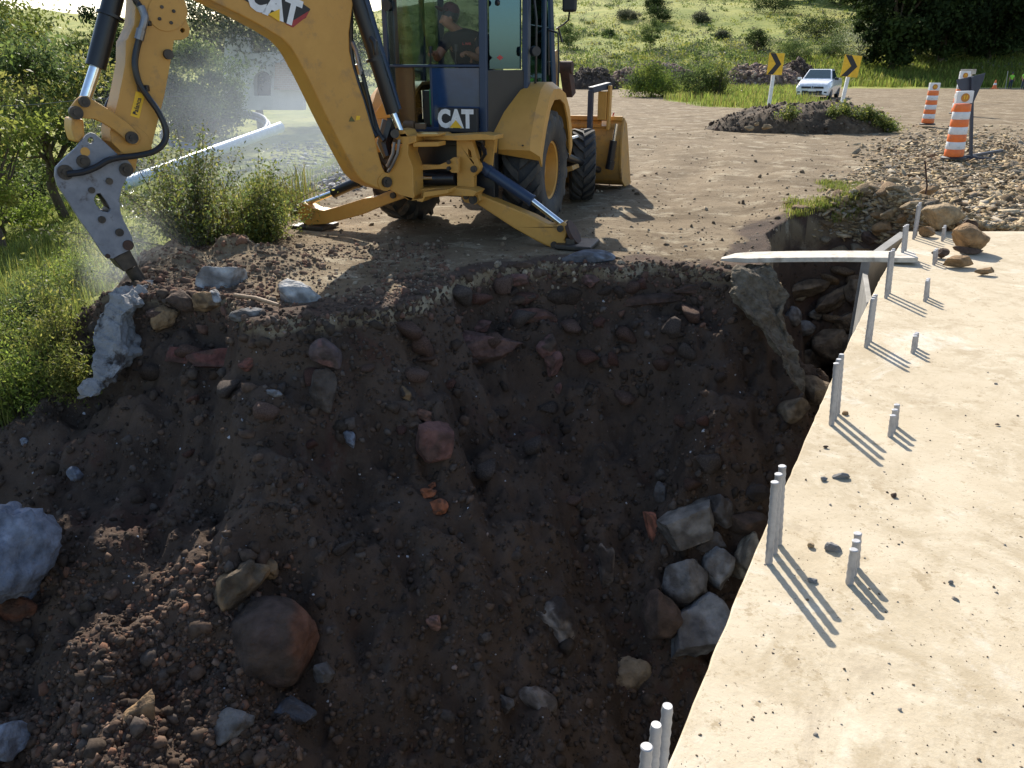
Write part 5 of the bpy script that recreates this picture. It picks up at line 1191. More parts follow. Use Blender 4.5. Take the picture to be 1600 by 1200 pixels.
def plant(loc, rad, ht, clumps, per, leaf, pool, label, cat, trunk=0.0, name='bush', group=None, seed=1, low=.12, spread=.26, rot=0, proto=None, shape='round', tr=.05, aspect=.45):
    root_ = thing(name, label, cat, tuple(loc), rot, group)
    if proto and proto in PROTO:
        for src in PROTO[proto][0]:
            c = src.copy(); COL.objects.link(c); c.parent = root_
        r0, h0 = PROTO[proto][1]; root_.scale = (rad / r0, rad / r0, ht / h0); return root_
    r = np.random.default_rng(seed)
    C = []
    while len(C) < clumps:
        v = r.uniform(-1, 1, 3)
        if np.linalg.norm(v) > 1 or np.linalg.norm(v) < .35: continue
        z = (v[2] + 1) / 2
        wz = 1 if shape == 'round' else (1.05 - z) * 1.1
        C.append([v[0] * rad * wz, v[1] * rad * wz, trunk + (ht - trunk) * (low + (1 - low) * z)])
    C = np.array(C) * 1.0
    Vs = []; L_ = np.repeat(C, per, axis=0) + r.normal(size=(clumps * per, 3)) * rad * spread * np.array([1, 1, .65]) * np.repeat(r.uniform(.5, 1.2, clumps), per)[:, None]
    L_[:, 2] = np.maximum(L_[:, 2], .02)
    V, F = leafcloud(L_, None, leaf, r, aspect); base = np.array(pool)[r.integers(0, len(pool), clumps)]
    T = np.repeat(np.repeat(base, per, axis=0) * r.uniform(.7, 1.3, (clumps * per, 1)), 4, axis=0)
    cr = np_mesh('crown' if trunk > 0 or shape != 'round' else 'foliage', V, F, M['far_leaf' if loc[1] > 22 else 'leaf'], T); cr.parent = root_
    m = MB(); t0 = Vector((0, 0, -.1)); t1 = Vector((r.normal() * .05, r.normal() * .05, max(trunk, ht * .35)))
    m.tube([t0, (t0 + t1) / 2 + Vector((r.normal() * tr, 0, 0)), t1], [tr * 1.2, tr, tr * .6], 8)
    for c in C[::max(1, clumps // 14)]:
        c = Vector(c); s_ = t1 * .6 + Vector((0, 0, r.uniform(0, t1.z * .4))); m.tube([s_, (s_ + c) / 2 + Vector((0, 0, -.04 * ht)), c], [tr * .5, tr * .3, tr * .1], 5)
    mesh = bpy.data.meshes.new('trunk' if trunk > 0 else 'stems'); mesh.from_pydata(m.v, [], m.f); mesh.materials.append(M['bark'])
    tk = bpy.data.objects.new(mesh.name, mesh); COL.objects.link(tk); tk.parent = root_
    if proto: PROTO[proto] = ([cr, tk], (rad, ht))
    return root_
def stem_shrub(loc, rad, ht, stems, leaf, pool, label, cat='bush', name='shrub', seed=1, per=60, lean=.5, group=None, sp=.05, frm=.25):
    r = np.random.default_rng(seed); root_ = thing(name, label, cat, tuple(loc), 0, group); m = MB(); Ls = []
    for i in range(stems):
        a = r.uniform(0, 6.28); q = abs(r.normal(0, .6)); q = min(q, 1.35); b0 = np.array([math.cos(a), math.sin(a), 0]) * rad * .25 * r.uniform(0, 1)
        hh = ht * (r.uniform(.45, 1.0) if i % 5 else r.uniform(1.0, 1.28)) * (1 - .42 * q); tipp = b0 + np.array([math.cos(a) * rad * q, math.sin(a) * rad * q, hh]); mid_ = (b0 + tipp) / 2 + np.array([-math.cos(a), -math.sin(a), 0.4]) * rad * .10
        t = np.linspace(0, 1, 9)[:, None]; pth = (1 - t) ** 2 * b0 + 2 * t * (1 - t) * mid_ + t ** 2 * tipp
        m.tube([tuple(p_) for p_ in pth], list(np.linspace(.007, .002, 9) * (ht / 1.2)), 4, False)
        u = r.uniform(frm, 1, per)[:, None]; Pp = (1 - u) ** 2 * b0 + 2 * u * (1 - u) * mid_ + u ** 2 * tipp; Ls.append(Pp + r.normal(size=Pp.shape) * sp)
    Ls = np.concatenate(Ls); V, F = leafcloud(Ls, None, leaf, r, .38, .6)
    o = np_mesh('foliage', V, F, M['leaf'], tints(r, len(Ls), pool, 4, .35)); o.parent = root_
    mesh = bpy.data.meshes.new('stems'); mesh.from_pydata(m.v, [], m.f); mesh.materials.append(M['bark']); tk = bpy.data.objects.new('stems', mesh); COL.objects.link(tk); tk.parent = root_
    return root_
def blades(name, P, ht, r, pool, per=14, wd=.006, spread=.06, mat='blade', bend=.5):
    n = len(P) * per; B = np.repeat(P, per, axis=0) + np.concatenate([r.normal(size=(n, 2)) * spread, np.zeros((n, 1))], 1)
    h_ = (np.repeat(ht, per) if hasattr(ht, '__len__') else np.full(n, ht)) * r.uniform(.4, 1.15, n)
    a = r.uniform(0, 6.28, n); d = np.stack([np.cos(a), np.sin(a), np.zeros(n)], 1); s_ = np.stack([-np.sin(a), np.cos(a), np.zeros(n)], 1); bb = (r.uniform(.1, 1, n) * bend * h_)[:, None]
    w_ = (wd * (h_ / h_.mean()) ** .5)[:, None] if True else wd
    up = np.array([0, 0, 1.]); M_ = B + up * (h_ * .6)[:, None] + d * bb * .35; Tt = B + up * (h_ * (1 - .15))[:, None] + d * bb
    B = B - up * .02
    V = np.stack([B - s_ * w_, B + s_ * w_, M_ + s_ * w_ * .8, M_ - s_ * w_ * .8, Tt], 1).reshape(-1, 3)
    i = (np.arange(n) * 5)[:, None]; F = np.concatenate([i + np.array([[0, 1, 2]]), i + np.array([[0, 2, 3]]), i + np.array([[3, 2, 4]])])
    pl_ = np.array(pool); T = np.repeat(pl_[r.integers(0, len(pl_), n)] * r.uniform(.7, 1.3, (n, 1)), 5, axis=0)
    return np_mesh(name, V, F, M[mat], T)
def gp(px, py): return ground_at(px, py)
def on(x, y): return (x, y, float(hz(x, y)))
# shrub behind the breaker
p = on(-3.75, 8.9)
stem_shrub(on(-3.45, 8.55), 1.12, 1.22, 62, .021, G_MID + G_OLIVE + G_GREY, 'leafy upright shrub with slender stems right of the breaker', seed=3, per=210, sp=.055, frm=.12)
stem_shrub(on(-2.75, 8.75), .60, .80, 44, .020, G_OLIVE + G_MID, 'smaller leafy shrub between the breaker shrub and the left stabilizer', seed=4, per=190, frm=.08)
stem_shrub(on(-4.25, 8.6), .5, .8, 22, .018, G_MID, 'low leafy bush directly behind the breaker', seed=5, per=120)
# weeds and bushes down the left bank
LB = [((60, 500), .60, .62, 9, G_MID, 'tall dark green bush at the left edge beside the breaker'), ((128, 450), .42, .60, 8, G_BRIGHT, 'bright yellow green bush just left of the chisel'),
      ((15, 560), .55, .6, 8, G_MID + G_BRIGHT, 'dense green bush at the left edge above the bank'), ((95, 560), .50, .75, 7, G_OLIVE, 'olive weedy bush left of the ragged white wall'),
      ((40, 640), .45, .60, 6, G_BRIGHT, 'light green bush low at the left edge above the massive boulder'), ((120, 620), .30, .45, 5, G_OLIVE, 'small thin bush at the foot of the ragged white wall')]
for k, ((px, py), rd, ht, n_, pool, lab_) in enumerate(LB):
    P0 = gp(px, py); stem_shrub((P0[0], P0[1], float(hz(P0[0], P0[1]))), rd, ht, n_ * 5, .018, pool, lab_, seed=20 + k, per=95, sp=.06, frm=.15, group='bushes down the left bank')
# taller trees on the left
def tree_at(px, y, x_off=0, **k):
    x = at_y(px, 300, y)[0] + x_off; return on(x, y)
plant(tree_at(95, 16.5), 1.35, 4.0, 46, 250, .050, G_MID + G_OLIVE, 'dense leafy tree at the upper left behind the breaker cylinder', 'tree', trunk=.35, name='tree', seed=31, spread=.20, tr=.09)
plant(tree_at(-15, 14.0), 1.0, 3.4, 30, 200, .045, G_OLIVE + G_BRIGHT, 'yellow green tree cut by the left edge of the photo', 'tree', trunk=.3, name='tree', seed=32, tr=.07)
plant(tree_at(15, 24), 2.2, 4.6, 44, 240, .070, G_OLIVE, 'olive tree farther back at the upper left corner', 'tree', trunk=.5, name='tree', seed=33, tr=.09)
plant(tree_at(206, 25), 1.15, 4.6, 36, 260, .060, G_MID + G_DARK, 'narrow dark green tree between breaker cylinder and stick', 'tree', trunk=.5, name='tree', seed=34, tr=.08)
plant(tree_at(182, 19), .85, 2.2, 26, 190, .035, G_GREY, 'greyish dry bush between breaker cylinder and stick', 'bush', seed=35)
plant(tree_at(328, 26), 1.45, 3.4, 52, 420, .055, G_MID, 'rounded green bush right of the stick', 'bush', name='bush', seed=36, spread=.2)
plant(tree_at(40, 19), 1.3, 1.2, 24, 150, .05, G_DARK + G_MID, 'low dark bush in the hollow behind the breaker', 'bush', seed=37)
plant(tree_at(-10, 16), .9, 1.0, 24, 170, .035, G_BRIGHT, 'sunlit bush below the leftmost tree', 'bush', seed=38)
plant(tree_at(420, 36), 3.0, 6.4, 60, 260, .090, G_DARK + G_GREY, 'large dim tree overhanging the ruined wall in the dust', 'tree', trunk=1.3, name='tree', seed=39, tr=.16)
plant(tree_at(540, 40), 2.0, 4.8, 36, 220, .08, G_DARK, 'dim tree in the dust between boom and cab', 'tree', trunk=.8, name='tree', seed=40, tr=.12)
# grass and weeds
r = np.random.default_rng(8)
def region_pts(n, fn, r):
    out = []
    while sum(len(o_) for o_ in out) < n:
        P = fn(n, r); out.append(P)
    return np.concatenate(out)[:n]
def zed(P): P[:, 2] = hz(P[:, 0], P[:, 1]); return P
P = zed(np.stack([r.uniform(-16, -2.7, 9000), r.uniform(6.6, 24, 9000), np.zeros(9000)], 1)); e_ = road_left(P[:, 1]) - P[:, 0]
P = P[(e_ > .3 * r.normal(size=len(P)) + .35) & ((P[:, 1] > 8.8) | (P[:, 0] < -4.5))]
k = fbm(P[:, 0] * .5, P[:, 1] * .5, 120, 3) > r.uniform(-.5, .3, len(P)); P = P[k]
o = blades('grass', P, r.uniform(.05, .20, len(P)) * np.where(P[:, 1] > 9, .7, 1.3), r, G_BRIGHT + G_OLIVE, 16, .005, .07); tag(o, 'rough green grass on the low land left of the road', None, None, 'stuff')
P = zed(np.stack([r.uniform(-3.5, -2.0, 260), r.uniform(8.6, 11.5, 260), np.zeros(260)], 1)); P = P[(P[:, 0] < road_left(P[:, 1]) + .45)]
o = blades('tall_weeds', P, r.uniform(.3, .75, len(P)), r, G_OLIVE + [(.22, .18, .07), (.25, .22, .10)], 20, .005, .08, bend=.3); tag(o, 'tall thin weeds and seed heads behind the left stabilizer', None, None, 'stuff')
P = photo_ground(700, -60, 150, 380, 700, r); P = P[(P[:, 0] < -4.2)]
o = blades('bank_weeds', P, r.uniform(.12, .4, len(P)), r, G_OLIVE + G_MID, 14, .004, .07); tag(o, 'grass and weeds covering the far left of the bank', None, None, 'stuff')
P = photo_ground(150, 1232, 1345, 308, 346, r); P = np.concatenate([P, photo_ground(70, 1280, 1360, 285, 300, r)])
o = blades('grass', P, r.uniform(.025, .075, len(P)), r, G_OLIVE + G_BRIGHT[:1], 26, .003, .05); tag(o, 'strip of short green grass on the bank edge behind the board', None, None, 'stuff')
P = zed(np.stack([r.uniform(6, 34, 5200), r.uniform(27, 62, 5200), np.zeros(5200)], 1)); i_, j_ = np.searchsorted(xs, P[:, 0]) - 1, np.searchsorted(ys, P[:, 1]) - 1; P = P[GRASS[j_, i_] > .5]
o = blades('verge_grass', P, r.uniform(.2, .6, len(P)), r, G_BRIGHT + [(.26, .27, .07), (.22, .20, .06)], 14, .014, .18); tag(o, 'tall yellow green grass on the verge behind the chevron signs', None, None, 'stuff')
P = photo_ground(4200, 1180, 1640, 96, 139, r); P = P[(P[:, 1] > 66) & (P[:, 1] < 130)]
o = blades('verge_grass', P, r.uniform(.3, .9, len(P)), r, G_BRIGHT + G_OLIVE, 12, .03, .4); tag(o, 'tall grass strip at the far side of the road', None, None, 'stuff')
# tussocks on the hill
P = photo_ground(11000, -40, 1640, -30, 118, r); P = P[(P[:, 1] > 66)]; P = P[fbm(P[:, 0] * .06, P[:, 1] * .06, 130, 3) > r.uniform(-.45, .55, len(P))]
sz = r.uniform(.16, .55, len(P)) * (1 + .002 * P[:, 1]); ln = 34
C = np.repeat(P, ln, axis=0) + r.normal(size=(len(P) * ln, 3)) * np.repeat(sz, ln)[:, None] * np.array([1, 1, .45]) + np.array([0, 0, .15])
V, F = leafcloud(C, None, .13, r, .5, .8); base = np.array(G_MID + G_GREY + G_OLIVE + [(.09, .12, .06)])[r.integers(0, 11, len(P))]
T = np.repeat(np.repeat(base, ln, axis=0), 4, axis=0) * 1.2
o = np_mesh('hill_tussocks', V, F, M['far_leaf'], T); tag(o, 'grey green tussocks dotted over the grassy hill', None, None, 'stuff')
# shrubs on the hill
HS = [(1016, 76, 32, 44, G_MID, 'roundish dark green shrub on the hill with its shadow, above the dirt heaps'), (1030, 34, 40, 24, G_DARK, 'wide dark shrub above the roundish one on the hill'), (1022, 14, 26, 16, G_DARK, 'topmost dark shrub on the hill above the two others'),
      (888, 76, 34, 36, G_MID, 'pale green shrub on the hill beside the cab mirror'), (1182, 82, 38, 36, G_DARK, 'dark shrub on the hill above the left chevron sign'), (1240, 98, 50, 34, G_MID, 'green shrub between the two chevron signs'),
      (1340, 96, 78, 66, [(.34, .38, .22), (.26, .31, .16), (.42, .44, .30)], 'large pale leafed bush right of the right chevron sign'), (982, 30, 34, 12, G_GREY, 'flat greyish shrub high on the hill'), (1095, 35, 26, 14, G_GREY, 'small greyish shrub alone on the hill'),
      (1128, 62, 22, 12, G_GREY, 'low grey tuft on the middle of the hill'), (950, 58, 18, 10, G_MID, 'small round tuft on the hill right of the mirror'), (1275, 60, 60, 30, G_DARK, 'dark bush at the forest edge on the hill'),
      (1210, 20, 60, 26, G_DARK, 'dark bush at the top of the photo left of the forest'), (1300, 92, 46, 34, G_MID, 'green bush behind the white pickup')]
for k, (px, py, w_, h_, pool, lab_) in enumerate(HS):
    P0 = gp(px, py); t = P0[1]; plant(tuple(P0), w_ * t / 1310 / 2, h_ * t / 1430, 26, 130, .05 * t / 60, pool, lab_, 'shrub', name='hill_shrub', seed=60 + k, tr=.05, low=.05)
P0 = on(at_y(1017, 150, 47)[0], 47); plant(P0, 1.35, 1.75, 34, 260, .06, G_MID + G_BRIGHT, 'leafy green bush at the road bend before the rubble heaps', 'bush', seed=81, low=.05)
P0 = on(at_y(1095, 150, 45)[0], 45); plant(P0, 1.1, 1.5, 30, 200, .05, G_MID, 'second leafy bush at the road bend, right of the first', 'bush', seed=82, low=.05)
stem_shrub(on(at_y(1122, 150, 44)[0], 44), .9, 2.0, 40, .05, G_OLIVE + G_MID, 'upright feathery shrub right of the second bush', seed=83, per=70, sp=.08)
# forest
FT = []
r = np.random.default_rng(14)
FD = [('tall dark pine', 'pine_tree'), ('broad dark tree', 'tree')]
spots = [(1392, 78), (1430, 86), (1468, 80), (1505, 90), (1540, 82), (1578, 88), (1612, 84), (1410, 98), (1450, 104), (1490, 100), (1530, 108), (1570, 102), (1605, 106), (1365, 104), (1335, 118), (1375, 126), (1425, 122), (1480, 128), (1535, 124), (1590, 130), (1300, 138), (1345, 146), (1400, 150), (1265, 162), (1318, 170), (1215, 150), (1190, 175), (1240, 190), (1160, 200)]
for k, (px, y) in enumerate(spots):
    P0 = on(at_y(px, 100, y)[0], y); front = k < 7
    plant(P0, r.uniform(3.0, 4.0), r.uniform(10, 14), 110, 190, .20, G_DARK, ('dark tall tree of the forest edge, %s from the left' % ['first', 'second', 'third', 'fourth', 'fifth', 'sixth', 'seventh'][k]) if front else ('dark tree in the second row of the forest, behind the front trees' if k < 13 else 'dark tree far back up the hillside above the forest edge'), 'tree', trunk=.7, name='tree', group='trees of the dark forest', seed=100 + k % 3, proto='forest%d' % (k % 3), tr=.28, low=.0, shape='round', spread=.17, rot=k * 1.3, aspect=.6)

# ================================================================== things in the left distance
z_w = -1.14
n_ = 40; m = MB(); m.add([( -6.6 + 3.1 * math.cos(t) * (1 + .1 * math.sin(3 * t)), 21.5 + 7.0 * math.sin(t), z_w) for t in np.linspace(0, 2 * math.pi, n_, endpoint=False)], [list(range(n_))])
wm, nt, b = new_mat('water'); N = nt.nodes; L = nt.links; tcg = N.new('ShaderNodeTexCoord'); b.inputs['Base Color'].default_value = (.03, .035, .03, 1); b.inputs['Roughness'].default_value = .12
bp = N.new('ShaderNodeBump'); bp.inputs['Strength'].default_value = 1; bp.inputs['Distance'].default_value = .06; L.new(nz(5, 5, .7), bp.inputs['Height']); L.new(bp.outputs[0], b.inputs['Normal'])
o = m.build('water', wm, smooth=False)
Pg = photo_ground(2600, 425, 600, 222, 300, np.random.default_rng(5)); Pg = Pg[Pg[:, 0] < -2.4]
oo = crumbs('gravel_glints', Pg, np.clip(np.exp(np.random.default_rng(6).normal(-3.4, .5, len(Pg))), .015, .10), [(.30, .30, .29), (.22, .21, .2), (.45, .45, .44), (.15, .14, .13)], M['clod'], np.random.default_rng(7), flat=(.3, .6), tilt=.4); tag(oo, 'stream gravel with pale chips for water glints, in the dust under the boom', None, None, 'stuff'); tag(o, None, None, None, 'structure')  # palest chips colour in the sparkle of the stream
c = at_y(338, 206, 25.5); m = MB(); u = Vector((1, 0, 0)); v = Vector((0, math.cos(math.radians(15)), math.sin(math.radians(15))))
for dr, dz in ((0, 0), (.10, .06), (.04, .14)):
    pth = [Vector(c) + Vector((0, 0, dz)) + u * (1.50 + dr) * math.cos(t) + v * (1.50 + dr) * math.sin(t) for t in np.linspace(0, 2 * math.pi, 60)]; m.tube(pth, .055, 8)
o = m.build('hose_coil', M['hosecoil']); tag(o, 'large coil of pale blue plastic hose leaning in the dust behind the shrub', 'hose coil')
m = MB(); m.tube([at_y(192, 288, 18), at_y(438, 199, 24.0)], .15, 18); o = m.build('plastic_pipe', M['bluepipe']); tag(o, 'long shiny pale pipe running up from behind the breaker into the hose coil', 'pipe')
m = MB(); m.tube([at_y(-20, 167, 12), at_y(60, 163, 12.3), at_y(128, 156, 12.6)], .005, 5); m.tube([at_y(128, 156, 12.6), at_y(300, 150, 14)], .005, 5)
o = m.build('fence_wire', M['steel']); tag(o, 'thin pale wire strung across the upper left', 'wire')
# ruined wall with a round arch
Yr = 34.0; rt = thing('ruined_wall', 'pale ruined masonry wall with a round arched opening, dim in the dust', 'ruin', on(at_y(415, 150, Yr)[0], Yr))
def RP(px, py): return at_y(px, py, Yr)
arch = [(397, 150)] + [(410 + 14 * math.cos(t), 126 - 15 * math.sin(t)) for t in np.linspace(math.pi, 0, 10)] + [(423, 150)]
m = MB(); outer = [RP(*q) for q in [(372, 172), (372, 92), (380, 82), (430, 78), (440, 92), (475, 90), (478, 172)]]
m.prism([RP(*q) for q in [(345, 172), (352, 60), (362, 52), (386, 60), (392, 84), (436, 80), (440, 100), (470, 102), (474, 172)]], (0, 1, 0), .5, [[RP(*q) for q in arch]]); m.build('masonry', M['adobe'], rt)
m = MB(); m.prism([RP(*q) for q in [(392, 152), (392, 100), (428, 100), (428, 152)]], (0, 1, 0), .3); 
m.v = [(a, b_ + .55, c_) for a, b_, c_ in m.v]; m.build('arch_shade_panel', M['plastic_black'], rt)  # black panel painting in the shade behind the arch
m = MB(); m.prism([RP(*q) for q in [(432, 140), (434, 98), (474, 94), (478, 140)]], (0, -1, 0), .35); m.v = [(a, b_ - .02, c_) for a, b_, c_ in m.v]
bm_, nt, b = new_mat('brick_courses'); N = nt.nodes; L = nt.links; tcg = N.new('ShaderNodeTexCoord'); bt = N.new('ShaderNodeTexBrick'); bt.inputs['Scale'].default_value = 3; bt.inputs['Color1'].default_value = (.34, .22, .16, 1); bt.inputs['Color2'].default_value = (.28, .17, .12, 1); bt.inputs['Mortar'].default_value = (.4, .38, .34, 1)
mp = N.new('ShaderNodeMapping'); mp.inputs['Rotation'].default_value = (math.pi / 2, 0, 0); L.new(tcg.outputs['Object'], mp.inputs[0]); L.new(mp.outputs[0], bt.inputs[0]); L.new(bt.outputs[0], b.inputs['Base Color']); b.inputs['Roughness'].default_value = .9
o = m.build('brick_stack', bm_); tag(o, 'stack of reddish bricks beside the ruined arch', 'brick stack')

# ================================================================== heaps
def heap(px0, px1, ytop, Y, depth, label, pool, seed, name='earth_heap', chips=600, chip=.06, skew=0.0, zb=None, mat='clod', base=None):
    x0_, x1_ = at_y(px0, 120, Y)[0], at_y(px1, 120, Y)[0]; cx = (x0_ + x1_) / 2; rx = (x1_ - x0_) / 2; g0 = float(hz(cx, Y)); ht = at_y((px0 + px1) / 2, ytop, Y)[2] - g0
    n, m_ = 110, 50; U, W = np.meshgrid(np.linspace(-1.05, 1.05, n), np.linspace(-1.05, 1.05, m_)); x = cx + U * rx; y = Y + W * depth
    q = np.clip(1 - (np.abs(U - skew * (1 - U * U)) ** 1.7 + W ** 2), 0, 1); nn = fbm(x * 1.2 / rx * 3, y * 1.2 / rx * 3, seed, 5)
    zz = ht * (q ** .55) * (1 + .32 * nn) * (.95 if zb is None else zb) + .08 * ht * fbm(x * 6 / rx * 3, y * 6 / rx * 3, seed + 3, 3) * (q > 0.02) - .12 + hz(x, y) * 1.0
    zz = np.where(q <= 0, hz(x, y) - .12, zz)
    idx_ = np.arange(n * m_).reshape(m_, n); F = np.stack([idx_[:-1, :-1], idx_[:-1, 1:], idx_[1:, 1:], idx_[1:, :-1]], -1).reshape(-1, 4)
    V = np.stack([x.ravel(), y.ravel(), zz.ravel()], -1); C0 = np.array([cx, Y, g0]); c = np.array(pool); T = c[0] * (1 + .8 * nn.ravel()[:, None])
    rt_ = thing(name, label, 'earth heap', tuple(C0)); o = np_mesh('heap_body', V - C0, F, M['tint'], T, smooth=True); o.parent = rt_
    r_ = np.random.default_rng(seed); j = r_.integers(0, n * m_, chips); k_ = q.ravel()[j] > .03; P = V[j][k_] + r_.normal(size=(k_.sum(), 3)) * .02 * rx
    P[:, 2] = V[j][k_][:, 2]; S = np.clip(chip * np.exp(r_.normal(-.4, .5, len(P))), chip * .3, chip * 2.4)
    o2 = crumbs('loose_stones', P - C0, S, pool[1:], M['clod'], r_); o2.parent = rt_; o2['kind'] = 'stuff'; return rt_, (cx, g0, ht)
DKS = [(.06, .046, .036), (.08, .06, .048), (.11, .085, .065), (.045, .036, .028), (.14, .11, .09)]
RBS = [(.15, .105, .075), (.24, .17, .12), (.15, .105, .095), (.34, .26, .19), (.11, .075, .065)]
heap(1108, 1415, 150, 23.6, 1.7, 'long dark heap of soil and weeds in front of the chevron signs', [(.085, .060, .038), (.085, .058, .044), (.11, .085, .065), (.045, .036, .028), (.16, .13, .10)], 200, chips=2200, chip=.036, skew=.10)
heap(880, 968, 103, 62, 2.2, 'small dark brown heap nearest the backhoe, at the foot of the hill', [(.07, .05, .038)] + DKS[1:], 201, chips=700, chip=.11)
heap(948, 1100, 97, 66, 3.0, 'broad heap of brown and purple broken stone at the foot of the hill', RBS, 202, chips=2200, chip=.15)
heap(1112, 1262, 100, 64, 3.0, 'long heap of broken stone behind the left chevron sign', RBS, 203, chips=2200, chip=.15)
heap(1212, 1275, 92, 70, 2.5, 'dark brown rounded heap between sign and pickup', [(.06, .04, .03)] + DKS[1:], 204, chips=700, chip=.12)
r = np.random.default_rng(77)
def heap_plants(pts, ht, pool, seed, lab_, Y=22.6):
    for k, (px, py) in enumerate(pts):
        x, y, z = at_y(px, py, Y); stem_shrub((x, y, z), .32, ht, 16, .035, pool, lab_[k], seed=seed + k, per=50, sp=.05, name='weed', cat='weed')
heap_plants([(1340, 196), (1372, 200), (1232, 186), (1300, 190), (1320, 182), (1356, 190), (1388, 207)], .42, G_MID + G_OLIVE, 90, ['leafy weed on the right flank of the soil heap', 'drooping weed at the right end of the soil heap', 'sparse weed on the front of the soil heap', 'small weed in the middle of the soil heap', 'weed on the crest right of the middle of the soil heap', 'weed between the flank weed and the drooping one on the soil heap', 'last low weed at the right foot of the soil heap'], 22.4)
for k, (px, py, w_, h_) in enumerate([(1170, 193, 16, 9), (1198, 191, 18, 8), (1182, 186, 8, 6)]):
    rock(px, py, w_, h_, 0, 'tan', ['pale stone at the left foot of the soil heap', 'second pale stone at the foot of the soil heap', 'small pale stone above the other two at the heap foot'][k], p=at_y(px, py + 8, 21.8))

# ================================================================== chevron signs
def chevron_sign(px, pyt, pyb, pxw, Y, rz, lean, label):
    c = at_y(px, (pyt + pyb) / 2, Y); g = float(hz(c[0], Y)); rt_ = thing('chevron_sign', label, 'chevron sign', (c[0], Y, g), 0, 'chevron signs on the road bend')
    Wd = pxw * (Y / 1.07) / FPX; Ht = (at_y(px, pyt, Y)[2] - at_y(px, pyb, Y)[2]); zc = c[2] - g
    R = Matrix.Rotation(rz, 4, 'Z') @ Matrix.Rotation(lean, 4, 'Y'); T0 = Matrix.Translation(Vector((c[0], Y, g)))
    def loc(x, y, z): return T0 @ (R @ Vector((x, y, z)))
    bx0 = zc * 0
    def put(m, name, mat, parent=rt_, **k): m.v = [tuple(loc(*v)) for v in m.v]; return m.build(name, mat, parent, **k)
    m = MB(); m.box((0, 0, zc), (Wd, .02, Ht)); bd_ = put(m, 'sign_board', M['decal_yellow'], bevel=.006)
    m = MB(); x = Wd / 2; z = Ht / 2 * .98; tw = Wd * .36
    m.prism([(-x * .92, -.012, zc + z), (-x * .92 + tw, -.012, zc + z), (x * .72, -.012, zc), (-x * .92 + tw, -.012, zc - z), (-x * .92, -.012, zc - z), (x * .72 - tw, -.012, zc)], (0, -1, 0), .003); q_ = put(m, 'chevron', M['decal_black'], bd_)
    m = MB(); s_ = .075; m.box((0, .06, (zc + Ht * .3 - .3) / 2), (s_ * 1.5, .10, zc + Ht * .3 + .3)); put(m, 'post', M['white'], bevel=.01)
chevron_sign(1209.5, 83, 117, 25, 30, math.radians(8), math.radians(2), 'yellow and black chevron sign on a white post left of the pickup')
chevron_sign(1323, 86, 120, 26, 29, math.radians(-6), math.radians(5), 'yellow and black chevron sign on a white post right of the pickup')

# ================================================================== white pickup
Yc = 43.5; pc = at_y(1267, 155, Yc); gz = float(hz(pc[0], Yc)); CA = math.radians(29)
car = thing('pickup', 'white compact pickup parked nose on between the chevron signs', 'pickup', (pc[0], Yc, gz), 0)
CB = np.array([math.sin(CA), math.cos(CA), 0]); CRt = np.array([math.cos(CA), -math.sin(CA), 0]); CO = np.array([pc[0], Yc, gz])
def CW(x, y, z): return tuple(CO + CRt * x + CB * y + BU * z)     # x to the photo's right, y towards the tail, z up; origin under the nose
class CMB(MB):
    def build(s, name, mat, parent=car, **k): s.v = [CW(*v) for v in s.v]; return MB.build(s, name, mat, parent, **k)
def loft(secs):
    """secs: list of (y, [(x,z)...]) closed rings"""
    m = CMB(); n = len(secs[0][1]); vs = []; fs = []
    for y, ring in secs: vs += [(x, y, z) for x, z in ring]
    for i in range(len(secs) - 1):
        for k in range(n): k2 = (k + 1) % n; fs.append((i * n + k, i * n + k2, (i + 1) * n + k2, (i + 1) * n + k))
    fs += [tuple(range(n)), tuple((len(secs) - 1) * n + k for k in range(n))]
    m.add(vs, fs); return m
def ring(w0, z0, w1, zm, w2, z1): return [(-w0, z0), (w0, z0), (w1, zm * .6 + z0 * .4), (w1, zm), (w2, z1), (0, z1 + .03), (-w2, z1), (-w1, zm), (-w1, zm * .6 + z0 * .4)]
loft([(0, ring(.66, .24, .72, .48, .60, .60)), (.06, ring(.74, .20, .80, .55, .68, .70)), (.22, ring(.78, .19, .84, .62, .72, .80)), (.6, ring(.80, .20, .86, .68, .76, .88)), (1.05, ring(.80, .20, .865, .72, .80, .95)),
      (1.4, ring(.80, .2, .865, .74, .82, .97)), (3.9, ring(.80, .22, .865, .78, .82, 1.0)), (4.4, ring(.74, .3, .82, .76, .78, .98))]).build('body', M['carpaint'], bevel=.03)
loft([(1.05, [(-.74, .95), (.74, .95), (.74, .96), (-.74, .96)]), (1.80, [(-.74, .95), (.74, .95), (.56, 1.46), (-.56, 1.46)]), (2.75, [(-.74, .95), (.74, .95), (.56, 1.46), (-.56, 1.46)]), (3.1, [(-.74, .95), (.74, .95), (.60, 1.2), (-.60, 1.2)])]).build('cabin', M['carpaint'], bevel=.03)
m = CMB(); m.prism([(-.66, 1.14, 1.02), (.66, 1.14, 1.02), (.52, 1.74, 1.43), (-.52, 1.74, 1.43)], (0, -1, 1), .012); m.build('windshield', M['carglass'])
m = CMB(); m.prism([(.748, 1.35, 1.00), (.748, 2.6, 1.00), (.60, 2.6, 1.38), (.60, 1.84, 1.38)], (1, 0, .3), .012); m.build('side_window', M['carglass'])
m = CMB(); m.box((0, -.012, .59), (1.10, .05, .10)); m.box((0, -.0, .36), (1.0, .05, .15)); m.box((0, .0, .25), (1.1, .04, .04)); gr_ = m.build('grille', M['plastic_black'], bevel=.01)
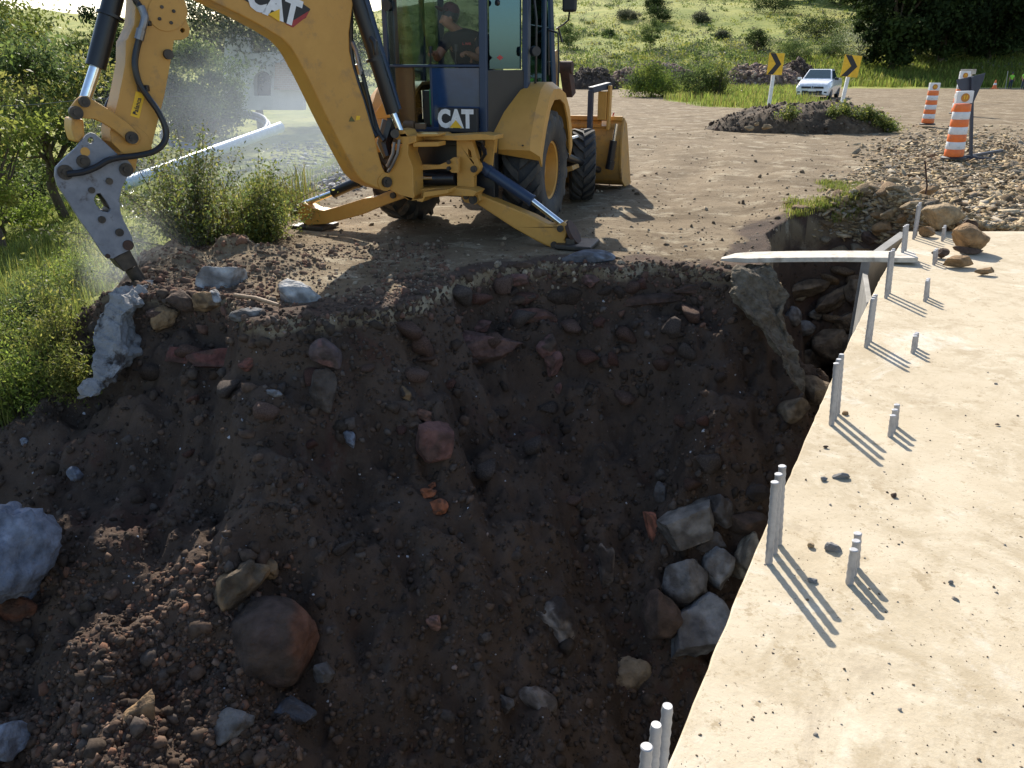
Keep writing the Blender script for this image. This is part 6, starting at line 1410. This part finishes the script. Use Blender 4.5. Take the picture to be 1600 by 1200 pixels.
m = CMB(); m.lathe([(.052, 0), (.062, -.008), (.072, 0), (.062, .008)], (0, -.045, .60), (0, -1, 0), 20, close=True); m.tube([(-.035, -.05, .63), (0, -.05, .56), (.035, -.05, .63)], .007, 5); m.tube([(-.04, -.05, .59), (-.018, -.05, .56), (0, -.05, .60), (.018, -.05, .56), (.04, -.05, .59)], .006, 5); m.build('emblem', M['chrome'], gr_)
for s_ in (-1, 1):
    m = CMB(); m.prism([(s_ * .52, .0, .56), (s_ * .72, .06, .57), (s_ * .79, .22, .70), (s_ * .70, .08, .69), (s_ * .54, -.005, .64)], (0, -1, 0), .03); m.build('headlight', M['headlamp'], bevel=.005)
    m = CMB(); m.box((s_ * .66, .02, .36), (.14, .06, .07)); m.build('fog_lamp', M['plastic_black'], bevel=.01)
    m = CMB(); m.box((s_ * .94, 1.35, 1.0), (.20, .08, .13)); m.build('door_mirror', M['carpaint' if s_ < 0 else 'plastic_black'], bevel=.03)
    for yy in (.78, 3.35):
        m = CMB(); m.lathe([(.17, -.10), (.27, -.10), (.305, -.07), (.305, .07), (.27, .10), (.17, .10)], (s_ * .76, yy, .305), (1, 0, 0), 28); wl = m.build('wheel', M['rubber'])
        m = CMB(); m.lathe([(.19, s_ * .09), (.17, s_ * .05), (.05, s_ * .07), (.001, s_ * .07)], (s_ * .76, yy, .305), (1, 0, 0), 24); m.build('rim', M['steel'], wl)
m = CMB(); m.box((0, -.035, .47), (.40, .02, .13)); m.build('licence_plate', M['white'])

# ================================================================== roadside drums, sign, cone
def drum(px, pyb, pyt, Y, wpx, label, lamp=True, lean=0):
    x, y, _ = at_y(px, pyb, Y); g = float(hz(x, y)) + .06; rt_ = thing('traffic_drum', label, 'traffic drum', (x, y, g), 0, 'orange and white striped traffic drums')
    Ht = at_y(px, pyt, Y)[2] - g; R0 = wpx * Y / 1.04 / FPX / 2; Rm = Matrix.Translation(Vector((x, y, g))) @ Matrix.Rotation(lean, 4, 'Y')
    def put(m, name, mat, parent=rt_, **k): m.v = [tuple(Rm @ Vector(v)) for v in m.v]; return m.build(name, mat, parent, **k)
    nb = 7; hb = Ht * (.82 if lamp else .9); m = MB(); m.lathe([(R0 * 1.35, 0), (R0 * 1.35, .03), (R0 * 1.05, .05)], (0, 0, 0), (0, 0, 1), 28); m.lathe([(R0 * 1.35, 0), (.001, 0)], (0, 0, 0), (0, 0, 1), 28); put(m, 'base', M['plastic_black'])
    for k in range(nb):
        z0 = .05 + (hb - .05) * k / nb; z1 = .05 + (hb - .05) * (k + 1) / nb - .001; r0_ = R0 * (1.04 - .14 * k / nb); r1_ = R0 * (1.04 - .14 * (k + 1) / nb)
        m = MB(); m.lathe([(r0_ * .97, z0), (r0_, z0 + .01), (r1_, z1 - .01), (r1_ * .97, z1)] , (0, 0, 0), (0, 0, 1), 28)
        if k == nb - 1: m.lathe([(r1_ * .97, z1), (.001, z1)], (0, 0, 0), (0, 0, 1), 28)
        put(m, 'orange_band' if k % 2 == 0 else 'white_band', M['orange'] if k % 2 == 0 else M['refl_white'], ang=50)
    if lamp:
        zc = (hb + Ht) / 2 + .01; hh = Ht - hb; m = MB(); m.box((0, 0, zc), (R0 * 1.85, .09, hh)); lp = put(m, 'lamp_housing', M['white'], bevel=.01)
        m = MB(); m.cyl((0, -.04, zc - .005), (0, -.062, zc - .005), hh * .36, hh * .34, seg=22); q_ = put(m, 'lens', M['orange_light'], lp)
        m = MB(); m.box((-hh * .10, -.064, zc), (hh * .09, .004, hh * .3)); m.box((hh * .10, -.064, zc), (hh * .09, .004, hh * .3)); put(m, 'lens_rib', M['decal_yellow'], lp)
drum(1491, 239, 143, 15.6, 27, 'nearest orange and white striped drum in front of the dark triangular sign', lean=math.radians(-1.5))
drum(1451, 183, 130, 24.5, 17, 'middle striped drum alone at the edge of the road')
drum(1499, 160, 112, 30.0, 17, 'farthest striped drum, half hidden behind the triangular sign')
Ys = 15.9; b0 = at_y(1517, 237, Ys); gs = float(hz(b0[0], Ys)); sg = thing('triangular_sign', 'dark back of a triangular road sign on a slim post with cross feet', 'road sign', (b0[0], Ys, gs))
m = MB(); m.prism([at_y(*q, Ys - .02) for q in [(1494, 125), (1540, 114), (1537, 125), (1520, 163), (1513, 152), (1498, 138)]], (.25, 1, 0), .015); m.build('sign_plate', M['sign_back'], sg, bevel=.003)
m = MB(); m.bar(at_y(1517, 120, Ys + .0) + [0, -.05, 0], (b0[0], Ys - .05, gs), .05, .05); m.build('post', M['sign_back'], sg)
m = MB(); a_ = at_y(1568, 226, Ys + .9); m.bar((b0[0], Ys, gs + .06), (a_[0], Ys + .9, float(hz(a_[0], Ys + .9)) + .08), .05, .05); m.bar((b0[0] + .1, Ys - .05, gs + .05), (b0[0] - .62, Ys - .2, gs + .07), .05, .05); m.bar((b0[0] - .2, Ys, gs + .04), (b0[0] + .25, Ys - .35, gs + .05), .04, .04); m.build('foot', M['sign_back'], sg)
Yb = 40; m = MB(); a_ = at_y(1502, 108, Yb); b_ = at_y(1524, 116, Yb); m.box(((a_[0] + b_[0]) / 2, Yb, (a_[2] + b_[2]) / 2), (b_[0] - a_[0], .04, a_[2] - b_[2])); m.box((a_[0] + .15, Yb + .05, a_[2] / 2), (.06, .06, a_[2])); m.box((b_[0] - .15, Yb + .05, a_[2] / 2), (.06, .06, a_[2]))
o = m.build('barrier_board', M['board']); tag(o, 'small tan barrier board seen over the top of the triangular sign', 'barrier')
Yk = 62; a_ = at_y(1554, 136, Yk); g = float(hz(a_[0], Yk)); ct = thing('traffic_cone', 'small orange cone on the far road near the two workers', 'traffic cone', (a_[0], Yk, g))
m = MB(); m.lathe([(.17, .03), (.03, .62), (.001, .62)], (a_[0], Yk, g), (0, 0, 1), 18); m.box((a_[0], Yk, g + .02), (.42, .42, .04)); m.build('cone_body', M['orange'], ct)
m = MB(); m.lathe([(.115, .27), (.085, .40)], (a_[0], Yk, g), (0, 0, 1), 18); m.build('white_band', M['refl_white'], ct)

# ================================================================== people
def skin_mesh(name, J, edges, mat, parent, M4, sub=2):
    """J: {joint: (x,y,z,r)}; edges: list of pairs. one continuous surface"""
    keys = sorted({k for e_ in edges for k in e_}, key=lambda k: list(J).index(k)); ix = {k: i for i, k in enumerate(keys)}
    me = bpy.data.meshes.new(name); me.from_pydata([J[k][:3] for k in keys], [(ix[a], ix[b_]) for a, b_ in edges], [])
    o = bpy.data.objects.new(name, me); COL.objects.link(o); md = o.modifiers.new('Skin', 'SKIN'); md.use_smooth_shade = True
    for k in keys:
        sv = me.skin_vertices[0].data[ix[k]]; r_ = J[k][3]; sv.radius = (r_, J[k][4] if len(J[k]) > 4 else r_)
    me.skin_vertices[0].data[0].use_root = True
    sd = o.modifiers.new('Sub', 'SUBSURF'); sd.levels = sub; sd.render_levels = sub
    bpy.context.view_layer.update(); out = bpy.data.meshes.new_from_object(o.evaluated_get(bpy.context.evaluated_depsgraph_get()))
    out.name = name; bpy.data.objects.remove(o); bpy.data.meshes.remove(me); out.materials.clear(); out.materials.append(mat); out.transform(M4)
    for p_ in out.polygons: p_.use_smooth = True
    ob = bpy.data.objects.new(name, out); COL.objects.link(ob); ob.parent = parent; return ob
def person(label, M4root, J, group=None, shirt='navy_cloth', trousers='jeans', cap=None, sleeves='short', vest=False, grip=True):
    root_ = bpy.data.objects.new('person', None); COL.objects.link(root_); root_.matrix_world = M4root; tag(root_, label, 'person', group); I = Matrix.Identity(4)
    E_ = [('pelvis', 'waist'), ('waist', 'chest'), ('chest', 'neck0'), ('neck0', 'neck'), ('neck', 'jaw'), ('jaw', 'face'), ('face', 'crown')]
    for s_ in 'LR': E_ += [('chest', 'sh' + s_), ('sh' + s_, 'el' + s_), ('el' + s_, 'wr' + s_), ('wr' + s_, 'palm' + s_), ('pelvis', 'hip' + s_), ('hip' + s_, 'kn' + s_), ('kn' + s_, 'an' + s_), ('an' + s_, 'toe' + s_)]
    # fingers rooted in the palm
    for s_ in 'LR':
        pw = Vector(J['palm' + s_][:3]); d = (pw - Vector(J['wr' + s_][:3])).normalized(); side = d.cross(Vector((0, 0, 1))).normalized(); dn = side.cross(d).normalized(); dn = dn if dn.z < 0 else -dn
        for k in range(4):
            b0_ = pw + side * (k - 1.5) * .019; l = (.030, .036, .034, .027)[k]; J[f'f{k}a{s_}'] = (*(b0_ + d * l * .8), .0085); J[f'f{k}b{s_}'] = (*(b0_ + d * (l * 1.3) + dn * l * .7), .0075); J[f'f{k}c{s_}'] = (*(b0_ + d * l * .9 + dn * l * 1.3), .0065)
            E_ += [('palm' + s_, f'f{k}a{s_}'), (f'f{k}a{s_}', f'f{k}b{s_}'), (f'f{k}b{s_}', f'f{k}c{s_}')]
        J['t0' + s_] = (*(pw - d * .03 - side * .032), .010); J['t1' + s_] = (*(pw + d * .0 - side * .045 + dn * .02), .0085); E_ += [('palm' + s_, 't0' + s_), ('t0' + s_, 't1' + s_)]
    fw = Vector(J['_look']); fc = Vector(J['face'][:3]); jw = Vector(J['jaw'][:3]); J['nose'] = (*(fc * .55 + jw * .45 + fw * .105), .013); E_ += [('face', 'nose')]
    body = skin_mesh('body', J, E_, M['skin'], root_, I)
    def grow(keys_r): return {k: (*J[k][:3], J[k][3] * f_ + g_) for k, f_, g_ in keys_r}
    T = dict(J)
    for k in ('pelvis', 'waist', 'chest', 'neck0', 'shL', 'shR', 'elL', 'elR'): T[k] = (*J[k][:3], J[k][3] + .016)
    ee = [('pelvis', 'waist'), ('waist', 'chest'), ('chest', 'neck0')]
    for s_ in 'LR':
        m_ = [.35 * a + .65 * b_ for a, b_ in zip(J['sh' + s_][:3], J['el' + s_][:3])]; T['cuff' + s_] = (*m_, .058)
        ee += [('chest', 'sh' + s_), ('sh' + s_, 'cuff' + s_)]
        if sleeves == 'long': T['w2' + s_] = (*[.15 * a + .85 * b_ for a, b_ in zip(J['el' + s_][:3], J['wr' + s_][:3])], .042); ee += [('cuff' + s_, 'el' + s_), ('el' + s_, 'w2' + s_)]
    skin_mesh('shirt', T, ee, M[shirt], root_, I)
    Q = dict(J); ee = []
    for k in ('pelvis',): Q[k] = (*J[k][:3], J[k][3] + .012)
    for s_ in 'LR':
        for k in ('hip', 'kn', 'an'): Q[k + s_] = (*J[k + s_][:3], J[k + s_][3] + .014)
        ee += [('pelvis', 'hip' + s_), ('hip' + s_, 'kn' + s_), ('kn' + s_, 'an' + s_)]
    skin_mesh('trousers', Q, ee, M[trousers], root_, I)
    for s_ in 'LR': skin_mesh('boot', {'a': (*J['an' + s_][:3], .05), 'b': (*[(a + b_) / 2 for a, b_ in zip(J['an' + s_][:3], J['toe' + s_][:3])], .05), 'c': (*J['toe' + s_][:3], .042)}, [('a', 'b'), ('b', 'c')], M['plastic_black'], root_, I)
    if cap:
        cr_ = Vector(J['crown'][:3]); fc = Vector(J['face'][:3]); up = (cr_ - fc).normalized(); c0 = fc + up * .035; m = MB(); f2 = (fw - up * fw.dot(up)).normalized(); sd_ = f2.cross(up)
        m.lathe([(.098, .0), (.101, .03), (.088, .075), (.055, .105), (.001, .112)], c0, up, 24)
        vs = []; n = 12
        for i in range(n + 1):
            t = -1.15 + 2.3 * i / n; pp = c0 + (f2 * math.cos(t) + sd_ * math.sin(t)) * .098 + up * .008; q2 = c0 + (f2 * (math.cos(t) * .10 + .085 * math.cos(t * 1.2)) + sd_ * math.sin(t) * .085) - up * .012; vs += [pp, q2, q2 - up * .005, pp - up * .006]
        fs = []
        for i in range(n):
            for k in range(4): k2 = (k + 1) % 4; fs.append((i * 4 + k, i * 4 + k2, (i + 1) * 4 + k2, (i + 1) * 4 + k))
        fs += [(0, 1, 2, 3), (n * 4 + 3, n * 4 + 2, n * 4 + 1, n * 4)]
        m.add(vs, fs); mm = bpy.data.meshes.new('cap'); mm.from_pydata(m.v, [], m.f); mm.materials.append(M[cap]); 
        for p_ in mm.polygons: p_.use_smooth = True
        o = bpy.data.objects.new('cap', mm); COL.objects.link(o); o.parent = root_
    # eyes, brows, ears and hair
    up = (Vector(J['crown'][:3]) - Vector(J['jaw'][:3])).normalized(); f2 = (fw - up * fw.dot(up)).normalized(); sd_ = f2.cross(up); fc = Vector(J['face'][:3])
    m = MB()
    for s_ in (-1, 1): m.lathe([(.001, -.010), (.008, -.006), (.010, 0), (.008, .006), (.001, .010)], fc + f2 * .078 + sd_ * s_ * .032 - up * .005, f2, 10)
    mm = bpy.data.meshes.new('eyes'); mm.from_pydata(m.v, [], m.f); mm.materials.append(M['plastic_black']); o = bpy.data.objects.new('eyes', mm); COL.objects.link(o); o.parent = root_
    m = MB()
    for s_ in (-1, 1): m.lathe([(.001, -.012), (.018, -.008), (.022, .004), (.012, .010), (.001, .010)], fc + sd_ * s_ * .082 - up * .015 - f2 * .005, sd_ * s_, 12)
    mm = bpy.data.meshes.new('ears'); mm.from_pydata(m.v, [], m.f); mm.materials.append(M['skin']); o = bpy.data.objects.new('ears', mm); COL.objects.link(o); o.parent = root_
    m = MB(); m.lathe([(.091, -.035), (.097, .0), (.096, .045), (.07, .085), (.001, .10)], fc + up * .01 - f2 * .012, up, 20)
    mm = bpy.data.meshes.new('hair'); mm.from_pydata(m.v, [], m.f); mm.materials.append(M['plastic_black']); o = bpy.data.objects.new('hair', mm); COL.objects.link(o); o.parent = root_
    return root_
hL = PL(672, 84, -.60); hR = PL(721, 84, -.58); hd = PL(703, 24, -.30)
hx, hz_ = hd[0], hd[2]
J = {'pelvis': (.06, -.02, 1.70, .14), 'waist': (.05, -.08, 1.85, .135), 'chest': (.01, -.17, 2.06, .15, .12), 'neck0': (-.05, -.22, 2.19, .07), 'neck': (-.08, -.25, 2.235, .055),
     'jaw': (hx - .035, -.335, hz_ - .085, .058), 'face': (hx - .01, -.31, hz_ - .01, .080, .075), 'crown': (hx + .015, -.285, hz_ + .06, .076, .070), '_look': (-.72, -.62, -.32),
     'shL': (-.17, -.22, 2.11, .068), 'elL': (-.25, -.38, 1.90, .048), 'wrL': (hL[0] + .03, -.50, hL[2] + .005, .030), 'palmL': (hL[0] + .01, -.56, hL[2] + .01, .034, .020),
     'shR': (.21, -.20, 2.10, .068), 'elR': (.28, -.38, 1.90, .048), 'wrR': (hR[0] + .05, -.48, hR[2] - .0, .030), 'palmR': (hR[0] + .02, -.54, hR[2] + .005, .034, .020),
     'hipL': (-.04, -.10, 1.70, .095), 'knL': (-.12, -.48, 1.68, .062), 'anL': (-.12, -.52, 1.27, .042), 'toeL': (-.12, -.66, 1.22, .035),
     'hipR': (.17, -.10, 1.70, .095), 'knR': (.22, -.48, 1.68, .062), 'anR': (.20, -.52, 1.27, .042), 'toeR': (.20, -.66, 1.22, .035)}
M4 = Matrix.Translation(Vector(LW(0, 0, 0))) @ Matrix.Rotation(-BA, 4, 'Z')
drv = person('operator in maroon cap and dark polo shirt seated in the backhoe cab', M4, J, cap='maroon')
m, _n = text_mb('L. MAR', .034, LW(.10, -.325, 2.06), BR, BU, weight=.002); m.build('chest_print', M['decal_red'], None)
bpy.data.objects['chest_print'].parent = drv; bpy.data.objects['chest_print'].matrix_parent_inverse = M4.inverted()
def stander(px, pyb, pyt, Y, label, look, vest='hivis', bend=0.0):
    x = at_y(px, pyb, Y)[0]; g = float(hz(x, Y)); s_ = (at_y(px, pyt, Y)[2] - g) / 1.75
    J = {'pelvis': (0, 0, .93, .13), 'waist': (0, 0, 1.08, .125), 'chest': (0, 0, 1.32, .15, .12), 'neck0': (0, 0, 1.46, .07), 'neck': (0, -.01, 1.52, .055), 'jaw': (0, -.03, 1.57, .06), 'face': (0, -.015, 1.64, .08), 'crown': (0, 0, 1.71, .075), '_look': look,
         'shL': (-.19, 0, 1.40, .065), 'elL': (-.26, .02, 1.12, .045), 'wrL': (-.24, -.12, .92, .03), 'palmL': (-.24, -.16, .86, .035), 'shR': (.19, 0, 1.40, .065), 'elR': (.26, .02, 1.12, .045), 'wrR': (.25, -.1, .90, .03), 'palmR': (.25, -.14, .84, .035),
         'hipL': (-.10, 0, .88, .09), 'knL': (-.11, -.01, .50, .06), 'anL': (-.12, .02, .09, .042), 'toeL': (-.13, -.14, .04, .035), 'hipR': (.10, 0, .88, .09), 'knR': (.11, -.01, .50, .06), 'anR': (.12, .02, .09, .042), 'toeR': (.13, -.14, .04, .035)}
    return person(label, Matrix.Translation(Vector((x, Y, g))) @ Matrix.Scale(s_, 4), J, 'road workers in hi vis vests far away', shirt=vest, cap='white' if 1590 < px else 'jeans', sleeves='short')
stander(1578, 136, 113, 62, 'distant worker in a green vest holding a pole', (-.5, .8, 0)); stander(1598, 136, 111, 60, 'distant worker in a green vest and white helmet at the right edge', (-.3, .9, 0))
p0 = at_y(1572, 134, 61.8); m = MB(); m.tube([(p0[0], 61.8, float(hz(p0[0], 61.8))), at_y(1575, 111, 61.8)], .02, 6); o = m.build('survey_pole', M['rebar']); tag(o, 'thin pale pole held by the distant worker', 'pole')

# ================================================================== dust
def dust(name, c, rad, dens, label, seed=0, scale=1.2, soft=1.0, lo=.42, hi=.72, col=(.9, .92, .95)):
    V, F = ICO[4]; o = np_mesh(name, V * np.array(rad), F, None or M['glass'], None, loc=tuple(c)); o.data.materials.clear()
    m = bpy.data.materials.new(name + '_volume'); m.use_nodes = True; nt = m.node_tree; N = nt.nodes; L = nt.links; N.remove(N['Principled BSDF'])
    pv = N.new('ShaderNodeVolumePrincipled'); pv.inputs['Color'].default_value = (*col, 1); pv.inputs['Anisotropy'].default_value = .35
    tc = N.new('ShaderNodeTexCoord'); mp = N.new('ShaderNodeMapping'); mp.inputs['Scale'].default_value = tuple(1 / v for v in rad); L.new(tc.outputs['Object'], mp.inputs[0])
    ln = N.new('ShaderNodeVectorMath'); ln.operation = 'LENGTH'; L.new(mp.outputs[0], ln.inputs[0])
    f = N.new('ShaderNodeMapRange'); f.interpolation_type = 'SMOOTHSTEP'; f.inputs[1].default_value = 1.0; f.inputs[2].default_value = .15; L.new(ln.outputs['Value'], f.inputs[0])
    n = N.new('ShaderNodeTexNoise'); n.inputs['Scale'].default_value = scale; n.inputs['Detail'].default_value = 3; L.new(tc.outputs['Object'], n.inputs['Vector'])
    rr = N.new('ShaderNodeMapRange'); rr.inputs[1].default_value = lo - .1; rr.inputs[2].default_value = hi; rr.inputs[3].default_value = .15; L.new(n.outputs['Fac'], rr.inputs[0])
    a = N.new('ShaderNodeMath'); a.operation = 'MULTIPLY'; L.new(f.outputs[0], a.inputs[0]); L.new(rr.outputs[0], a.inputs[1]); b_ = N.new('ShaderNodeMath'); b_.operation = 'MULTIPLY'; b_.inputs[1].default_value = dens; L.new(a.outputs[0], b_.inputs[0])
    L.new(b_.outputs[0], pv.inputs['Density']); L.new(pv.outputs[0], N['Material Output'].inputs['Volume']); o.data.materials.append(m); tag(o, label, None, None, 'stuff'); return o
dust('dust_cloud', (-3.9, 14.6, .35), (3.4, 4.6, 2.4), .21, 'pale dust cloud drifting behind the boom', scale=.8, col=(.55, .61, .68))
dust('dust_puff', (-3.75, 7.75, -.15), (.75, .6, .75), 1.1, 'small puff of dust around the chisel tip', scale=2.5)
